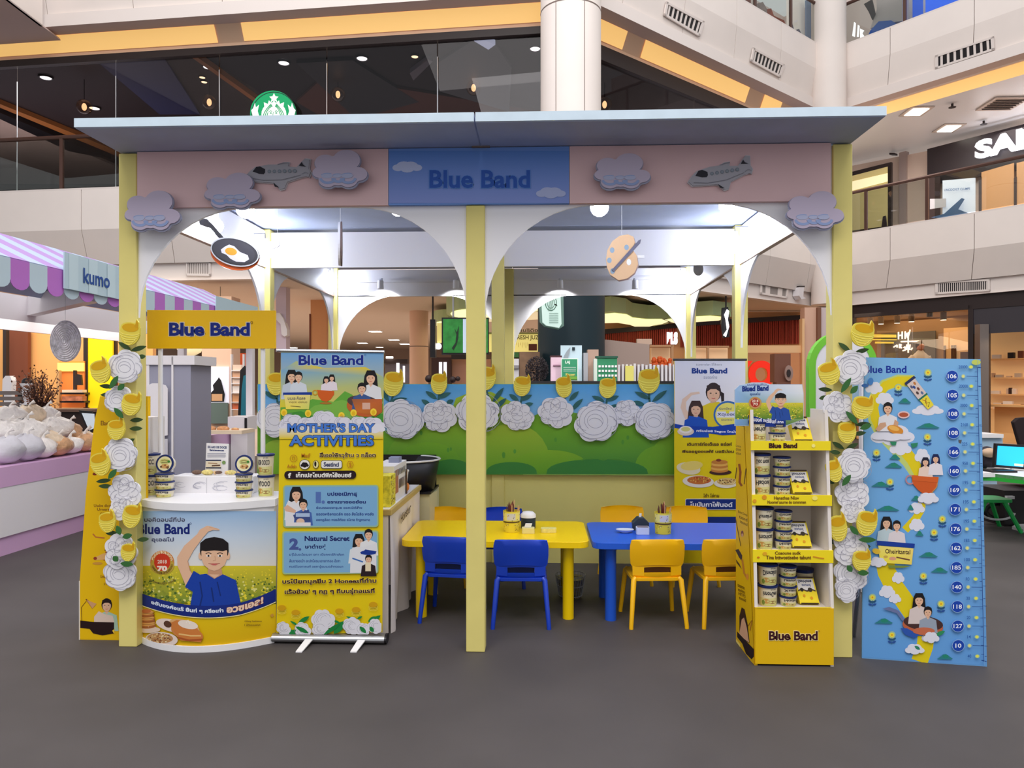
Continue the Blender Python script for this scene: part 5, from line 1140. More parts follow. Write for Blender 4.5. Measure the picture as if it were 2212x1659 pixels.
for x, y, r in ((614, 1356, 17), (655, 1360, 20), (700, 1338, 27), (692, 1358, 20), (760, 1352, 21), (786, 1358, 17), (812, 1352, 17)):
    pts = rosepts(x, y, r, int(x)); pts = [(min(max(px_, 598), 825), min(py_, 1369)) for px_, py_ in pts]; A.poly(pts, (220, 218, 226))
    for k in range(4): A.ring(x+q.uniform(-2, 2), y-1, r*(.8-.2*k), r*(.66-.14*k), .6, (150, 148, 160), 14, q.uniform(0, 2), q.uniform(4, 6))
for x0, y0, x1, y1 in ((668, 1366, 640, 1352), (700, 1370, 738, 1344), (792, 1366, 778, 1352), (808, 1364, 800, 1352)): A.leaf(x0, y0, x1, y1, 9, (26, 124, 60))
A.make('banner_print', ban)
# ---- white roll-up banner at the back right
wb = YP(6.02); wban = thing('rollup_banner', 'white topped roll-up banner with a mother in yellow and a girl, behind the blue table', 'banner', wb(1534, 1235))
build('sheet', MB().slab(wb, [(1457, 1228), (1610, 1228), (1610, 778), (1456, 778)], -.003, 0), mat('banner_vinyl', (222, 196, 20)), wban)
a, b = wb(1454, 1225), wb(1612, 1225); build('base_cassette', MB().box((a.x, 5.98, 0), (b.x, 6.08, .06)), M_metal, wban)
build('top_rail', MB().tube([wb(1454, 777), wb(1613, 777)], .009, 8), M_black, wban); build('support_pole', MB().tube([wb(1534, 1228)+Vector((0, .04, 0)), wb(1534, 780)+Vector((0, .02, 0))], .01, 8), M_metal, wban)
A = Art(wb, .001, .00008)
A.grad(1457, 779, 1610, 925, [(0, (226, 226, 240)), (1, (236, 226, 222))]); A.rect(1457, 925, 1610, 1227, (228, 202, 16))
A.text('เบyerolan Sไihors', 1504, 784, 1559, 791, (110, 116, 140), .0); A.text('Blue Band', 1494, 795, 1571, 807, (26, 56, 130), .05); A.text('รเบอเอสไทย', 1520, 811, 1549, 818, (100, 110, 150), .0)
A.figure(1541, 847, 40, hair=(54, 40, 42), shirt=(222, 196, 40), face=1); A.poly([(1556, 845), (1564, 850), (1564, 866), (1558, 868)], (46, 34, 36)); A.poly([(1521, 886), (1530, 872), (1552, 868), (1578, 884), (1578, 922), (1521, 922)], (222, 196, 40))
A.poly([(1486, 918), (1478, 900), (1470, 880), (1474, 862), (1492, 848), (1510, 846), (1512, 850), (1494, 854), (1482, 868), (1482, 884), (1492, 898)], (232, 200, 178))
A.figure(1503, 882, 30, long=True, hair=(64, 44, 42), shirt=(30, 80, 176)); A.poly([(1484, 916), (1488, 898), (1500, 900), (1518, 904), (1521, 924), (1484, 924)], (30, 80, 176))
A.ell(1572, 896, 31, 30, (50, 104, 176), 32); A.ell(1572, 896, 27, 26, (232, 220, 110), 32); A.text('Gนะเร่ใหม่', 1553, 880, 1580, 885, (30, 50, 110), .02); A.rect(1548, 889, 1598, 902, (226, 224, 236)); A.text('Xิตุเออดร', 1549, 892, 1596, 900, (40, 50, 110), .02); A.text('เอเอตดรา', 1558, 905, 1584, 909, (70, 80, 110), .01); A.rect(1568, 887, 1575, 893, (220, 210, 60))
A.poly([(1457, 915), (1480, 920), (1540, 922), (1610, 912), (1610, 938), (1560, 940), (1500, 932), (1457, 924)], (22, 62, 160)); A.text('ครับส่อ8 Segos ใหม่เอา', 1504, 927, 1600, 934, (236, 236, 246), .03, dy=3)
A.ell(1481, 932, 18, 9, (226, 206, 190), 20); A.ell(1481, 928, 14, 8, (240, 232, 226), 20); A.ell(1481, 927, 10, 5, (214, 206, 130), 16)
A.text('เดินทาร์ท่อเต๊เรอ ยล่อห์', 1484, 955, 1581, 963, (70, 34, 34), .03, dy=0); A.text('พีรออยูออแฟ่ซ์ นอสีป่อน', 1473, 971, 1585, 980, (70, 34, 34), .03)
A.ell(1487, 1012, 26, 13, (228, 214, 180), 22, .15); A.ell(1494, 1006, 24, 10, (232, 208, 110), 20, -.1); A.ell(1508, 1040, 34, 13, (230, 222, 214), 24, .05); A.ell(1510, 1037, 26, 9, (196, 110, 50), 20)
A.ell(1556, 1020, 24, 6, (70, 40, 36), 20)
for k in range(5): A.ell(1554, 1016-4.5*k, 19-k*.3, 5, (226, 170, 84) if k % 2 else (196, 126, 56), 18)
A.ell(1552, 994, 6, 3, (130, 60, 40), 10); A.ell(1568, 1044, 26, 10, (232, 222, 206), 22); A.ell(1570, 1040, 22, 8, (214, 180, 110), 20)
q = random.Random(2)
for k in range(40): A.o -= A.st; A.ell(q.uniform(1490, 1530), q.uniform(1031, 1042), 1.6, 1.2, q.choice([(176, 60, 30), (232, 190, 90), (214, 130, 60)]), 6); A.ell(q.uniform(1552, 1588), q.uniform(1035, 1045), 1.4, 1.2, q.choice([(140, 80, 40), (240, 220, 170)]), 6); A.o -= A.st
A.o += .0003
A.text('โช่ำ โอ่ทน', 1519, 1066, 1553, 1074, (90, 60, 20), .02); A.rr(1480, 1077, 1608, 1101, 3, (220, 220, 226)); A.rr(1481, 1078, 1607, 1100, 3, (24, 46, 120)); A.text('โนปันกาไฟ้นอด์', 1490, 1083, 1582, 1094, (230, 232, 244), .03, dy=1); A.rr(1524, 1116, 1600, 1140, 3, (24, 46, 120))
A.make('banner_print', wban)
# ---- curved promotion counter
cl_, cr_ = Z0(289, 1389), Z0(598, 1381); cmid = Z0(450, 1409)
cn = thing('promotion_counter', 'curved yellow and blue promotion counter showing a boy in a blue shirt', 'counter', ((cl_.x+cr_.x)/2, cmid.y+.2, 0))
N = 24; x0c, x1c = cl_.x, cr_.x; ybase = (cl_.y+cr_.y)/2; ybul = ybase-cmid.y
def cfront(u, inset=0): return Vector((x0c+(x1c-x0c)*u, ybase-ybul*(1-(2*u-1)**2)+inset, 0))
def cbody(z0, z1, inset, grow=0):
    pts = [cfront(k/N, inset)+Vector((0, 0, z0)) for k in range(N+1)]; pts[0].x -= grow; pts[-1].x += grow
    pts += [Vector((x1c+grow, ybase+.3, z0)), Vector((x0c-grow, ybase+.3, z0))]
    return MB().prism(pts, Vector((0, 0, z1-z0)))
ztop = P(450, 1100, 4.12).z; zT2 = YP(cfront(.5).y)(450, 1090).z
build('base_plinth', cbody(0, .035, -.012, .006), M_white, cn); build('body', cbody(.035, ztop-.012, .0), M_white, cn); build('worktop', cbody(ztop-.012, ztop+.03, -.012, .012), M_white, cn, bevel=.004)
class Curved:
    """follows the bowed counter front: pixel -> point on the curved panel"""
    def __call__(s, px, py, off=0):
        t = 4.13; d = ray(px, py)
        for _ in range(5):
            p = EYE+d*t; u = (p.x-x0c)/(x1c-x0c); yy = ybase-ybul*(1-(2*u-1)**2); t += (yy-p.y)/d.y
        p = EYE+d*t; return Vector((p.x, p.y-off, p.z))
cu = Curved()
def subpoly(pts, n=8):
    out = []
    for a, b in zip(pts, pts[1:]+pts[:1]):
        for k in range(n): out.append((a[0]+(b[0]-a[0])*k/n, a[1]+(b[1]-a[1])*k/n))
    return out
ycb = lambda u: 1388+14*(1-(2*u-1)**2)+(1396-1388)*u-2     # bottom line of the panel, px
A = Art(cu, .002, .00008, cut=5)
def strip(y0f, y1f, c0, c1, n=24):
    pts = []; cols = []
    for k in range(n+1): x = 291.5+(597-291.5)*k/n; pts += [(x, y0f(x)), (x, y1f(x))]; cols += [lin(c0), lin(c1)]
    A.raw(pts, [(2*k, 2*k+2, 2*k+3, 2*k+1) for k in range(n)], cols)
strip(lambda x: 1104, lambda x: 1160, (150, 184, 220), (196, 210, 226)); A.o -= A.st; strip(lambda x: 1160, lambda x: 1222, (196, 210, 226), (226, 222, 214)); A.o -= A.st
strip(lambda x: 1222, lambda x: 1305, (214, 196, 50), (110, 140, 50)); A.o -= A.st; bot = lambda x: 1386+13*(1-((x-444)/153)**2)
strip(lambda x: 1300, lambda x: bot(x), (226, 196, 14), (218, 172, 8))
q = random.Random(11); o_ = A.o
for k in range(520):
    v = q.random()**.8; x = q.uniform(297, 594); y = 1226+76*v; r = 1.1+2.3*v; A.o = o_+.00006*(k % 4)
    A.ell(x, y, r*1.1, r, q.choice([(232, 214, 60), (214, 200, 50), (96, 120, 44), (140, 150, 50), (226, 220, 130), (70, 100, 40)]) if v > .25 else q.choice([(236, 214, 50), (220, 200, 60)]), 6)
A.o = o_+.0002
A.text('บอคิดอบส์กีปอ', 312, 1117, 400, 1127, (66, 72, 100), .03, halo=(206, 214, 226), hw=.02); A.text('Blue Band', 298, 1131, 410, 1154, (16, 34, 112), .03, dy=0); A.ring(412, 1131, 1.8, 1.8, .8, (40, 50, 110), 10)
A.text('อุเอสไป', 328, 1160, 376, 1172, (70, 76, 110), .03, halo=(210, 216, 226), hw=.02)
A.ell(351, 1215, 26, 26, (202, 120, 52), 32, c2=(206, 130, 60)); A.ell(351, 1222, 26, 19, (190, 160, 60), 32); A.ell(351, 1214, 17.5, 19, (206, 56, 30), 28); A.text('2018', 341, 1209, 361, 1217, (240, 214, 196), .03); A.text('70', 340, 1222, 362, 1234, (246, 226, 210), .06)
for k in range(12): a_ = -2.8+k*.23; A.text('เปมชบุดเออดลเ'[k], 351+21.6*math.cos(a_)-2, 1214+21.6*math.sin(a_)-3, 351+21.6*math.cos(a_)+2, 1214+21.6*math.sin(a_)+3, (246, 220, 180), .02)
for k in range(14): a_ = .3+k*.185; A.text('แอมชบกดเอบรลคด'[k], 351+22*math.cos(a_)-1.8, 1214+23*math.sin(a_)-2.6, 351+22*math.cos(a_)+1.8, 1214+23*math.sin(a_)+2.6, (110, 84, 30), .01)
A.text('รวมพลแม่รู้ใจ อยู่ยั่ง', 324, 1250, 380, 1257, (110, 84, 40), .01, bend=lambda u: 8*(1-(2*u-1)**2)-2)
boy(A, 464, 1194, 62, (24, 62, 160))
def arc_low(x): return 1272+50*(1-((x-444)/165)**2)**1
arcT = lambda x: 1268+42*(1-((x-455)/170)**2) if x > 0 else 0
pts = []; cols = []; n = 24
for k in range(n+1):
    x = 291.5+(597-291.5)*k/n; yt_ = 1275+33*(1-((x-450)/158)**2)+(x-291)*-.0; pts += [(x, yt_-(8 if x > 520 else 0)*((x-520)/77 if x > 520 else 0)), (x, yt_+25-(6 if x > 520 else 0)*((x-520)/77 if x > 520 else 0))]; cols += [lin((22, 44, 128)), lin((18, 38, 116))]
A.raw(pts, [(2*k, 2*k+2, 2*k+3, 2*k+1) for k in range(n)], cols)
A.line([(291.5+305*k/24, 1301+33*(1-((291.5+305*k/24-450)/158)**2)-(6*((291.5+305*k/24-520)/77) if k > 18 else 0)) for k in range(25)], 1.6, (246, 236, 170))
A.o += .0002
bn = lambda a_, b_: (lambda u: 33*(1-((a_+(b_-a_)*u-450)/158)**2)-(7*((a_+(b_-a_)*u-520)/77) if a_+(b_-a_)*u > 520 else 0))
A.text('ออับองค์อแร๊ ยึ้นท่ ๆ ครี่อเท่า', 328, 1281, 484, 1292, (226, 236, 250), .04, bend=bn(328, 484))
A.text('อวฃเอล!', 491, 1278, 570, 1293, (240, 206, 180), .05, halo=(130, 60, 40), hw=.03, bend=bn(491, 570))
for k in range(6): A.ell(320-.5*k, 1352-6*k, 19-k*.5, 5.5, (222, 160, 84) if k % 2 else (176, 104, 54), 18)
A.ell(318, 1320, 12, 6, (220, 150, 80), 14); A.ell(322, 1359, 26, 7, (230, 206, 186), 20)
for k in range(6): A.ell(319-.4*k, 1352-6*k, 18-k*.5, 5, (226, 166, 90) if k % 2 else (186, 112, 58), 18); A.ring(319, 1350-6*k, 18, 4, .8, (120, 60, 30), 10, .3, 2.8)
A.ell(318, 1319, 10, 4.5, (196, 110, 60), 14)
A.ell(372, 1350, 34, 13, (236, 214, 202), 24, .25); A.ell(406, 1366, 36, 16, (206, 130, 70), 24, .3); A.ell(400, 1352, 34, 14, (222, 170, 110), 24, .3); A.poly([(366, 1346), (384, 1338), (420, 1346), (440, 1372), (436, 1386), (392, 1382)], (206, 124, 60)); A.ell(408, 1348, 22, 9, (236, 220, 206), 18, .2); A.ell(364, 1347, 9, 7, (90, 56, 40), 12, .5)
A.line([(386, 1376), (410, 1382), (438, 1380)], 4, (170, 84, 40)); A.line([(388, 1368), (414, 1372), (436, 1372)], 3, (236, 190, 120)); A.line([(404, 1344), (408, 1338), (412, 1346)], 2, (246, 236, 220))
A.ell(351, 1380, 35, 16, (232, 214, 204), 26, .05); A.ell(348, 1377, 28, 11, (190, 140, 90), 24, .05)
o_ = A.o
for k in range(70): A.o = o_+.00006*(k % 3); a_ = q.uniform(0, 6.3); rr_ = q.random()**.5; A.ell(348+26*rr_*math.cos(a_), 1377+9.5*rr_*math.sin(a_), 2, 1.6, q.choice([(110, 64, 44), (226, 190, 130), (170, 110, 60), (236, 216, 170)]), 6)
A.o = o_+.0002
A.text('Oftang Saalidotce', 530, 1339, 567, 1343, (90, 60, 30), .01); A.text('1 บัตรแบบอดเท', 530, 1346, 564, 1351, (90, 60, 30), .01); A.line([(587, 1330), (592, 1326)], 6, (200, 150, 60))
A.make('counter_print', cn)
sp = thing('header_sign', 'yellow blue lettered header sign standing above the promotion counter', 'sign', (cfront(.5).x, ybase+.2, ztop))
sy = ybase+.12; spl = YP(sy)
for px in (344, 566): a = spl(px, 1080); b = spl(px, 700); build('pole', MB().tube([Vector((a.x, sy+.015, ztop+.03)), Vector((a.x, sy+.015, b.z))], .014, 10), M_white, sp)
build('sign_board', MB().slab(spl, [(319, 753), (596, 753), (596, 671), (319, 670)], -.008, .008), mat('sign_yellow', (232, 182, 8), rough=.45), sp, bevel=.002)
A = Art(spl, .009, .0004); A.text('Blue Band', 367, 697, 541, 726, (16, 34, 120), .038, halo=(214, 206, 190), hw=.04); A.ring(545, 697, 2.4, 2.4, 1, (130, 90, 20), 12); A.make('sign_print', sp)
cyt = ybase+.07; zt2 = ztop+.031
def onct(px, y=cyt): return (YP(y)(px, 1090).x, y, zt2)
bpy_ = YP(ybase+.2)
t = thing('back_ledge', 'low white embossed panel standing on the promotion counter', 'panel', onct(440, ybase+.2))
a, b = bpy_(366, 1028), bpy_(548, 1028); build('ledge_panel', MB().box((a.x, ybase+.2, zt2), (b.x, ybase+.24, a.z)), M_white, t, bevel=.004)
A = Art(bpy_, .001, .0003); A.rect(367, 1029, 547, 1089, (232, 230, 234))
for cx_, s in ((385, 1), (428, 1), (478, 1.3)):
    for k in range(5): A.ring(cx_+q.uniform(-6, 6), 1050+q.uniform(-6, 6), 12*s, 5, .7, (176, 176, 190), 10, q.uniform(0, 3), q.uniform(3.5, 6))
A.line([(447, 1032), (447, 1088)], .6, (160, 160, 170)); A.make('relief_lines', t)
g_ = 'tubs on the promotion counter'
tub(.052, .125, 'OPERCC', 'large tub upper in the left stack on the promotion counter, behind the roses', (onct(320)[0], ybase+.1, zt2+.126), g_); tub(.052, .125, 'ZODOO', 'large tub lower in the left stack on the promotion counter, behind the roses', (onct(320)[0], ybase+.1, zt2), g_)
tub(.05, .125, '1928 OOCO', 'large tub upper in the right stack on the promotion counter', (onct(570)[0], ybase+.1, zt2+.126), g_); tub(.05, .125, 'ALOOO', 'large tub lower in the right stack on the promotion counter', (onct(571)[0], ybase+.1, zt2), g_)
for px, side in ((356, 'left'), (527, 'right')):
    xx = onct(px, ybase+.05)[0]
    for k in range(3): tub(.054 if px == 356 else .05, .046, 'bandl', 'small flat tub on the promotion counter, %s stack, %s' % (side, ('lowest', 'middle one', 'top one under the tilted tub')[k]), (xx, ybase+.05, zt2+.047*k), g_, 0, False)
    t = thing('spread_tub', 'small tub tilted forward showing its printed lid, on the %s stack' % side, 'tub', (xx, ybase+.04, zt2+.142), g_)
    M1 = Matrix.Translation((xx, ybase+.05, zt2+.142+.053)) @ Matrix.Rotation(math.radians(80), 4, 'X')
    build('tub_body', MB().lathe([(.045, -.045), (.05, -.005)], n=28).xf(M1), M_tub, t); build('lid', MB().lathe([(.052, -.006), (.054, 0), (.052, .005), (.044, .005), (.043, .002), (.0001, .002)], n=32).xf(M1), M_lid, t)
    fn = lambda X, Y, o, M1=M1: M1 @ Vector((X, Y, .0025+o)); A = Art(fn, .0003, .0003)
    A.ell(0, 0, .0425, .0425, (232, 224, 180), 28); A.ell(0, .012, .03, .018, (206, 208, 130), 16); A.ell(.004, -.016, .026, .014, (206, 160, 100), 14); A.text('Blue Band', -.024, .006, .024, .018, (60, 60, 90)) if False else None
    for k in range(8): A.ell(q.uniform(-.02, .024), q.uniform(-.026, -.006), .006, .005, q.choice([(90, 56, 40), (150, 96, 50), (226, 190, 130)]), 8)
    A.line([(-.02, .016), (0, .022), (.022, .016)], .003, (150, 120, 60)); A.line([(-.018, .006), (.018, .008)], .003, (110, 100, 60)); A.ell(.026, .012, .008, .007, (60, 130, 50), 10); A.make('lid_print', t)
# ---- cloth covered side counter with roaster boxes
XS = -.917; sc_ = thing('side_counter', 'white cloth covered side counter with a wooden top edge, left of the yellow table', 'counter', (XS-.35, 4.95, 0))
ys0, ys1, zs = 4.42, 5.5, .745
sx = lambda px, py: XP(XS)(px, py)
mbc = MB(); n = 26; top = []; botp = []
for k in range(n+1): yy = ys0+(ys1-ys0)*k/n; top.append(Vector((XS, yy, zs-.03))); botp.append(Vector((XS-.012+.018*math.sin(k*1.15)+.02*math.sin(k*.5+1), yy, .0)))
vs = []; 
for a, b in zip(top, botp): vs += [a, a*.5+b*.5+Vector((.004, 0, 0)), b]
fs = []
for k in range(n): fs += [(3*k, 3*k+1, 3*k+4, 3*k+3), (3*k+1, 3*k+2, 3*k+5, 3*k+4)]
build('cloth_skirt', MB().add(vs, fs, True), mat('white_cloth', (226, 216, 212), rough=.8), sc_)
build('front_cloth', MB().box((XS-.62, ys0, 0), (XS-.01, ys0+.01, zs-.03)), mat('white_cloth', (226, 216, 212)), sc_); build('end_cloth', MB().box((XS-.62, ys1-.01, 0), (XS-.01, ys1, zs-.03)), mat('white_cloth', (226, 216, 212)), sc_)
build('worktop', MB().box((XS-.63, ys0-.01, zs-.035), (XS+.012, ys1+.01, zs)), mat('wood_edge', (186, 160, 98), rough=.5), sc_, bevel=.003)
build('top_sheet', MB().box((XS-.62, ys0, zs), (XS-.005, ys1, zs+.003)), M_white, sc_)
sxp = XP(XS+.004); A = Art(sxp, .012, .0003); A.text('Hönster', 862, 1112, 884, 1132, (70, 50, 44), .02, dy=-28); A.make('cloth_lettering', sc_)
def carton(nm, lab, c, sx_, sy_, sz, m, art=None, grp='packs on the side counter', rz=0):
    t = thing(nm, lab, 'box', c, grp); c = Vector(c)
    build('carton', MB().box((c.x-sx_/2, c.y-sy_/2, c.z), (c.x+sx_/2, c.y+sy_/2, c.z+sz)), m, t, bevel=.002)
    return t
zt3 = zs+.004; M_bw = mat('box_white', (226, 222, 224)); 
t = carton('coffee_box', 'white box with brown print and a clip on top, on the side counter', (XS-.09, 4.86, zt3), .14, .42, .23, M_bw)
rp = XP(XS-.019); A = Art(rp, .001, .0004)
for k in range(9): yk = 4.70+.04*k; p_ = None
fnr = lambda Y, Z, o: Vector((XS-.0195+o, Y, Z)); A = Art(fnr, .001, .0004)
A.rect(4.66, zt3+.05, 4.78, zt3+.2, (170, 110, 84)); 
for k in range(7): A.rect(4.67+.05*k, zt3+.16, 4.70+.05*k, zt3+.2, (150, 146, 150)); A.rect(4.80+.035*k, zt3+.07, 4.82+.035*k, zt3+.13, (110, 90, 84))
A.rect(5.02, zt3, 5.06, zt3+.17, (90, 50, 34)); A.make('carton_print', t)
build('clip', MB().box((XS-.1, 4.86, zt3+.23), (XS-.03, 4.95, zt3+.265)), mat('clip_blue_grey', (140, 146, 176)), t)
t = carton('yellow_tin', 'yellow speckled carton at the near end of the side counter', (XS-.06, 4.56, zt3), .1, .16, .19, mat('speckled_yellow', (226, 212, 60), noise=.3, nscale=40))
fnr = lambda Y, Z, o: Vector((XS-.0095+o, Y, Z)); A = Art(fnr, .0012, .0003); q = random.Random(8)
for k in range(60): y_, z_ = q.uniform(4.49, 4.62), q.uniform(zt3+.01, zt3+.18); A.o -= A.st; A.rect(y_, z_, y_+.012, z_+.008, q.choice([(120, 96, 30), (246, 236, 150), (170, 140, 30)]))
A.make('tin_print', t)
t = thing('plastic_cup', 'white ribbed plastic tub at the far end of the side counter', 'tub', (XS-.1, 5.22, zt3)); build('cup', MB().lathe([(.052, 0), (.066, .13), (.07, .13), (.07, .14), (.0001, .14)], (XS-.1, 5.22, zt3), 24), M_white, t)
t = thing('bread_roll', 'small orange roll between the white box and the plastic tub', 'food', (XS-.04, 5.12, zt3)); build('roll', MB().ball((XS-.04, 5.12, zt3+.035), .035, 14, 10, .9, 1.2, 1), mat('orange_crust', (206, 120, 50)), t)
# black rounded tray stand behind
t = thing('rounded_stand', 'white corner stand with a deep black rounded top behind the side counter', 'stand', (-1.1, 5.86, 0))
rim = []; cxs, cys = -1.12, 5.78
for k in range(15): a_ = -PI/2+PI/2*k/14*1.9; rim.append((cxs+.31*math.cos(a_), cys+.28*math.sin(a_)))
v = []; f = []
for (x, y) in rim: v += [(x, y, .91), (cxs+(x-cxs)*.86, cys+(y-cys)*.86, .66)]
for k in range(len(rim)-1): f.append((2*k, 2*k+1, 2*k+3, 2*k+2))
o = build('black_bowl', MB().add(v, f, True), M_black, t); md = o.modifiers.new('s', 'SOLIDIFY'); md.thickness = .012
build('white_rim', MB().tube([(x*1.0+.004, y, .912) for x, y in rim], .008, 6), M_white, t)
build('cabinet', MB().prism([(cxs-.45, 5.62, 0), (cxs+.26, 5.62, 0), (cxs+.29, 5.8, 0), (cxs+.27, 6.05, 0), (cxs-.45, 6.05, 0)], Vector((0, 0, .66))), mat('stand_cream', (214, 204, 160)), t)
build('bowl_floor', MB().box((cxs-.45, 5.6, .66), (cxs+.27, 6.05, .675)), M_black, t); build('bowl_back', MB().box((cxs-.5, 6.03, .67), (cxs+.25, 6.05, .92)), M_black, t)
# ---- things on the tables
zt4 = .509
def pencup(px, y, lab):
    c = YP(y)(px, 1140); c = Vector((c.x, y, zt4)); t = thing('pencil_cup', lab, 'pencil cup', c, 'pencil cups on the play tables')
    b = build('cup', MB().lathe([(.052, 0), (.057, .14), (.054, .14), (.05, .01)], c, 24), mat('cup_yellow', (226, 206, 60), rough=.3), t)
    fn = lambda X, Y, o, c=c: Vector((c.x+(.053+.004*Y+o)*math.cos(-PI/2+X*1.3), c.y+(.053+.004*Y+o)*math.sin(-PI/2+X*1.3), c.z+Y*.14)); A = Art(fn, .0012, .0003); q = random.Random(5)
    A.rect(-1, .55, 1, .95, (232, 222, 130), nx=10); A.rect(-1, .46, 1, .52, (90, 70, 40), nx=10)
    A.rect(-.4, .6, .4, .9, (206, 206, 214), nx=6)
    for k in range(46): x_, y_ = q.uniform(-1, .95), q.uniform(.05, .92); A.o -= A.st; A.rect(x_, y_, x_+.07, y_+.035, q.choice([(110, 84, 40), (246, 236, 160), (60, 60, 90), (190, 150, 40)]))
    A.make('cup_print', b)
    for k in range(13): a_ = k*2.4; r_ = .034*(k % 3)/2+.008; ba = c+Vector((r_*math.cos(a_)*.6, r_*math.sin(a_)*.6, .02)); tp_ = c+Vector((r_*1.3*math.cos(a_), r_*1.3*math.sin(a_), .155+.012*(k % 4))); build('pencil', MB().tube([ba, tp_, tp_+(tp_-ba).normalized()*.014], [.0042, .0042, .0008], 6), [mat('pencil_red', (120, 40, 36)), mat('pencil_brown', (90, 50, 40)), mat('pencil_tan', (206, 160, 110))][k % 3], t)
pencup(1105, 4.98, 'yellow pencil cup on the yellow table'); pencup(1432, 4.96, 'yellow pencil cup on the blue table')
c = YP(5.1)(1141, 1130); c.z = zt4; t = thing('lidded_jar', 'navy jar with a white domed lid on the yellow table', 'jar', c); build('jar', MB().lathe([(.05, 0), (.052, .075)], c, 24), mat('navy_jar', (34, 48, 66)), t); build('dome_lid', MB().lathe([(.054, .075), (.052, .095), (.035, .112), (.0001, .118)], c, 24), M_white, t)
c = YP(4.93)(1141, 1140); c.z = zt4; t = thing('cream_dish', 'small square cream dish holding a white card on the yellow table', 'dish', c); build('dish', rrbox(MB(), c.x-.042, c.x+.042, c.y-.03, c.y+.03, c.z, c.z+.036, .012), mat('cream_dish', (226, 216, 150)), t, bevel=.003); build('card', MB().obox(c+Vector((0, 0, .05)), (.022, 0, 0), (0, .003, .001), (.004, 0, .012)), M_white, t)
c = YP(4.97)(1185, 1140); c.z = zt4; t = thing('wet_wipes_pack', 'flat cream pack on the yellow table beside the dish', 'pack', c); build('pack', rrbox(MB(), c.x-.052, c.x+.052, c.y-.035, c.y+.035, c.z, c.z+.026, .02), mat('pack_cream', (226, 214, 130), noise=.1, nscale=50), t, bevel=.009)
c = YP(4.97)(1350, 1140); c.z = zt4; t = thing('oval_plate', 'small white oval dish on the blue table', 'dish', c); build('plate', MB().lathe([(.03, 0), (.058, .018), (.06, .022), (.05, .02), (.0001, .016)], c, 28, True, 1, .7), mat('pale_blue_dish', (206, 212, 226)), t)
c = YP(5.08)(1383, 1130); c.z = zt4; t = thing('tissue_box', 'dark tent shaped tissue holder with a white tissue on the blue table', 'tissue box', c); build('holder', MB().prism([(c.x-.05, c.y-.04, c.z), (c.x+.05, c.y-.04, c.z), (c.x+.055, c.y-.04, c.z+.05), (c.x+.02, c.y-.04, c.z+.085), (c.x-.02, c.y-.04, c.z+.085), (c.x-.055, c.y-.04, c.z+.05)], Vector((0, .08, 0))), mat('dark_slate', (44, 54, 66)), t, bevel=.004); build('tissue', MB().obox(c+Vector((0, -.0, .095)), (.008, 0, 0), (0, .004, 0), (.002, 0, .014)), M_white, t)
c = YP(4.93)(1388, 1140); c.z = zt4; t = thing('white_dish', 'small white square tub on the blue table', 'dish', c); build('dish', rrbox(MB(), c.x-.042, c.x+.042, c.y-.03, c.y+.03, c.z, c.z+.046, .01), mat('frosty_white', (206, 214, 230)), t, bevel=.003); build('contents', MB().box((c.x-.036, c.y-.025, c.z+.046), (c.x+.036, c.y+.025, c.z+.05)), mat('grey_contents', (120, 110, 120)), t)
c = Z0(1232, 1290); t = thing('wire_basket', 'round translucent waste basket under the yellow table', 'basket', c)
M_wire = mat('wire_grey', (150, 152, 160), metal=.5)
for z, r in ((.02, .082), (.09, .094), (.16, .106)): build('ring', MB().tube([c+Vector((r*math.cos(2*PI*k/24), r*math.sin(2*PI*k/24), z)) for k in range(25)], .003, 5, cap=False), M_wire, t)
sb = MB()
for k in range(28): a_ = 2*PI*k/28; sb.tube([c+Vector((.08*math.cos(a_), .08*math.sin(a_), .01)), c+Vector((.106*math.cos(a_+.1), .106*math.sin(a_+.1), .16))], .0016, 4)
o = build('mesh_wires', sb, M_wire, t); o['kind'] = 'stuff'; build('liner', MB().lathe([(.078, .004), (.1, .14)], c, 24), glassmat('liner', (200, 200, 206), .2), t)
# ---- yellow standee behind the left post
sy0 = Z0(248, 1383).y; lp = YP(sy0); lst = thing('side_standee', 'yellow tapered cardboard stand behind the left post', 'display stand', (lp(212, 1383).x, sy0+.12, 0))
out = [(172, 1382), (172, 1255), (186, 1060), (205, 905), (214, 868), (216, 856), (318, 856), (318, 1388), (250, 1384)]
build('side_panel', MB().slab(lp, out, -.012, 0), mat('yellow_card', (232, 186, 8)), lst); build('side_panel', MB().slab(YP(sy0+.3), [(p[0]+5, min(p[1], 1355)) for p in out], -.012, 0), mat('yellow_card', (232, 186, 8)), lst)
build('edge_trim', MB().slab(lp, [(171, 1386), (171, 1255), (173, 1255), (173, 1382), (260, 1384), (260, 1388)], -.014, .002), M_cardw, lst)
a = lp(176, 1375); b = lp(312, 860); build('shelf_block', MB().box((a.x+.02, sy0+.012, .02), (b.x-.03, sy0+.29, .3)), M_cardw, lst); build('upper_block', MB().box((lp(216, 900).x+.02, sy0+.012, .9), (b.x-.03, sy0+.29, 1.3)), M_cardw, lst)
A = Art(lp, .001, .00006)
A.poly([(173, 1380), (173, 1256), (187, 1060), (206, 905), (217, 858), (317, 858), (317, 1386), (250, 1382)], (232, 186, 8)); A.text('Elavées', 218, 909, 246, 919, (110, 60, 20), .02); A.text('อยู่', 240, 957, 249, 963, (110, 60, 20), .01)
A.line([(206, 990), (203, 1000), (206, 1012), (204, 1022)], 3, (150, 70, 30)); A.ell(205, 1024, 5, 3, (120, 40, 20), 10); A.ring(210, 1008, 5, 10, 1.4, (190, 110, 30), 10)
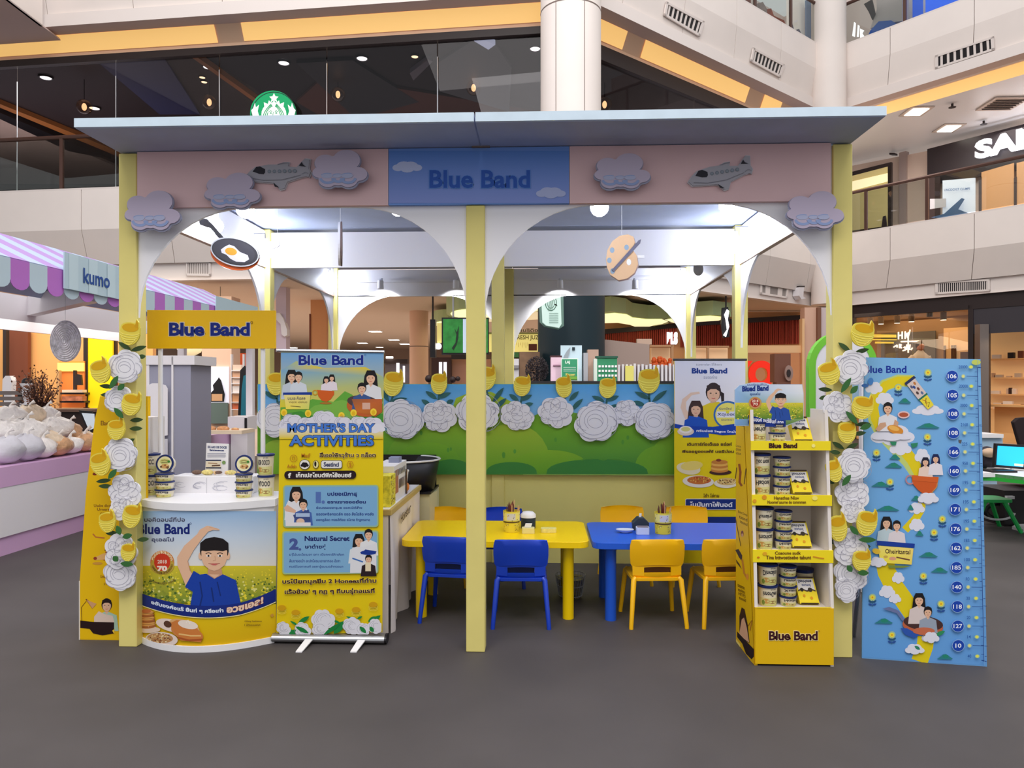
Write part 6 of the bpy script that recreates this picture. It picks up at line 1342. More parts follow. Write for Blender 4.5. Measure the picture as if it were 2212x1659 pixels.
for k, t_ in enumerate(('Usabe dicdao', 'Umerrso', 'oone lo')): A.text(t_, 203+k*7, 1089+8*k, 247, 1095+8*k, (120, 66, 20), .01)
A.ell(229, 1138, 6, 7, (110, 50, 40), 14); A.ell(231, 1140, 4, 5, (226, 180, 150), 12); A.line([(201, 1153), (207, 1160), (226, 1162)], 3, (190, 110, 50))
A.poly([(233, 1168), (244, 1166), (243, 1180), (234, 1188), (226, 1190)], (70, 30, 30)); A.line([(234, 1186), (226, 1204), (224, 1210)], 5, (150, 60, 40)); A.poly([(204, 1205), (222, 1196), (240, 1192), (236, 1208), (206, 1210)], (226, 176, 110)); A.ell(206, 1206, 4, 3.4, (150, 60, 40), 10); A.ell(211, 1217, 11, 3, (206, 150, 60), 12)
A.text('Usta', 217, 1242, 228, 1248, (150, 100, 20), .01); A.text('STOBE', 225, 1259, 244, 1264, (150, 100, 20), .01)
A.line([(186, 1294), (206, 1308), (200, 1314), (186, 1294)], 2, (176, 120, 60)); A.poly([(188, 1296), (209, 1304), (200, 1314)], (206, 156, 110)); A.line([(187, 1298), (176, 1312), (177, 1340)], 1.2, (120, 80, 20))
A.figure(231, 1306, 27, hair=(36, 20, 22), shirt=(170, 200, 180)); A.poly([(204, 1332), (214, 1320), (226, 1326), (244, 1330), (248, 1344), (204, 1344)], (222, 200, 186))
A.poly([(174, 1340), (202, 1343), (247, 1344), (247, 1368), (222, 1372), (202, 1368), (194, 1358), (174, 1356)], (38, 16, 18)); A.poly([(243, 1362), (248, 1358), (248, 1370)], (240, 200, 60))
A.make('side_print', lst)
# ================================================================ left stall
XSL = -4.69
M_lav = mat('lavender_panel', (206, 166, 204), rough=.5); M_sw = mat('stall_white', (226, 222, 226), rough=.45)
st = thing('stall_counter', 'long white and lavender stall counter running back along the left', 'counter', (XSL-.4, 7.6, 0))
build('kick_board', MB().box((XSL-.8, 3.4, 0), (XSL-.015, 11.8, .16)), M_lav, st)
yy = 3.4
for L in (2.05, 2.1, 2.1, 2.15): build('front_panel', MB().box((XSL-.02, yy+.006, .165), (XSL, yy+L-.006, .6)), M_sw, st); yy += L
build('top_band', MB().box((XSL-.8, 3.4, .6), (XSL+.004, 11.8, .775)), M_lav, st); build('carcass', MB().box((XSL-.78, 3.42, .16), (XSL-.021, 11.78, .6)), M_sw, st)
# awning with striped slope and scalloped valance
XE, XRG, ZE, ZRG = -4.4, -5.24, 2.54, 2.95; aw = thing('striped_awning', 'long lavender and pale blue striped awning with scalloped edge over the left stall', 'awning', (XE-.4, 8, 2.3))
M_a1 = mat('awning_lavender', (176, 144, 204), rough=.7); M_a2 = mat('awning_pale_blue', (180, 194, 222), rough=.7); M_v1 = mat('valance_purple', (180, 112, 196), rough=.7); M_v2 = mat('valance_pale', (184, 204, 216), rough=.7)
k = 0; y = 5.035
ow = .228
while y < 11.2:
    a, b = y, min(y+ow, 11.25)
    build('roof_stripe', MB().prism([(XE, a, ZE), (XE, b, ZE), (XRG, b+.0, ZRG), (XRG, a+.0, ZRG)], (.004, 0, .008)), (M_a1, M_a2)[k % 2], aw)
    pts = [(XE, a, ZE), (XE, b, ZE)]+[(XE, (a+b)/2+(b-a)/2*math.cos(PI*j/8), ZE-.17-.08*math.sin(PI*j/8)) for j in range(9)]
    build('scallop', MB().prism(pts, (.006, 0, 0)), (M_v1, M_v2)[k % 2], aw); k += 1; y += ow
build('rear_slope', MB().prism([(XRG, 5.0, ZRG), (XRG, 11.25, ZRG), (XRG-.9, 11.25, ZRG-.4), (XRG-.9, 5.0, ZRG-.4)], (0, 0, .01)), M_a2, aw)
build('header_rail', MB().box((-6.65, 5.0, 2.17), (-6.6, 11.6, 2.62)), M_sw, aw)
build('cross_rail', MB().obox(((-7.7-4.78)/2, 9.0, 2.5), ((-4.78+7.7)/2, -1.28, 0), (.03, .06, 0), (0, 0, .12)), M_sw, aw)
build('cross_rail', MB().box((-6.6, 11.5, 2.3), (-4.4, 11.56, 2.5)), M_sw, aw)
p_ = YP(11.3)(541, 900); build('post', MB().box((p_.x-.05, 11.25, 0), (p_.x+.05, 11.35, 2.5)), M_sw, aw)
p_ = Vector((-5.6, 11.3, 0)); build('post', MB().box((p_.x-.05, 11.25, 0), (p_.x+.05, 11.35, 2.5)), M_sw, aw)
sg = thing('stall_sign', 'pale blue sign board reading kumo hung on the striped awning', 'sign', (XE+.03, 7.1, 2.37))
xk = XP(XE+.03)
build('board', MB().box((XE+.02, 6.6, 2.375), (XE+.032, 7.85, 2.71)), mat('sign_pale_blue', (180, 204, 216), rough=.5), sg)
A = Art(xk, .003, .001)
for k in range(4): a, b = 6.63+.31*k, 6.78+.31*k; A.raw([(0, 0), (1, 0), (1, 1), (0, 1)], [], []) if False else None
fnk = lambda Y, Z, o: Vector((XE+.032+o, Y, Z)); A = Art(fnk, .002, .001)
for k in range(4): A.rect(6.66+.3*k, 2.378, 6.80+.3*k, 2.707, (192, 214, 224))
vs_, fs_, bx_ = glyphs('kumo', .02)
A.raw([(6.87+(x-bx_[0])/(bx_[1]-bx_[0])*.43, 2.462+(y-bx_[2])/(bx_[3]-bx_[2])*.145) for x, y in vs_], fs_, [lin((38, 78, 150))]*len(vs_)); A.make('sign_lettering', sg)
sg = thing('stall_sign', 'second plain pale blue sign board farther along the awning', 'sign', (XE+.03, 10.4, 2.37))
build('board', MB().box((XE+.02, 9.75, 2.36), (XE+.032, 11.2, 2.68)), mat('sign_pale_blue', (180, 204, 216)), sg)
A = Art(fnk, .002, .001); vs_, fs_, bx_ = glyphs('ขนมไทย', .01); A.raw([(9.85+(x-bx_[0])/(bx_[1]-bx_[0])*.6, 2.4+(y-bx_[2])/(bx_[3]-bx_[2])*.1) for x, y in vs_], fs_, [lin((120, 120, 60))]*len(vs_)); A.make('sign_lettering', sg)
# bread bags
M_bag = [mat('clear_bag_white', (240, 234, 230), rough=.3, noise=.1, nscale=18, bump=.9, bscale=30), mat('clear_bag_cream', (236, 214, 186), rough=.3, noise=.18, nscale=14, bump=.9, bscale=30), mat('clear_bag_brown', (206, 160, 120), rough=.35, noise=.35, nscale=14, bump=.9, bscale=30), mat('paper_bag_grey', (206, 204, 212), rough=.6, noise=.08, nscale=10, bump=.5, bscale=20)]
bags = [(20, 905, 5.35, .16, .13, 0), (62, 902, 5.35, .15, .13, 1), (100, 903, 5.35, .13, .12, 0), (18, 935, 5.1, .17, .12, 0), (58, 938, 5.05, .19, .15, 0), (118, 928, 5.15, .16, .13, 0), (150, 937, 5.15, .12, .12, 2), (95, 955, 4.95, .18, .13, 1), (14, 972, 4.85, .14, .13, 3), (58, 976, 4.84, .14, .13, 3), (92, 974, 4.86, .12, .1, 0), (125, 968, 4.86, .13, .1, 2), (150, 965, 4.88, .13, .09, 0), (182, 966, 4.88, .12, .1, 2), (185, 948, 5.05, .1, .08, 1), (196, 962, 4.86, .12, .08, 1)]
bl_ = ['back row far left', 'back row second', 'back row third', 'large pale one at the left edge, second row', 'roundest big pale one, middle left', 'tall pale one left of the tilted screen', 'brown one beside the tall pale bag', 'cream one in the middle of the heap', 'grey paper one at the left edge, front', 'grey paper one with a pointed corner, front', 'small clear one in front beside the grey paper bag', 'brown loaf one at the front', 'flat pale one at the front', 'dark brown one near the yellow standee', 'small cream one behind, near the yellow standee', 'cream one touching the yellow standee']
for i_, (px, py, xx, w_, h_, mi) in enumerate(bags):
    c = XP(-xx)(px, py); c = Vector((c.x, c.y, .78)) if xx < 5 else c; q = random.Random(px); n, m_ = 14, 8; vs = []
    if xx >= 5: c.z = max(.78, c.z-h_*.9)
    for a in range(m_+1):
        for b in range(n):
            ph = PI*a/m_; th_ = 2*PI*b/n; r = 1+q.uniform(-.1, .12)+(.12*math.sin(3*th_+px) if a > 4 else 0)
            vs.append((c.x+w_*r*math.sin(ph)*math.cos(th_)*.9, c.y+w_*1.3*r*math.sin(ph)*math.sin(th_), c.z+max(0, h_*(1-math.cos(ph))*(.95+q.uniform(-.08, .08)))))
    fs = [(a*n+b, a*n+(b+1) % n, (a+1)*n+(b+1) % n, (a+1)*n+b) for a in range(m_) for b in range(n)]
    t = thing('bread_bag', 'bagged bread on the left stall, '+bl_[i_], 'bagged bread', (c.x, c.y, .775), 'bagged breads heaped on the left stall')
    build('bag', MB().add(vs, fs, True), M_bag[mi], t, ang=75)
    tp_ = Vector(vs[m_*n]); build('twisted_top', MB().tube([tp_-UP*.02, tp_+Vector((.02, .0, .03)), tp_+Vector((.05, .02, .05))], [.02, .008, .022], 8), M_bag[0], t)
build_r = thing('display_riser', 'dark stepped display board under the heaped bread', 'display riser', (-5.35, 6.8, .775)); build('step', MB().box((-5.49, 5.0, .775), (-5.1, 9.0, .86)), mat('riser_dark', (70, 52, 46)), build_r)
# tilted tablet, tree, pedestal goods
t = thing('till_screen', 'tilted black framed till screen at the back of the left stall', 'screen', XP(-5.3)(190, 950))
build('screen_body', MB().slab(TP(9.0), [(170, 886), (198, 888), (207, 925), (194, 934), (180, 912)], -.03, 0), M_black, t); build('display', MB().slab(TP(9.0), [(177, 892), (204, 894), (206, 924), (193, 930)], .0, .006), mat('screen_pale', (206, 216, 226), emit=.4), t); build('stand', MB().tube([P(186, 930, 9.1), P(186, 990, 9.1)], .02, 8), M_black, t)
t = thing('silver_disc', 'hanging oval silver disc with ridged rings in front of the left stall', 'hanging sign', P(141, 782, 8.2)); c = P(141, 737, 8.2)
MM = Matrix.Translation(c) @ Matrix.Rotation(TH+.0, 4, 'Z') @ Matrix.Rotation(PI/2, 4, 'X') @ Matrix.Diagonal((.75, 1, 1, 1))
pr = [(.0001, .02)]+[(.01+.012*k, .02-.0008*k+(.006 if k % 2 else 0)) for k in range(18)]+[(.23, .0), (.23, -.01), (.0001, -.01)]
build('disc', MB().lathe(pr, n=40).xf(MM), mat('silver_grey', (216, 214, 222), rough=.4, metal=.2, noise=.3, nscale=30), t); build('wire', MB().tube([c+UP*.2, c+UP*.9], .002, 4), M_metal, t)
# grey cabinet
def fb(mb, x0, y0, x1, y1, t, dep=.1): 
    a, b = P(x0, y1, t), P(x1, y0, t); c = (a+b)/2+FWD*dep/2
    return mb.obox(c, RGT*((b-a).dot(RGT)/2), FWD*dep/2, UP*((b.z-a.z)/2))
def fbb(x0, y0, x1, y1, t, dep=.1): return fb(MB(), x0, y0, x1, y1, t, dep)
M_gcab = mat('cabinet_grey', (150, 150, 168), rough=.5)
t = thing('grey_cabinet', 'tall grey cabinet with white frame behind the promotion counter', 'cabinet', P(365, 1100, 7.4)-UP*.25)
zf = 830+1.5*F/7.4
build('body', fbb(316, 772, 412, zf, 7.4, .5), M_gcab, t); build('top_frame', fbb(312, 768, 420, 788, 7.38, .55), M_sw, t); build('frame_post', fbb(316, 785, 322, zf, 7.385, .02), M_sw, t); build('frame_post', fbb(370, 770, 374, zf, 7.38, .02), M_sw, t)
build('rounded_board', MB().slab(TP(7.37), [(320, 948), (320, 832), (330, 828), (345, 828), (358, 832), (363, 840), (363, 940)], 0, .012), M_sw, t)
build('lower_box', fbb(317, 948, 362, zf, 7.36, .01), mat('grey_white', (196, 194, 202)), t)
# second stall things seen past the cabinet
M_warm = mat('beige_column', (226, 190, 166), rough=.6)
def simple(nm, lab, cat, parts, grp=None, down=False):
    """parts: (name, meshbuilder, material)"""
    allv = [v for _, mb, _ in parts for v in mb.v]; c = sum(allv, Vector())/len(allv); c.z = min(v.z for v in allv)
    if down: b_ = [f_([v[i] for v in allv]) for f_ in (min, max) for i in (0, 1)]; z_ = c.z; c.z = 0
    t = thing(nm, lab, cat, c, grp)
    if down: x_, y_ = (b_[0]+b_[2])/2, (b_[1]+b_[3])/2; build('base', MB().box((x_-(b_[2]-b_[0])*.4, y_-(b_[3]-b_[1])*.3, 0), (x_+(b_[2]-b_[0])*.4, y_+(b_[3]-b_[1])*.3, z_+.005)), parts[0][2], t)
    for n_, mb, m in parts: build(n_, mb, m, t)
    return t
simple('beige_pillar', 'beige pillar with a lit white picture behind the second stall', 'pillar', [('shaft', fbb(436, 640, 500, 960, 15.5, .5), M_warm), ('picture', fbb(450, 792, 494, 872, 15.45, .04), mat('lit_picture', (226, 226, 240), emit=.5)), ('plant_silhouette', MB().slab(TP(15.4), [(452, 868), (450, 855), (462, 842), (460, 832), (470, 820), (473, 815), (478, 822), (482, 838), (486, 852), (484, 868)], 0, .01), M_black), ('pot', fbb(457, 851, 480, 866, 15.38, .02), mat('clay_tan', (206, 160, 120))), ('lower_board', fbb(449, 870, 492, 915, 15.4, .04), mat('slate_green', (96, 112, 108)))])
simple('globe_lamp', 'round white lamp glowing just under the yellow header sign', 'lamp', [('globe', MB().ball(P(476, 757, 16.4), .1), mat('lamp_soft', (255, 250, 240), emit=5)), ('cord', MB().tube([P(476, 750, 16.4), P(476, 619, 16.4)], .006, 6), M_black)])
simple('oval_lamp', 'wide cream lampshade partly hidden by the yellow header sign', 'lamp', [('shade', MB().lathe([(.27, 0), (.23, -.08), (.11, -.15), (.0001, -.18)], P(410, 753, 16.4), 24), mat('shade_cream', (250, 236, 190), emit=.5)), ('cord', MB().tube([P(410, 753, 16.4), P(410, 619, 16.4)], .006, 6), M_black)])
simple('shelf_rack', 'dark shelf rack between the grey cabinet and the beige pillar', 'shelf', [('back', fbb(408, 750, 436, 880, 16.5, .3), mat('rack_brown', (70, 50, 44))), ('shelf', fbb(408, 803, 436, 807, 16.4, .1), M_sw), ('bottle', MB().slab(TP(16.35), [(420, 852), (420, 840), (423, 825), (427, 825), (429, 840), (429, 852)], 0, .03), M_warm), ('grey_box', fbb(420, 778, 434, 802, 16.35, .05), mat('box_grey', (120, 112, 112))), ('dark_chest', fbb(410, 853, 436, 880, 16.3, .1), M_black)], down=True)
simple('red_shop_panel', 'red orange shop panel behind the second stall', 'panel', [('panel', fbb(499, 763, 536, 900, 17.5, .1), mat('red_orange', (206, 86, 40), emit=.12))], down=True)
for k, (y0, y1, c_) in enumerate(((788, 800, (226, 200, 180)), (803, 815, (206, 160, 130)), (818, 828, (214, 190, 176)), (834, 848, (224, 214, 210)), (852, 868, (196, 140, 100)), (872, 884, (190, 96, 60)))):
    simple('packet', 'packet on the shelf behind the second stall, ' + ('topmost', 'second from the top', 'third from the top', 'fourth from the top', 'fifth from the top', 'lowest')[k], 'packet', [('bag', rrbox(MB(), 0, .2, 0, .1, 0, (y1-y0)/F*15, .03).xf(Matrix.Translation(P(501, y1, 15)) @ Matrix.Rotation(TH, 4, 'Z')), mat('packet_%d' % k, c_)), ('shelf_strip', fbb(500, y1, 524, y1+1.5, 14.95, .15), M_sw)], 'packets behind the second stall')
simple('packet_rack', 'white rack post beside the packets behind the second stall', 'rack', [('post', fbb(524, 765, 526, 829+1.5*F/15, 15.0, .1), M_sw), ('post', fbb(498, 765, 500, 829+1.5*F/15, 15.0, .1), M_sw)])
simple('teal_curtain', 'dark curtain with a teal edge beside the white stall post', 'curtain', [('cloth', MB().slab(TP(14), [(522, 900), (524, 840), (528, 812), (537, 808), (537, 900)], 0, .05), mat('teal_cloth', (30, 110, 130))), ('dark_cloth', MB().slab(TP(14.2), [(516, 900), (521, 800), (530, 790), (539, 800), (539, 902)], 0, .05), M_black)], down=True)
for k, (x, y, w_) in enumerate(((432, 925, 12), (452, 926, 22), (482, 926, 20), (508, 927, 12))):
    c = ZP(.78)(x, 945); simple('pastry', 'brown pastry on the second stall top, ' + ('darkest, far left', 'second', 'third', 'far right')[k], 'pastry', [('crust', MB().ball(P(x, y, 10.2-.02*k), w_/F*10*.55, 14, 8, 1.3, .8, .55), mat('crust_brown' if k else 'crust_dark', (196, 140, 96) if k else (130, 64, 40), noise=.3, nscale=30)), ('glaze', MB().ball(P(x, y-1.5, 10.19-.02*k), w_/F*10*.35, 10, 6, 1.3, .8, .5), mat('crust_light', (220, 180, 130)))], 'pastries on the second stall')
simple('pastry_tray', 'cream tray under the pastries on the second stall', 'tray', [('tray', fbb(418, 930, 522, 938, 10.0, .5), mat('tray_cream', (226, 206, 180))), ('paper', fbb(412, 938, 440, 946, 9.9, .2), M_white)])
simple('counter_box', 'white box with a dark slot at the end of the second stall', 'box', [('box', fbb(492, 900, 535, 930, 11.0, .4), M_sw), ('slot', fbb(528, 903, 533, 928, 10.98, .03), M_black)], down=True)
# things on the ledge of the promotion counter
lz = P(440, 1027, 4.6).z; bpy2 = YP(ybase+.32)
t = thing('info_sheet', 'white information sheet in a stand on the back of the promotion counter', 'sheet', bpy2(468, 1027))
build('holder', MB().slab(bpy2, [(443, 1025), (491, 1029), (494, 959), (446, 957)], -.006, 0), M_white, t); ledge = MB().box((bpy_(366, 1028).x, ybase+.24, zt2), (bpy_(548, 1028).x, ybase+.4, bpy_(366, 1030).z)); build('ledge_panel', ledge, M_white, bpy.data.objects['back_ledge'])
A = Art(bpy2, .001, .0003); A.text('EG AñO DE DOCE!', 449, 963, 490, 968, (40, 56, 110), .04, dy=1); A.text('Benmenemues', 453, 970, 484, 974, (40, 56, 110), .04, dy=1)
for k in range(2): A.rect(448, 979+5*k, 488, 980.4+5*k, (170, 172, 186)); A.rect(448, 982+5*k, 487, 982.8+5*k, (180, 182, 196))
A.rect(445, 993, 478, 995.5, (40, 50, 80)); A.rect(445, 1009, 478, 1011.5, (40, 50, 80)); A.rect(445, 996, 478, 1009, (226, 214, 190)); A.line([(450, 1000), (470, 1001)], 1.6, (150, 110, 70)); A.line([(458, 1006), (476, 1005)], 3, (90, 60, 40)); A.ell(484, 999, 4, 4, (120, 150, 90), 12); A.make('sheet_print', t)
for k, (x, w_) in enumerate(((430, 14), (452, 16), (476, 10), (503, 14))):
    c = bpy2(x, 1030)+FWD*.0; c.z = bpy_(366, 1028).z; simple('snack', 'small brown snack on the promotion counter ledge, ' + ('far left dark one', 'second from left', 'third from left', 'far right one')[k], 'snack', [('snack', MB().ball(c+UP*.012+FWD*-.03, w_/F*4.6*.6, 12, 8, 1.4, .8, .6), mat('snack_%d' % (k % 2), ((110, 84, 70), (214, 196, 120))[k % 2], noise=.4, nscale=60)), ('crumb', MB().ball(c+UP*.01+RGT*.05-FWD*.03, .012, 8, 6), mat('crust_light', (220, 180, 130)))], 'snacks on the promotion counter')
area('stall_fill', (-6.2, 8.5, 2.3), (0, 0, 0), 1.2, 6, 45, (1, .93, .85)); area('left_shop_fill', CW(-8.5, 13.5, 3.4), (math.radians(15), 0, 0), 5, 2, 130, (1, .82, .6))  # fill lamps added to brighten under the awning and the left shop
# ---- far left shop behind the stall
M_wood = mat('warm_wood_wall', (236, 176, 110), rough=.7)
simple('wood_shop_wall', 'warm wooden shop wall at the far left behind the stall', 'wall panel', [('wall', fbb(-330, 700, 330, 945, 15.6, .15), M_wood), ('dark_bay', fbb(14, 712, 60, 945, 15.4, .1), mat('bay_brown', (120, 66, 46))), ('glow_band', fbb(60, 700, 240, 706, 15.5, .05), mat('warm_strip', (255, 210, 140), emit=1.2))])
for k, x in enumerate((10, 184, 246)): simple('dark_frame_post', 'dark window post ' + ('at the left edge of the photo', 'left of the yellow panel', 'right of the yellow panel')[k] + ' behind the stall', 'post', [('post', fbb(x-4, 705, x+3, 945, 15.0, .1), M_dark)], 'dark posts of the left shop', down=True)
simple('yellow_shop_panel', 'bright yellow shop panel behind the left stall beside the post', 'panel', [('panel', fbb(189, 722, 243, 880, 14.9, .05), mat('signal_yellow', (250, 214, 8), rough=.6, emit=.12)), ('edge', fbb(187, 720, 189, 880, 14.88, .05), M_dark)], down=True)
simple('doorway_shelves', 'lit doorway with shelves between the tree and the yellow panel', 'shelf', [('lit_back', fbb(128, 780, 182, 880, 14.95, .04), mat('orange_back', (226, 130, 60), emit=.25)), ('glow_sign', fbb(124, 784, 180, 802, 14.9, .05), mat('yellow_glow', (250, 226, 110), emit=.6)), ('upright', fbb(122, 800, 128, 888, 14.8, .08), mat('tan_upright', (196, 150, 100))), ('upright', fbb(158, 800, 163, 850, 14.8, .06), M_dark), ('shelf', fbb(130, 848, 182, 852, 14.7, .2), M_dark), ('goods', fbb(134, 842, 178, 848, 14.65, .15), mat('goods_cream', (232, 206, 180))), ('shelf', fbb(130, 866, 182, 870, 14.7, .2), M_dark), ('goods', fbb(134, 856, 178, 866, 14.65, .15), mat('goods_red', (180, 110, 80), noise=.4, nscale=12)), ('dark_figure', MB().slab(TP(14.6), [(166, 832), (165, 815), (170, 808), (178, 810), (180, 832)], 0, .05), M_dark)], down=True)
simple('back_bench', 'long dark bench top behind the bread heap', 'bench', [('top', fbb(-150, 884, 205, 890, 11.2, .5), mat('bench_brown', (110, 84, 72))), ('front', fbb(-150, 890, 205, 935, 11.25, .4), mat('bench_dark', (52, 36, 34)))])
simple('slatted_crate', 'grey slatted wooden crate at the left edge behind the bread', 'crate', [('slat', fbb(-20, 845+12*k, 48-4*k, 853+12*k, 11.1, .06), mat('grey_wood', (110, 100, 98))) for k in range(4)]+[('side', fbb(38, 838, 50, 886, 11.15, .3), mat('grey_wood2', (84, 76, 76)))], down=True)
simple('white_mannequin', 'white rounded form standing at the far left behind the stall', 'display form', [('body', MB().slab(TP(12.5), [(15, 850), (16, 820), (22, 812), (32, 812), (36, 822), (34, 850)], 0, .12), M_sw)], down=True)
simple('white_vase', 'white tapered vase with a dark top left of the small tree', 'vase', [('vase', MB().lathe([(.03, 0), (.05, .1), (.085, .26), (.09, .3)], P(58, 872, 10.9), 16), M_sw), ('dark_top', MB().ball(P(58, 826, 10.9), .07), M_black)], down=True)
q = random.Random(21); tree = thing('small_tree', 'small bare twiggy tree with brown leaves behind the bread', 'plant', P(88, 886, 10.6))
base = P(88, 884, 10.6); tb = MB(); lf = MB()
for k in range(46):
    tgt = P(q.uniform(48, 124), q.uniform(795, 872), 10.6)+FWD*q.uniform(-.25, .25); m_ = base*.45+tgt*.55+Vector((q.uniform(-.05, .05), q.uniform(-.05, .05), q.uniform(-.05, .02))); tb.tube([base, m_, tgt], [.012, .006, .002], 5)
    for j in range(12):
        c = m_*(1-j/11)+tgt*(j/11)+Vector([q.uniform(-.05, .05) for _ in range(3)]); u = Vector([q.uniform(-1, 1) for _ in range(3)]).normalized()*.022; v = u.orthogonal().normalized()*.012; lf.add([c-u, c+v, c+u, c-v], [(0, 1, 2, 3)])
build('branches', tb, mat('twig_brown', (70, 44, 36)), tree); build('foliage', lf, mat('dry_leaf', (110, 70, 50)), tree)['kind'] = 'stuff'
# ================================================================ seen through the kiosk
M_ink = mat('dark_green_column', (24, 44, 52), rough=.5)
column(1.1, 13.75, .62, 0, 3.64, 'column', M_ink); 
simple('menu_lightbox', 'white and green lit menu sign on the dark green column', 'lit sign', [('bracket', MB().tube([P(1200, 660, 12.2), P(1200, 660, 13.17)], .03, 6), M_dark), ('lightbox', MB().slab(TP(12.2), [(1169, 638), (1211, 638), (1213, 700), (1208, 708), (1180, 703), (1172, 696)], -.1, 0), mat('lightbox_white', (190, 214, 206), emit=.45)), ('rim', MB().slab(TP(12.3), [(1164, 638), (1217, 638), (1218, 704), (1206, 712), (1176, 706), (1166, 696)], -.05, 0), mat('rim_grey_green', (120, 150, 140)))])
A = Art(TP(12.2), .004, .001); A.ring(1190, 654, 12, 17, 1.6, (60, 110, 90), 20); A.ring(1190, 654, 8, 12, 1.2, (90, 130, 110), 16)
for k in range(5): A.line([(1184+2*k, 672), (1188+2*k, 640)], .8, (90, 130, 110))
for k in range(6): A.rect(1186, 676+4*k, 1206, 677.5+4*k, (140, 170, 160))
A.make('menu_print', bpy.data.objects['menu_lightbox'])
simple('bar_counter', 'dark high counter behind the backdrop holding boxes and cards', 'counter', [('top', fbb(1110, 823, 1460, 829, 9.6, .8), M_black), ('front', fbb(1115, 829, 1455, 1060, 9.7, .6), mat('bar_front', (60, 56, 58)))], down=True)
simple('lit_card', 'large pale lit poster card behind the small green card', 'poster', [('card', fbb(1211, 746, 1257, 823, 10.1, .03), mat('pale_cyan_card', (190, 212, 222), emit=.15)), ('face_dot', fbb(1236, 750, 1242, 757, 10.08, .01), M_ink), ('leaf_art', MB().slab(TP(10.07), leafpts(1214, 790, 1232, 750, 9), 0, .005), mat('grey_line', (150, 160, 168)))])
simple('green_card', 'small green printed card standing on the bar counter', 'card', [('card', fbb(1212, 774, 1249, 823, 9.75, .02), mat('card_white', (214, 226, 216))), ('green_face', fbb(1214, 776, 1247, 821, 9.74, .006), mat('card_green', (44, 136, 96)))])
A = Art(TP(9.735), .002, .0006); A.text('LAJ', 1221, 779, 1231, 787, (214, 232, 220), .04)
for k in range(3): A.rect(1217, 793+4*k, 1244, 794+4*k, (190, 214, 200))
A.text('Ritueen', 1222, 806, 1242, 812, (214, 206, 110), .02); A.rect(1216, 813, 1246, 820, (110, 160, 60)); A.make('card_print', bpy.data.objects['green_card'])
simple('pink_box', 'pale pink box left of the small green card', 'box', [('carton', fbb(1190, 772, 1213, 823, 9.9, .15), mat('pale_pink', (222, 190, 206))), ('lid', fbb(1189, 768, 1214, 772, 9.9, .16), mat('maroon_lid', (70, 34, 40))), ('label', fbb(1195, 788, 1211, 791, 9.88, .02), mat('grey_rose', (150, 110, 130)))])
simple('beige_box', 'tall beige carton between the green card and the green box', 'box', [('carton', fbb(1270, 755, 1293, 824, 10.0, .15), mat('carton_tan', (176, 146, 130))), ('grey_books', fbb(1261, 762, 1270, 824, 9.98, .15), mat('grey_books', (160, 160, 166)))])
simple('advent_box', 'green box with a grid of white squares on the bar counter', 'box', [('carton', fbb(1290, 772, 1333, 823, 9.7, .12), mat('box_green', (38, 124, 84))), ('side', fbb(1283, 775, 1290, 823, 9.7, .1), mat('box_side', (196, 206, 196))), ('lid', fbb(1288, 769, 1335, 773, 9.68, .15), mat('box_lid', (20, 74, 56)))]+[('white_square', fbb(1293+7*c_, 789+10*r_, 1297.5+7*c_, 793.5+10*r_, 9.69, .01), M_sw) for r_ in range(3) for c_ in range(6)])
bush = thing('dark_bush', 'dark fine leaved potted bush left of the green column', 'plant', P(1160, 826, 10.2)); q = random.Random(6); lf = MB()
for k in range(1500):
    a = q.uniform(0, 6.3); r_ = q.random()**.5; c = P(1160+25*r_*math.cos(a), 798+28*r_*math.sin(a), 10.2)+FWD*q.uniform(-.12, .12); u = Vector([q.uniform(-1, 1) for _ in range(3)]).normalized()*.016; v = u.orthogonal().normalized()*.006; lf.add([c-u, c+v, c+u, c-v], [(0, 1, 2, 3)])
build('foliage', lf, mat('black_leaf', (38, 30, 36)), bush)['kind'] = 'stuff'; build('stem', MB().tube([P(1160, 828, 10.2), P(1160, 790, 10.2)], .02, 6), M_black, bush)
# juice bar with yellow lettering
simple('yellow_lit_bar', 'yellow lit bar front with scribbled lettering seen left of the green column', 'lit panel', [('panel', fbb(1040, 722, 1166, 760, 17.5, .1), mat('lit_yellow', (250, 232, 140), emit=.5)), ('upper_soffit', MB().prism([P(1020, 668, 17), P(1166, 652, 17), P(1166, 690, 21), P(1040, 696, 21)], UP*.05), mat('lit_cream', (252, 238, 196), emit=.45)), ('shelf', fbb(1050, 718, 1166, 721, 17.4, .15), mat('olive', (150, 150, 90))), ('dark_window', fbb(1142, 743, 1160, 757, 17.4, .05), mat('brick_dark', (110, 56, 40)))])
A = Art(TP(17.4), .01, .003); A.text('FRESH JUZ', 1112, 724, 1164, 736, (120, 110, 60), .02); A.text('ริเบริดิอ', 1116, 710, 1162, 717, (90, 84, 50), .02)
for k in range(9): A.line([(1108+4*k, 740), (1108+4*k, 744+(k*5) % 9)], .8, (190, 170, 90))
A.make('bar_lettering', bpy.data.objects['yellow_lit_bar'])
simple('wood_cabinet', 'wood grained low cabinet beside the dark bush', 'cabinet', [('body', fbb(1122, 760, 1166, 850, 13, .5), mat('brown_wood', (130, 100, 76), noise=.2, nscale=5)), ('white_unit', fbb(1088, 775, 1121, 850, 13, .5), M_sw), ('green_top', fbb(1088, 761, 1121, 772, 13, .4), mat('moss', (50, 96, 40))), ('grey_band', fbb(1100, 789, 1121, 796, 12.95, .05), mat('grey_band', (150, 146, 150)))])
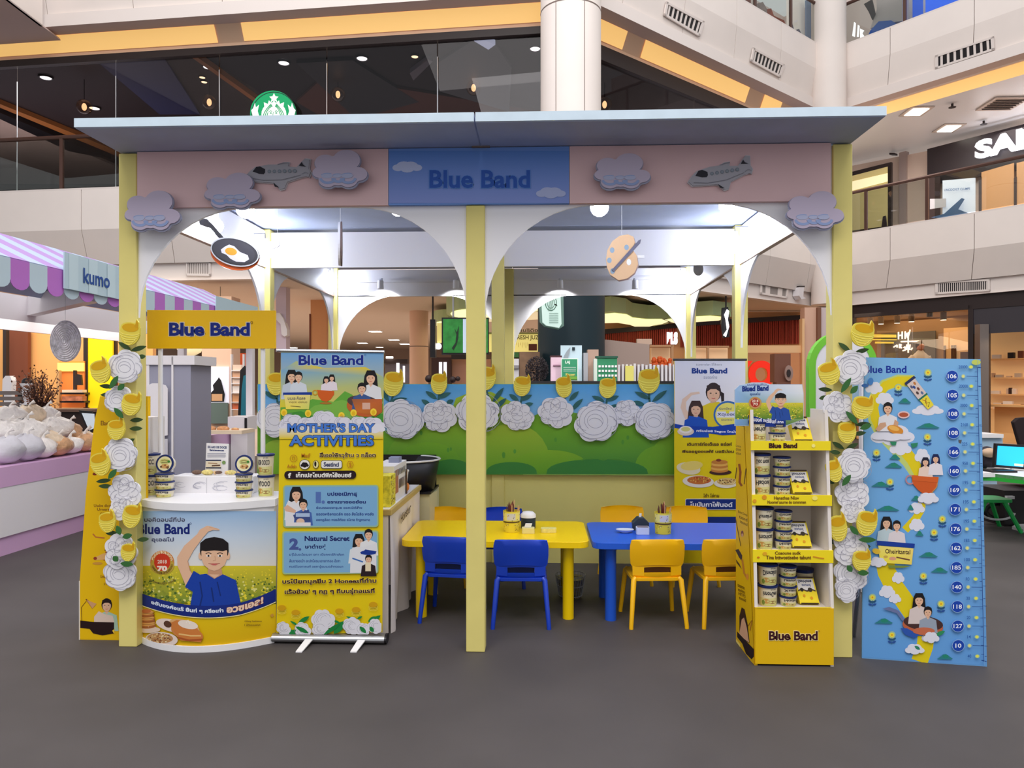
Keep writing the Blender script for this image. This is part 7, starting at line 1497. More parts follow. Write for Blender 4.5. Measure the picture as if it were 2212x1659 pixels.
# hanging screens
M_tvg = mat('tv_green', (40, 120, 50), emit=.35, noise=.5, nscale=6)
simple('ceiling_screen', 'ceiling hung screen with a bright green picture left of the middle post', 'screen', [('casing', fbb(954, 686, 1056, 766, 15.2, .12), M_black), ('picture', fbb(957, 689, 1000, 762, 15.18, .02), M_tvg), ('white_panel', fbb(1000, 689, 1013, 762, 15.18, .02), mat('tv_pale', (190, 206, 226), emit=.4)), ('picture_right', fbb(1040, 689, 1054, 762, 15.18, .02), M_tvg), ('dark_branch', MB().slab(TP(15.17), [(976, 752), (984, 740), (986, 722), (982, 710), (987, 718), (991, 702), (990, 730), (986, 745), (980, 756)], 0, .004), mat('tv_dark', (30, 50, 36))), ('hanger', MB().tube([P(979, 686, 15.25), P(979, 604, 15.25)], .02, 8), M_metal)])
simple('side_screen', 'black back of a ceiling screen left of the green picture', 'screen', [('hanger', MB().tube([P(935, 692, 16.1), P(935, 616, 16.1)], .02, 6), M_dark), ('casing', fbb(929, 690, 940, 772, 16.0, .3), M_black), ('yellow_light', fbb(944, 698, 954, 740, 16.4, .05), mat('lit_yellow', (250, 232, 140))), ('lamp', MB().ball(P(947, 748, 16.4), .07), mat('lamp_soft', (255, 250, 240)))])
# organic green light ceilings
def blob(pts, z, h, lab):
    v = [ZP(z, -1)(x, y) for x, y in pts]
    simple('organic_ceiling_light', lab, 'ceiling light', [('rim', MB().prism(v, UP*h), mat('sage_rim', (190, 214, 160), rough=.6)), ('glow_panel', MB().prism([(p-sum(v, Vector())/len(v))*.86+sum(v, Vector())/len(v)-UP*.012 for p in v], UP*.006), mat('glow_cream', (255, 246, 196), emit=.85))], 'organic ceiling lights')
def ell2(cx, cy, rx, ry, n=20): return [(cx+rx*math.cos(2*PI*k/n), cy+ry*math.sin(2*PI*k/n)) for k in range(n)]
blob(ell2(1030, 677, 66, 13), 3.2, .4, 'rounded green rimmed ceiling light behind the middle post'); blob(ell2(968, 699, 36, 7), 3.2, .3, 'smaller green rimmed ceiling light left of the screen')
blob([(1255, 690), (1280, 676), (1320, 672), (1352, 676), (1366, 684), (1400, 688), (1440, 688), (1455, 694), (1440, 700), (1416, 704), (1398, 710), (1376, 708), (1360, 702), (1330, 697), (1290, 698)], 3.2, .35, 'wavy green rimmed ceiling light right of the green column')
blob([(1425, 690), (1470, 684), (1540, 680), (1580, 684), (1560, 692), (1500, 696), (1450, 698)], 3.2, .35, 'long green rimmed ceiling light behind the right back post')
blob(ell2(1120, 668, 50, 9), 3.2, .3, 'green rimmed ceiling light between the middle post and the green column')
# beige columns and corridor furniture
simple('beige_column', 'round beige column in the corridor left of the green picture screen', 'column', [('shaft', MB().lathe([(.28, 0), (.28, 3.66)], Vector(P(905, 830, 22)).xy.to_3d(), 24), M_warm), ('collar', MB().lathe([(.285, 2.6), (.285, 2.62)], Vector(P(905, 830, 22)).xy.to_3d(), 24), M_gap)])
simple('tan_pillar', 'square tan pillar seen in the left side arch', 'pillar', [('shaft', fbb(671, 640, 706, 900, 19, .6), mat('tan_pillar', (206, 150, 104), rough=.6)), ('edge_strip', fbb(668, 678, 671, 900, 18.98, .1), mat('dark_red_brown', (110, 50, 30)))])
simple('curved_bulkhead', 'pale rounded ceiling bulkhead over the tall banner', 'bulkhead', [('band', fbb(596, 619, 618, 760, 16.5, .3), mat('bulkhead_lav', (206, 190, 206))), ('drop', MB().slab(TP(16.4), [(604, 676), (612, 688), (620, 712), (620, 724), (614, 727), (608, 722), (606, 700), (596, 690), (590, 676)], -.2, 0), M_sw)])
simple('shop_unit', 'dark brown shop unit with bright white openings behind the flowers', 'shop unit', [('unit', fbb(932, 772, 975, 870, 18, .5), mat('unit_brown', (70, 44, 40))), ('lit_opening', fbb(948, 782, 955, 828, 17.98, .04), mat('white_glow', (236, 238, 250), emit=.8)), ('lit_opening', fbb(958, 782, 965, 828, 17.98, .04), mat('white_glow', (236, 238, 250))), ('tan_wall', fbb(976, 776, 1060, 870, 18.2, .2), mat('tan_wall', (190, 140, 120))), ('sign_strip', fbb(975, 765, 1015, 776, 17.9, .1), M_dark)], down=True)
simple('escalator_rail', 'dark curved rail and bright fittings at the far end of the corridor', 'rail', [('rail', fbb(826, 776, 880, 785, 24, .3), M_dark), ('lit_fitting', fbb(834, 770, 848, 774, 23.9, .1), M_lamp), ('lit_fitting', fbb(856, 784, 862, 826, 23.9, .1), mat('white_glow', (236, 238, 250))), ('lit_fitting', fbb(870, 790, 874, 826, 23.9, .1), mat('white_glow', (236, 238, 250))), ('grey_wall', fbb(832, 786, 884, 850, 24.2, .3), mat('grey_shop', (110, 104, 110)))], down=True)
for k, (x, y, s) in enumerate(((926, 818, 9), (978, 820, 8), (989, 818, 6))): simple('person', ('person with dark curly hair seen just above the backdrop, left of the butter curl', 'person with dark hair above the backdrop, left of the middle post', 'person in white above the backdrop beside the middle post')[k], 'person', [('head', MB().ball(P(x, y, 13), s/F*13*.9), mat('dark_hair', (46, 30, 30))), ('shoulders', MB().lathe([(.2, -.9), (.2, -.35), (.14, -.22), (.05, -.15)], P(x, y, 13)+UP*.05, 16, True, 1, .6), M_sw if k == 2 else M_dark)], down=True)
# red slatted shop
slr = random.Random(3)
def slats(x0, x1, ya0, ya1, yb0, yb1, t, lab):
    mb = MB(); x = x0
    while x < x1:
        u = (x-x0)/(x1-x0); fb(mb, x, ya0+(ya1-ya0)*u, x+slr.uniform(2.2, 3.6), yb0+(yb1-yb0)*u, t, slr.uniform(.03, .08)); x += 4.4
    a = MB().slab(TP(t+.1), [(x0, ya0), (x1, ya1), (x1, yb1), (x0, yb0)], -.02, 0)
    b = MB().slab(TP(t-.05), [(x0-2, ya0-10), (x1+2, ya1-10), (x1+2, ya1), (x0-2, ya0)], -.1, 0)
    o = simple('slatted_fascia', lab, 'slatted panel', [('slats', mb, mat('red_slat', (150, 50, 30), rough=.6)), ('backing', a, mat('slat_backing', (206, 130, 90))), ('black_rail', b, M_dark)]); o.children[0]['kind'] = 'stuff'
slats(1300, 1462, 722, 708, 752, 744, 21.85, 'red slatted shop front right of the green column'); slats(1470, 1600, 706, 698, 750, 748, 21.85, 'red slatted shop front between the two right posts'); slats(1604, 1733, 698, 690, 746, 742, 21.85, 'red slatted shop front seen through the right side arch')
simple('lit_cream_wall', 'warm shop wall around the red slats', 'wall panel', [('wall', fbb(1300, 674, 1735, 939, 22, .1), mat('peach_wall', (232, 180, 130), rough=.7))])
simple('taupe_partition', 'plain taupe partition right of the green column', 'partition', [('panel', MB().slab(TP(14), [(1303, 733), (1403, 744), (1403, 860), (1303, 860)], -.05, 0), mat('taupe', (168, 146, 136), rough=.6)), ('top_board', fbb(1376, 732, 1408, 744, 14.4, .1), mat('pale_tan', (206, 176, 156)))], down=True)
simple('glass_case', 'lit glass case above the striped boards', 'display case', [('back', fbb(1407, 748, 1450, 800, 16, .1), mat('case_lit', (240, 196, 150), emit=.25)), ('frame', fbb(1404, 745, 1456, 749, 15.6, .4), mat('case_wood', (186, 140, 100))), ('frame_post', fbb(1450, 745, 1455, 800, 15.6, .1), mat('case_wood', (186, 140, 100))), ('shelf', fbb(1405, 796, 1456, 800, 15.6, .4), mat('case_wood', (186, 140, 100)))], down=True)
simple('glass_case', 'lit glass cases between the two right posts', 'display case', [('back', fbb(1494, 752, 1572, 800, 18, .1), mat('case_lit', (240, 196, 150))), ('frame', fbb(1490, 747, 1575, 751, 17.8, .1), mat('case_wood', (186, 140, 100))), ('frame_post', fbb(1528, 750, 1532, 800, 17.8, .1), mat('case_wood', (186, 140, 100)))], down=True)
q = random.Random(9); ob = MB()
for k in range(60): ob.ball(P(q.uniform(1408, 1446), 790-q.random()*18*math.sin(PI*(k % 30)/30), 15.3)+FWD*q.uniform(-.1, .1), .045, 6, 4)
t = simple('orange_flowers', 'bunch of orange flowers in front of the lit glass case', 'flowers', [('blossoms', ob, mat('orange_bloom', (214, 90, 30))), ('stems', fbb(1418, 790, 1436, 830, 15.3, .1), mat('stem_green', (70, 80, 40)))], down=True); t.children[0]['kind'] = 'stuff'
mb = MB(); x = 1335
while x < 1458: fb(mb, x, 787+q.uniform(-2, 2), x+4.6, 900, 11.5, .05); x += 8.5
t = simple('striped_boards', 'row of grey white upright boards just above the backdrop', 'boards', [('boards', mb, M_sw), ('backing', fbb(1335, 790, 1458, 900, 11.6, .03), mat('rib_grey', (130, 112, 110))), ('yellow_sign', fbb(1351, 790, 1369, 824, 11.45, .03), mat('lit_yellow2', (236, 226, 120)))], down=True); t.children[0]['kind'] = 'stuff'
def lit_word(nm, lab, word, x0, y0, x1, y1, t, m, th=.05, back=None, bold=.06):
    vs, fs, bx = glyphs(word, bold, 0, 8); pl = TP(t); mb = MB(); k = []
    for x, y in vs: k.append(pl(x0+(x1-x0)*(x-bx[0])/(bx[1]-bx[0]), y1+(y0-y1)*(y-bx[2])/(bx[3]-bx[2])))
    n = len(k); mb.add(k+[p+FWD*th for p in k], [f for f in fs]+[tuple(n+i for i in reversed(f)) for f in fs])
    ed = {}
    for f in fs:
        for a, b in zip(f, f[1:]+f[:1]): ed[(a, b)] = ed.get((a, b), 0)+1
    mb.add(k+[p+FWD*th for p in k], [(a, b, n+b, n+a) for a, b in ed if (b, a) not in ed])
    pr = [('letters', mb, m)]
    if back: pr.append(('backing', back, M_dark))
    return simple(nm, lab, 'lit sign', pr)
M_wl = mat('white_letters', (250, 250, 255), emit=1.6); M_rl = mat('red_letters', (232, 40, 16), emit=.45)
lit_word('lit_letters', 'small white lit shop letters on the red slats', 'BLS', 1441, 717, 1464, 744, 21.7, M_wl)
simple('script_sign', 'black sign with a white curly letter beside the right middle post', 'sign', [('hanger', MB().tube([P(1568, 664, 18.03), P(1568, 637, 18.03)], .02, 6), M_dark), ('board', MB().slab(TP(18.0), [(1560, 665), (1573, 663), (1576, 680), (1576, 728), (1562, 730), (1558, 700)], -.06, 0), M_black), ('letter', MB().slab(TP(17.92), [(1570, 668), (1575, 672), (1572, 690), (1575, 705), (1568, 728), (1562, 724), (1570, 712), (1567, 690), (1564, 680)], 0, .01), M_wl)])
lit_word('red_letters', 'big red shop letters YO seen between the white banner and the display rack', 'YO', 1572, 779, 1673, 838, 19.35, M_rl, .06, bold=.055)
simple('speaker_pillar', 'brown pillar with a round speaker right of the red letters', 'pillar', [('shaft', fbb(1673, 764, 1708, 826, 17, .3), mat('speaker_brown', (120, 76, 60))), ('speaker_ring', MB().slab(TP(16.9), ell2(1703, 806, 9, 17), 0, .04), mat('speaker_grey', (160, 130, 120))), ('speaker_cone', MB().slab(TP(16.85), ell2(1703, 806, 4, 8), 0, .04), M_dark)], down=True)
simple('shop_window_frame', 'warm framed shop window below the right slats', 'shop window', [('top_frame', fbb(1604, 746, 1735, 762, 19.5, .1), mat('frame_peach', (236, 190, 140))), ('side_frame', fbb(1733, 688, 1738, 900, 19.4, .2), mat('frame_peach', (236, 190, 140))), ('glass', fbb(1604, 762, 1733, 900, 19.45, .02), glassmat('shop_glass', (250, 235, 215), .05))], down=True)
simple('beige_corner_pillar', 'beige panelled pillar left of the right front post', 'pillar', [('face', fbb(1738, 664, 1768, 1000, 19.6, .3), mat('peach_panel', (222, 180, 156))), ('dark_strip', fbb(1766, 664, 1774, 1000, 19.5, .3), mat('umber_strip', (130, 88, 66))), ('right_face', fbb(1774, 664, 1836, 1000, 19.6, .3), mat('pale_panel', (214, 196, 196)))])
f = FPL(1, .36)
simple('wall_speaker', 'white bracketed speaker on the beam seen through the right arch', 'speaker', [('case', MB().slab(f, [(1712, 622), (1722, 622), (1720, 642), (1726, 646), (1716, 648), (1711, 640)], .02, .2), M_sw), ('bracket', MB().slab(f, [(1712, 619), (1724, 619), (1722, 623), (1712, 623)], .0, .2), M_dark)])
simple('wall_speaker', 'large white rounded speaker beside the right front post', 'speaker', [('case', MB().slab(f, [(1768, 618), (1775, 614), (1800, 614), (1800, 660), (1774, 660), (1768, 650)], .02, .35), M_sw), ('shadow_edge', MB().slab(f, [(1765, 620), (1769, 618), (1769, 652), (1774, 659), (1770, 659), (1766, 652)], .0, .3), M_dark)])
# arch prop behind the right post
ap = TP(5.3); t = thing('green_arch', 'white and green rounded arch standing behind the right front post', 'arch', P(1820, 1290, 5.3))
def archring(x0, x1, yt, yb, wd):
    cx, r = (x0+x1)/2, (x1-x0)/2; o = [(cx-r*math.cos(PI*k/16), yt+r-r*math.sin(PI*k/16)) for k in range(17)]; r2 = r-wd; i_ = [(cx-r2*math.cos(PI*k/16), yt+r-r2*math.sin(PI*k/16)) for k in range(17)]
    return [(x0, yb)]+o+[(x1, yb), (x1-wd, yb)]+i_[::-1]+[(x0+wd, yb)]
build('green_rim', MB().slab(ap, archring(1748, 1896, 716, 1280, 14), -.06, 0), mat('fresh_green', (112, 190, 52)), t); build('white_band', MB().slab(ap, archring(1762, 1882, 730, 1280, 20), -.05, -.005), M_sw, t)
build('picture', MB().slab(ap.sh(-.06), [(1840, 765), (1862, 742), (1876, 752), (1880, 790), (1880, 900), (1840, 900)], 0, .01), mat('pale_picture', (150, 180, 200)), t)
# ================================================================ right side of the mall
# ground floor shop
pw = FPL(2, .5); pb = FPL(2, 3.8)
def fz(px, py, d): return FPL(2, d)(px, py)
def s2(px, d=.5): return sat(2, px, d)
def cseg(x0, x1, z0, z1, d, th=.08):
    nn = FPL(2).n; a, b = FP(2, s2(x0, d), d, z0), FP(2, s2(x1, d), d, z0); return MB().prism([a, b, b+UP*(z1-z0), a+UP*(z1-z0)], nn*th)
t = thing('glazed_storefront', 'dark framed shop front below the right fascia', 'shop front', fz(2020, 1000, .5))
build('header', cseg(1838, 2420, 3.3, 3.66, .5, .1), M_dark, t)
for x0, x1 in ((1838, 1850), (2095, 2106)): build('frame_post', cseg(x0, x1, 0, 3.4, .5, .1), M_dark, t)
build('door_header', cseg(2104, 2420, 2.7, 3.35, .5, .08), mat('slate_header', (60, 56, 62), rough=.4), t); build('door_post', cseg(2130, 2140, 0, 2.8, .5, .1), M_dark, t); build('door_glass', cseg(2108, 2130, 0, 2.7, .5, .02), glassmat('door_glass', (150, 140, 135), .15), t); build('door_handle', cseg(2118, 2124, .9, 2.5, .45, .04), M_chrome, t)
build('window_glass', cseg(1850, 2095, 0, 3.3, .5, .015), glassmat('shop_glass', (250, 235, 215), .05), t)
t = thing('shop_interior', 'shop room with grey lettered wall behind the height chart', 'shop interior', fz(2000, 1000, 3.8))
build('back_wall', cseg(1800, 2110, 0, 3.5, 3.8, .05), mat('taupe_wall', (170, 144, 116), rough=.8), t); build('grey_panel', cseg(1905, 2022, 1.2, 3.05, 3.7, .05), mat('slate_wall', (104, 106, 112), rough=.7), t)
build('side_opening', cseg(2040, 2092, 0, 3.1, 3.6, .05), mat('cream_room', (240, 206, 160), emit=.15), t)
for a_, b_ in ((2040, 2044), (2056, 2060), (2062, 2066), (2076, 2092)): build('dark_upright', cseg(a_, b_, 0, 2.6 if a_ < 2070 else 2.4, 3.5, .05), mat('umber', (84, 54, 44)), t)
build('room_ceiling', MB().prism([FP(2, s2(1800), .5, 3.45), FP(2, .999, .5, 3.45), FP(2, .999, 4, 3.45), FP(2, s2(1780), 4, 3.45)], UP*.05), mat('shop_ceiling', (186, 160, 136)), t)
for y0 in (735, 746, 752): pass
for k, (x0, x1, y0, y1) in enumerate(((1882, 1935, 722, 729), (1884, 1936, 732, 735), (1890, 1930, 738, 742))): simple('yellow_shelf_light', 'yellow lit strip on the grey wall, ' + ('top', 'middle', 'bottom')[k], 'lit strip', [('strip', MB().slab(FPL(2, 3.55), [(x0, y0), (x1, y0+1), (x1, y1), (x0, y1)], -.03, 0), mat('lit_yellow3', (232, 226, 110), emit=.5))], 'yellow strips on the grey wall')
pn = FPL(2, 3.6)
def neon(lab, polys):
    t = thing('neon_letters', lab, 'lit sign', pn(1960, 760)); mb = MB()
    for p in polys:
        for a, b in zip(p, p[1:]): mb.tube([pn(*a), pn(*b)], .022, 5)
        build('stroke', mb, M_wl, t); mb = MB()
neon('white hand drawn neon letters on the grey shop wall', [[(1941, 717), (1941, 733)], [(1949, 716), (1949, 732)], [(1941, 725), (1949, 724)], [(1955, 732), (1955, 716), (1961, 730), (1966, 712)], [(1959, 722), (1963, 718)], [(1962, 722), (1962, 762)], [(1946, 738), (1986, 737)], [(1930, 750), (1938, 745), (1938, 751)], [(1943, 743), (1943, 752), (1947, 744), (1944, 747), (1948, 752)], [(1952, 751), (1955, 749), (1956, 756), (1950, 758)], [(1959, 744), (1958, 756)], [(1966, 744), (1965, 756)], [(1959, 750), (1966, 750)], [(1968, 756), (1971, 751)]])
for k, (x, y) in enumerate(((1880, 697), (1903, 695), (1938, 693), (1969, 690), (2008, 679), (2038, 686))):
    c = FPL(2, 1.2)(x, y); simple('track_spot', ['brightest spot lamp', 'second spot lamp', 'third spot lamp', 'fourth spot lamp', 'dark unlit spot lamp', 'rightmost spot lamp'][k]+' inside the right shop window', 'spot light', [('can', MB().tube([c+UP*.14, c-UP*.06], .075, 12), M_dark if k == 4 else mat('can_grey', (110, 96, 88))), ('lens', MB().lathe([(.07, -.065), (.0001, -.07)], c, 12), M_black if k == 4 else M_lamp), ('arm', MB().tube([c+UP*.12, c+UP*.3+RGT*.08], .012, 6), M_dark)], 'spot lamps in the shop window')
pc = FPL(2, 2.4)(1985, 760); t = thing('person', 'person in a white top leaning behind the shop window', 'person', (pc.x, pc.y, 0))
c = FPL(2, 2.4)(1988, 748); build('head', MB().ball(c, .11, 16, 12, .9, 1, 1.2), mat('skin', (190, 130, 100)), t); build('hair', MB().ball(c+UP*.03+FWD*.02, .12, 16, 12, .92, 1, 1.1), mat('dark_hair', (46, 30, 30)), t)
build('body', MB().lathe([(.2, -1.6), (.24, -1.0), (.28, -.5), (.24, -.28), (.12, -.17), (.06, -.1)], c, 20, True, 1, .6), mat('shirt_white', (214, 220, 234)), t)
for s, e in ((-1, -.42), (1, .3)): build('arm', MB().tube([c+RGT*.2*s-UP*.3, c+RGT*(e)-UP*.5, c+RGT*(e*1.25)-UP*.72], [.085, .07, .05], 10), mat('shirt_white', (214, 220, 234)), t)
area('shop_light', FP(2, .25, 2, 3.4), (0, 0, 0), 4, 3, 70, (1, .85, .65))
# shelf shop at far right
sh = thing('wall_shelving', 'warm lit wall shelving at the right edge of the photo', 'shelving', fz(2180, 1000, 2.2))
build('back_wall', cseg(2136, 2420, 0, 2.9, 2.4, .04), mat('warm_cream_wall', (246, 206, 150), rough=.7, emit=.12), sh)
ps = FPL(2, 2.0)
for k, y in enumerate((774, 815, 851, 884)):
    z = ps(2175, y).z; o = build('shelf', cseg(2140, 2420, z-.035, z, 2.35, .35), mat('shelf_wood', (226, 176, 120)), sh)
area('shop_light', FP(2, .72, 1.6, 2.6), (0, 0, 0), 3, 1.5, 60, (1, .78, .5))
its = [(2153, 774, 16, 9, (226, 214, 210), 'white dish'), (2185, 774, 12, 13, (36, 30, 34), 'black lantern'), (2206, 774, 10, 16, (110, 60, 44), 'brown box'), (2146, 813, 5, 10, (190, 150, 120), 'small tan box'), (2159, 813, 14, 6, (186, 166, 150), 'low grey box'), (2180, 814, 9, 3, (206, 170, 140), 'flat box'), (2200, 814, 12, 9, (190, 166, 146), 'grey brown box'),
       (2150, 849, 20, 7, (230, 214, 200), 'white tray'), (2183, 849, 4, 14, (60, 36, 34), 'dark book'), (2178, 849, 4, 12, (200, 170, 150), 'tan book'), (2192, 849, 8, 12, (226, 206, 190), 'cream book'), (2156, 882, 16, 14, (232, 206, 180), 'framed card'), (2178, 882, 18, 18, (236, 222, 210), 'square framed picture'), (2198, 882, 10, 8, (220, 180, 150), 'low tan box'), (2210, 882, 6, 12, (70, 40, 40), 'dark box at the edge')]
for x, y, w_, h_, c_, l in its:
    a = FPL(2, 2.1)(x, 800); z = ps(2175, {774: 774, 813: 815, 814: 815, 849: 851, 882: 884}[y]).z; nn = FPL(2).n; tt = nn.cross(UP); sc__ = 18/F
    simple('shelf_item', l+' on the warm shelving, %s shelf' % {774: 'top', 813: 'second', 814: 'second', 849: 'third', 882: 'lowest'}[y], 'ornament', [('item', MB().obox((a.x, a.y, z+h_*sc__/2), tt*w_*sc__/2, nn*.06, UP*h_*sc__/2), mat('item_'+l.replace(' ', '_'), c_))], 'goods on the warm shelving')
simple('tan_display_table', 'tan display table below the warm shelving', 'table', [('top', cseg(2142, 2300, .95, 1.0, 1.6, .6), mat('tan_table', (226, 170, 110))), ('front', cseg(2150, 2300, .3, .95, 1.5, .05), mat('tan_table', (226, 170, 110)))])
# desk, screen, stool, office chair
M_gr = mat('bright_green', (44, 170, 60), rough=.4); M_gr2 = mat('stool_green', (30, 176, 84), rough=.4)
td = 7.0; zt_d = P(2180, 1024, 7.0).z
t = thing('white_green_desk', 'white desk with a bright green edge at the right edge of the photo', 'desk', Z0(2190, 1150))
dp = ZP(zt_d); pts = [dp(2110, 1024), dp(2150, 1024), dp(2300, 1040), dp(2400, 1062), dp(2500, 1010), dp(2140, 1006)]
build('top', MB().prism(pts, -UP*.03), M_white, t); build('green_edge', MB().prism([dp(2108, 1023)-UP*.0, dp(2150, 1024), dp(2300, 1040), dp(2400, 1062)]+[p+FWD*.03 for p in (dp(2400, 1062), dp(2300, 1040), dp(2150, 1024), dp(2108, 1023))], -UP*.065), M_gr, t)
for px in (2158, 2300): a = dp(px, 1022)+FWD*.35; build('leg', MB().box((a.x-.03, a.y-.03, 0), (a.x+.03, a.y+.03, a.z-.03)), M_gr, t)
t = thing('desk_monitor', 'black framed monitor with a bright blue screen on the white desk', 'monitor', P(2180, 1022, 7.3)); build('casing', MB().slab(TP(7.25), [(2148, 1009), (2152, 958), (2222, 962), (2216, 1014)], -.04, 0), M_black, t); build('display', MB().slab(TP(7.25), [(2152, 1004), (2155, 963), (2214, 966), (2210, 1009)], 0, .004), mat('screen_blue', (40, 180, 240), emit=.75), t); build('stand_base', fbb(2144, 1017, 2198, 1023, 7.1, .2), M_black, t); build('stand_neck', fbb(2186, 1008, 2190, 1020, 7.3, .03), M_chrome, t); build('taskbar', MB().slab(TP(7.245), [(2191, 1001), (2211, 1003), (2210, 1008), (2191, 1006)], 0, .003), mat('screen_cream', (220, 214, 190), emit=.4), t)
t = thing('green_stool', 'bright green child stool under the desk at the right edge', 'stool', Z0(2150, 1140)); zz = .33; a = ZP(zz)(2150, 1078)
build('seat', rrbox(MB(), a.x-.2, a.x+.16, a.y-.05, a.y+.26, zz-.03, zz, .05), M_gr2, t, bevel=.008)
for sx_ in (-1, 1):
    for sy_ in (0, 1): p0 = Vector((a.x-.02+sx_*.1, a.y-.02+sy_*.24, zz-.03)); build('leg', MB().tube([p0, Vector((p0.x+sx_*.13, p0.y+(-.06 if sy_ == 0 else .06), .0))], [.024, .02], 8), M_gr2, t)
t = thing('office_chair', 'black office chair back at the right edge of the photo', 'office chair', Z0(2240, 1080)); b_ = TP(8.2)
build('backrest', MB().slab(b_, [(2190, 912), (2200, 903), (2235, 900), (2262, 910), (2258, 985), (2215, 985), (2205, 965)], -.06, 0), mat('black_fabric', (34, 22, 24), rough=.8), t, bevel=.01); c = P(2235, 1050, 8.2); build('seat', MB().box((c.x-.25, c.y-.25, .42), (c.x+.25, c.y+.2, .5)), M_black, t); build('gas_column', MB().tube([(c.x, c.y, .06), (c.x, c.y, .42)], .03, 10), M_black, t); build('back_stay', MB().tube([(c.x, c.y+.15, .44), (c.x, c.y+.22, .75)], .02, 8), M_black, t)
for k in range(5): a_ = 2*PI*k/5; build('base_arm', MB().tube([(c.x, c.y, .07), (c.x+.3*math.cos(a_), c.y+.3*math.sin(a_), .03)], [.03, .018], 8), M_black, t)
simple('white_chest', 'white and pale blue chest behind the height chart', 'chest', [('body', fbb(2110, 946, 2166, 1030, 9.2, .5), mat('pale_blue_chest', (176, 204, 226))), ('top', fbb(2108, 938, 2168, 946, 9.15, .55), M_white)], down=True)
simple('dark_bag', 'dark bag and cap lying on the desk beside the monitor', 'bag', [('bag', MB().ball(P(2132, 990, 7.6), .09, 14, 10, 1, 1, 1.4), mat('bag_dark', (46, 40, 52), noise=.4, nscale=20)), ('cap', MB().ball(P(2138, 978, 7.5), .06, 14, 10, 1.3, 1, .8), mat('cap_tan', (196, 166, 140)))])
simple('metal_pillar', 'polished metal door pillar right of the height chart', 'pillar', [('shaft', fbb(2117, 700, 2136, 1000, 17.5, .2), mat('pillar_metal', (130, 118, 112), rough=.3, metal=.6))])
simple('clutter_crate', 'dark crate of parts under the white desk', 'crate', [('crate', fbb(2170, 1060, 2290, 1140, 7.8, .5), mat('crate_dark', (32, 26, 30), noise=.3, nscale=8)), ('white_part', fbb(2176, 1072, 2192, 1078, 7.75, .04), M_sw), ('white_part', fbb(2172, 1024+56, 2180, 1092, 7.7, .04), M_sw)])
simple('white_base_plate', 'white rounded base plate on the floor at the right edge', 'base plate', [('plate', MB().prism([Z0(2186, 1143), Z0(2196, 1138), Z0(2290, 1136), Z0(2290, 1152), Z0(2210, 1150)], UP*.03), M_sw)])
t = simple('tyre', 'dark wheel with a pale rim under the green stool', 'wheel', [('tyre', MB().tube([P(2160, 1098, 7.9)+RGT*.16*math.cos(2*PI*k/20)+UP*(.09*math.sin(2*PI*k/20)-.03) for k in range(21)], .03, 8, cap=False), M_black), ('rim', MB().tube([P(2156, 1108, 7.7)+RGT*.17*math.cos(PI+PI*k/12)+UP*.07*math.sin(PI+PI*k/12) for k in range(13)], .012, 6), M_sw)])
# ---- level 2 right: white sign shop
def c2(x0, x1, ya, yb_, d, th=.1):
    p_ = FPL(2, d); return MB().slab(p_, [(x0, ya[0]), (x1, ya[1]), (x1, yb_[1]), (x0, yb_[0])], -th, 0)
t = thing('upper_storefront', 'upper floor shop front with a black lettered fascia at the right edge', 'shop front', fz(2100, 480, 4.2))
build('side_wall', c2(1770, 2460, (372, 236), (560, 470), 4.4), mat('upper_wall', (222, 200, 186)), t); build('fascia', c2(2003, 2420, (322, 214), (400, 330), 4.1), mat('black_fascia', (42, 34, 38), rough=.35), t)
build('warm_window', c2(2120, 2190, (372, 352), (480, 460), 4.0, .03), mat('warm_window', (226, 170, 120), emit=.2), t); build('warm_window', c2(2196, 2420, (352, 300), (470, 420), 4.0, .03), mat('warm_window', (226, 170, 120)), t)
for x in (2006, 2114, 2190): build('frame_post', c2(x, x+(6 if x != 2006 else 24), (385, 382), (500, 490), 3.98, .05), mat('post_umber', (72, 56, 54)), t)
pl = FPL(2, 4.0); vs, fs, bx = glyphs('SAMSUNG', .045); mb = MB(); X0, X1 = 2108, 2460
k = []; a0, a1 = pl(2108, 344), pl(2460, 244)
Lw = 2460-2108
for x, y in vs:
    u = (x-bx[0])/(bx[1]-bx[0]); v = (y-bx[2])/(bx[3]-bx[2]); yt_, yb_ = 307-.29*Lw*u, 345-.215*Lw*u; k.append(pl(2108+Lw*u, yb_+(yt_-yb_)*v))
n = len(k); nn = pl.n; mb.add(k+[p+nn*.08 for p in k], [f for f in fs]+[tuple(n+i for i in f) for f in fs]); build('letters', mb, mat('white_letters_big', (250, 250, 255), emit=2.2), t)
simple('lit_poster', 'bright poster stand of a folding device behind the upper railing', 'lit poster', [('panel', c2(2036, 2106, (390, 384), (476, 466), 2.2, .04), mat('poster_white', (226, 232, 244), emit=.6)), ('box_shape', MB().slab(FPL(2, 2.15), [(2010, 430), (2044, 429), (2044, 447), (2010, 452)], 0, .03), M_sw), ('blue_shape', MB().slab(FPL(2, 2.1), [(2012, 470), (2040, 462), (2078, 428), (2084, 430), (2070, 452), (2096, 462), (2050, 472)], 0, .02), mat('steel_blue', (90, 120, 160)))])
A = Art(FPL(2, 2.15), .01, .003); A.text('UNCOCKET CLUMPS', 2040, 408, 2096, 413, (110, 140, 190), .02, dy=-3); A.make('poster_print', bpy.data.objects['lit_poster'])
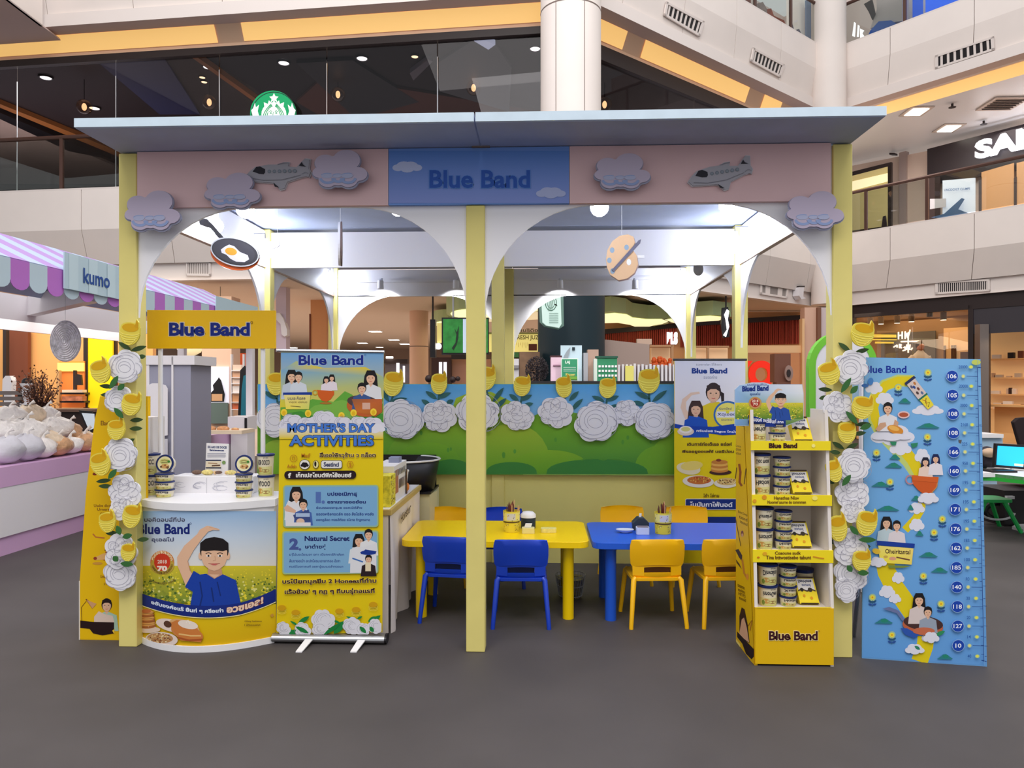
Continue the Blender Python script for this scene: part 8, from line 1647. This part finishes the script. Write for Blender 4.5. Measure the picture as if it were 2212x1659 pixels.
simple('upper_window', 'dark framed upper window beside the right front post', 'window', [('frame', c2(1836, 1925, (372, 350), (500, 492), 3.6, .1), M_dark), ('lit_pane', c2(1840, 1917, (380, 360), (498, 488), 3.48, .02), mat('cream_room2', (206, 190, 130), emit=.15)), ('ceiling_glow', c2(1840, 1917, (392, 374), (412, 392), 3.44, .02), mat('pale_glow', (246, 236, 190), emit=.5)), ('dark_shape', MB().slab(FPL(2, 3.4), [(1905, 492), (1908, 468), (1914, 466), (1917, 490)], 0, .03), M_dark)])
simple('wall_strip', 'grey vertical wall strip right of the upper window', 'pillar', [('strip', c2(1942, 1957, (330, 326), (486, 482), 4.3, .2), mat('strip_grey', (170, 152, 148))), ('speaker', c2(1921, 1932, (330, 330), (334, 334), 4.2, .2), M_dark)])
wc = ZP(8.76, -1)
for k, (x, y) in enumerate(((1980, 241), (2050, 277))): c = wc(x, y); simple('square_downlight', ('left', 'right')[k]+' square downlight in the white walkway ceiling', 'ceiling light', [('lens', MB().box((c.x-.2, c.y-.25, 8.735), (c.x+.2, c.y+.25, 8.755)), M_lamp), ('frame', MB().box((c.x-.3, c.y-.35, 8.75), (c.x+.3, c.y+.35, 8.77)), mat('frame_pale', (206, 190, 180)))], 'square walkway downlights')
c = wc(2167, 224); t = thing('ceiling_diffuser', 'square ceiling air diffuser at the right edge', 'air vent', (c.x, c.y, 8.72)); build('frame', MB().box((c.x-.45, c.y-.45, 8.74), (c.x+.45, c.y+.45, 8.77)), mat('frame_pale', (206, 190, 180)), t)
for k in range(6): build('louvre', MB().obox((c.x, c.y-.3+.12*k, 8.725), (.36, 0, 0), (0, .02, .012), (0, -.003, .006)), mat('louvre_grey', (110, 96, 92)), t)
for k, (x, y) in enumerate(((2057, 224), (2125, 261))): c = wc(x, y); simple('sprinkler', ('upper', 'lower')[k]+' small dark sprinkler in the walkway ceiling', 'sprinkler', [('head', MB().tube([c, c-UP*.08], .03, 8), M_dark), ('plate', MB().lathe([(.09, -.09), (.09, -.1)], c, 10), M_dark)])
area('walkway_light', FP(2, .5, 2.5, 8.5), (0, 0, 0), 8, 2.5, 240, (1, .93, .87))
# ---- level 3: things behind the upper rails
simple('upper_back_wall', 'pale wall of the top floor behind the upper rails', 'wall panel', [('wall_right', MB().prism([FP(2, 0, 3.4, 10.6), FP(2, 1, 3.4, 10.6), FP(2, 1, 3.4, 14), FP(2, 0, 3.4, 14)], -FPL(2).n*.1), mat('upper_pale', (222, 206, 200))), ('wall_left', MB().prism([FP(1, .2, 3.4, 10.6), FP(1, 1, 3.4, 10.6), FP(1, 1, 3.4, 14), FP(1, .2, 3.4, 14)], -FPL(1).n*.1), mat('upper_pale', (222, 206, 200)))])
u3 = FPL(2, 1.6); simple('blue_screen', 'bright blue screen on the top floor at the top right', 'screen', [('frame', MB().slab(u3, [(1962, 60), (1962, -60), (2082, -60), (2082, 20)], -.1, 0), M_sw), ('display', MB().slab(u3, [(1972, 54), (1972, -60), (1994, -60), (1994, 46)], 0, .02), mat('screen_royal', (20, 90, 220), emit=.7)), ('display', MB().slab(u3, [(2000, 44), (2000, -60), (2074, -60), (2074, 12)], 0, .02), mat('screen_royal2', (30, 100, 245), emit=.9))])
u4 = FPL(2, .8); simple('covered_heap', 'blue and white wrapped heap behind the top right railing', 'covered heap', [('blue_cloth', MB().slab(u4, [(1868, 92), (1880, 66), (1898, 46), (1925, 44), (1948, 58), (1948, 80)], -.5, 0), mat('blue_wrap', (40, 100, 200))), ('clear_wrap', MB().slab(u4, [(1878, 60), (1892, 20), (1890, -30), (1948, -30), (1946, 44), (1920, 48), (1900, 52)], -.4, -.05), mat('wrap_white', (206, 196, 196))), ('dark_arm', MB().slab(u4, [(1868, 10), (1885, 0), (1892, 30), (1886, 44), (1878, 26)], 0, .05), M_dark)])
lt = TP(19.0)
simple('white_lettering', 'slanted white letters behind the top right railing glass', 'sign', [('letter', MB().slab(u4.sh(.2), [(1842, 78), (1846, 48), (1849, 50), (1847, 80)], 0, .03), M_wl), ('letter', MB().slab(u4.sh(.2), [(1852, 80), (1854, 54), (1857, 56), (1855, 80)], 0, .03), M_wl), ('letter', MB().slab(u4.sh(.2), [(1859, 82), (1859, 62), (1867, 66), (1863, 72), (1867, 78), (1863, 84)], 0, .03), M_wl)])
u5 = FPL(1, .8)
for k, pts in enumerate(([(1596, 16), (1596, -20), (1622, -20), (1622, 22)], [(1626, 40), (1634, 8), (1648, 4), (1658, 22), (1654, 46)], [(1660, 50), (1656, 20), (1666, 18), (1672, 34), (1694, 44), (1700, 62)])):
    simple('festive_figure', ('red brown', 'silver grey', 'orange red')[k]+' display figure behind the upper left rail', 'display figure', [('figure', MB().slab(u5, pts, -.3, 0), mat('figure_%d' % k, ((150, 70, 44), (170, 150, 146), (176, 74, 40))[k], noise=.3, nscale=6))])
simple('blue_plant_display', 'small blue grey plant display at the end of the upper rail', 'plant', [('foliage', MB().slab(u5, [(1706, 76), (1704, 60), (1712, 52), (1716, 66), (1726, 62), (1736, 82)], -.2, 0), mat('blue_grey_leaf', (110, 112, 140), noise=.3, nscale=8))])
simple('white_display_panel', 'white lit panel behind the upper left rail', 'panel', [('panel', MB().slab(FPL(1, 2.6), [(1702, 82), (1702, -40), (1738, -40), (1738, 92)], -.05, 0), mat('white_panel_lit', (236, 226, 220), emit=.3)), ('blue_post', MB().slab(FPL(1, 2.4), [(1742, 96), (1742, 0), (1754, 0), (1754, 98)], -.05, 0), mat('blue_grey_post', (120, 140, 170)))])
# unseen upward fill lamps, added so the cafe ceiling reads
area('cafe_fill', FP(0, .5, 4, 6.0), (PI, 0, 0), 16, 3, 200, (1, .8, .66))
area('cafe_fill', CW(-13, 20, 6.2), (PI, 0, 0), 6, 3, 160, (1, .92, .85))
area('cafe_fill', FP(1, .6, 3, 6.0), (PI, 0, 0), 5, 3, 120, (1, .88, .78))
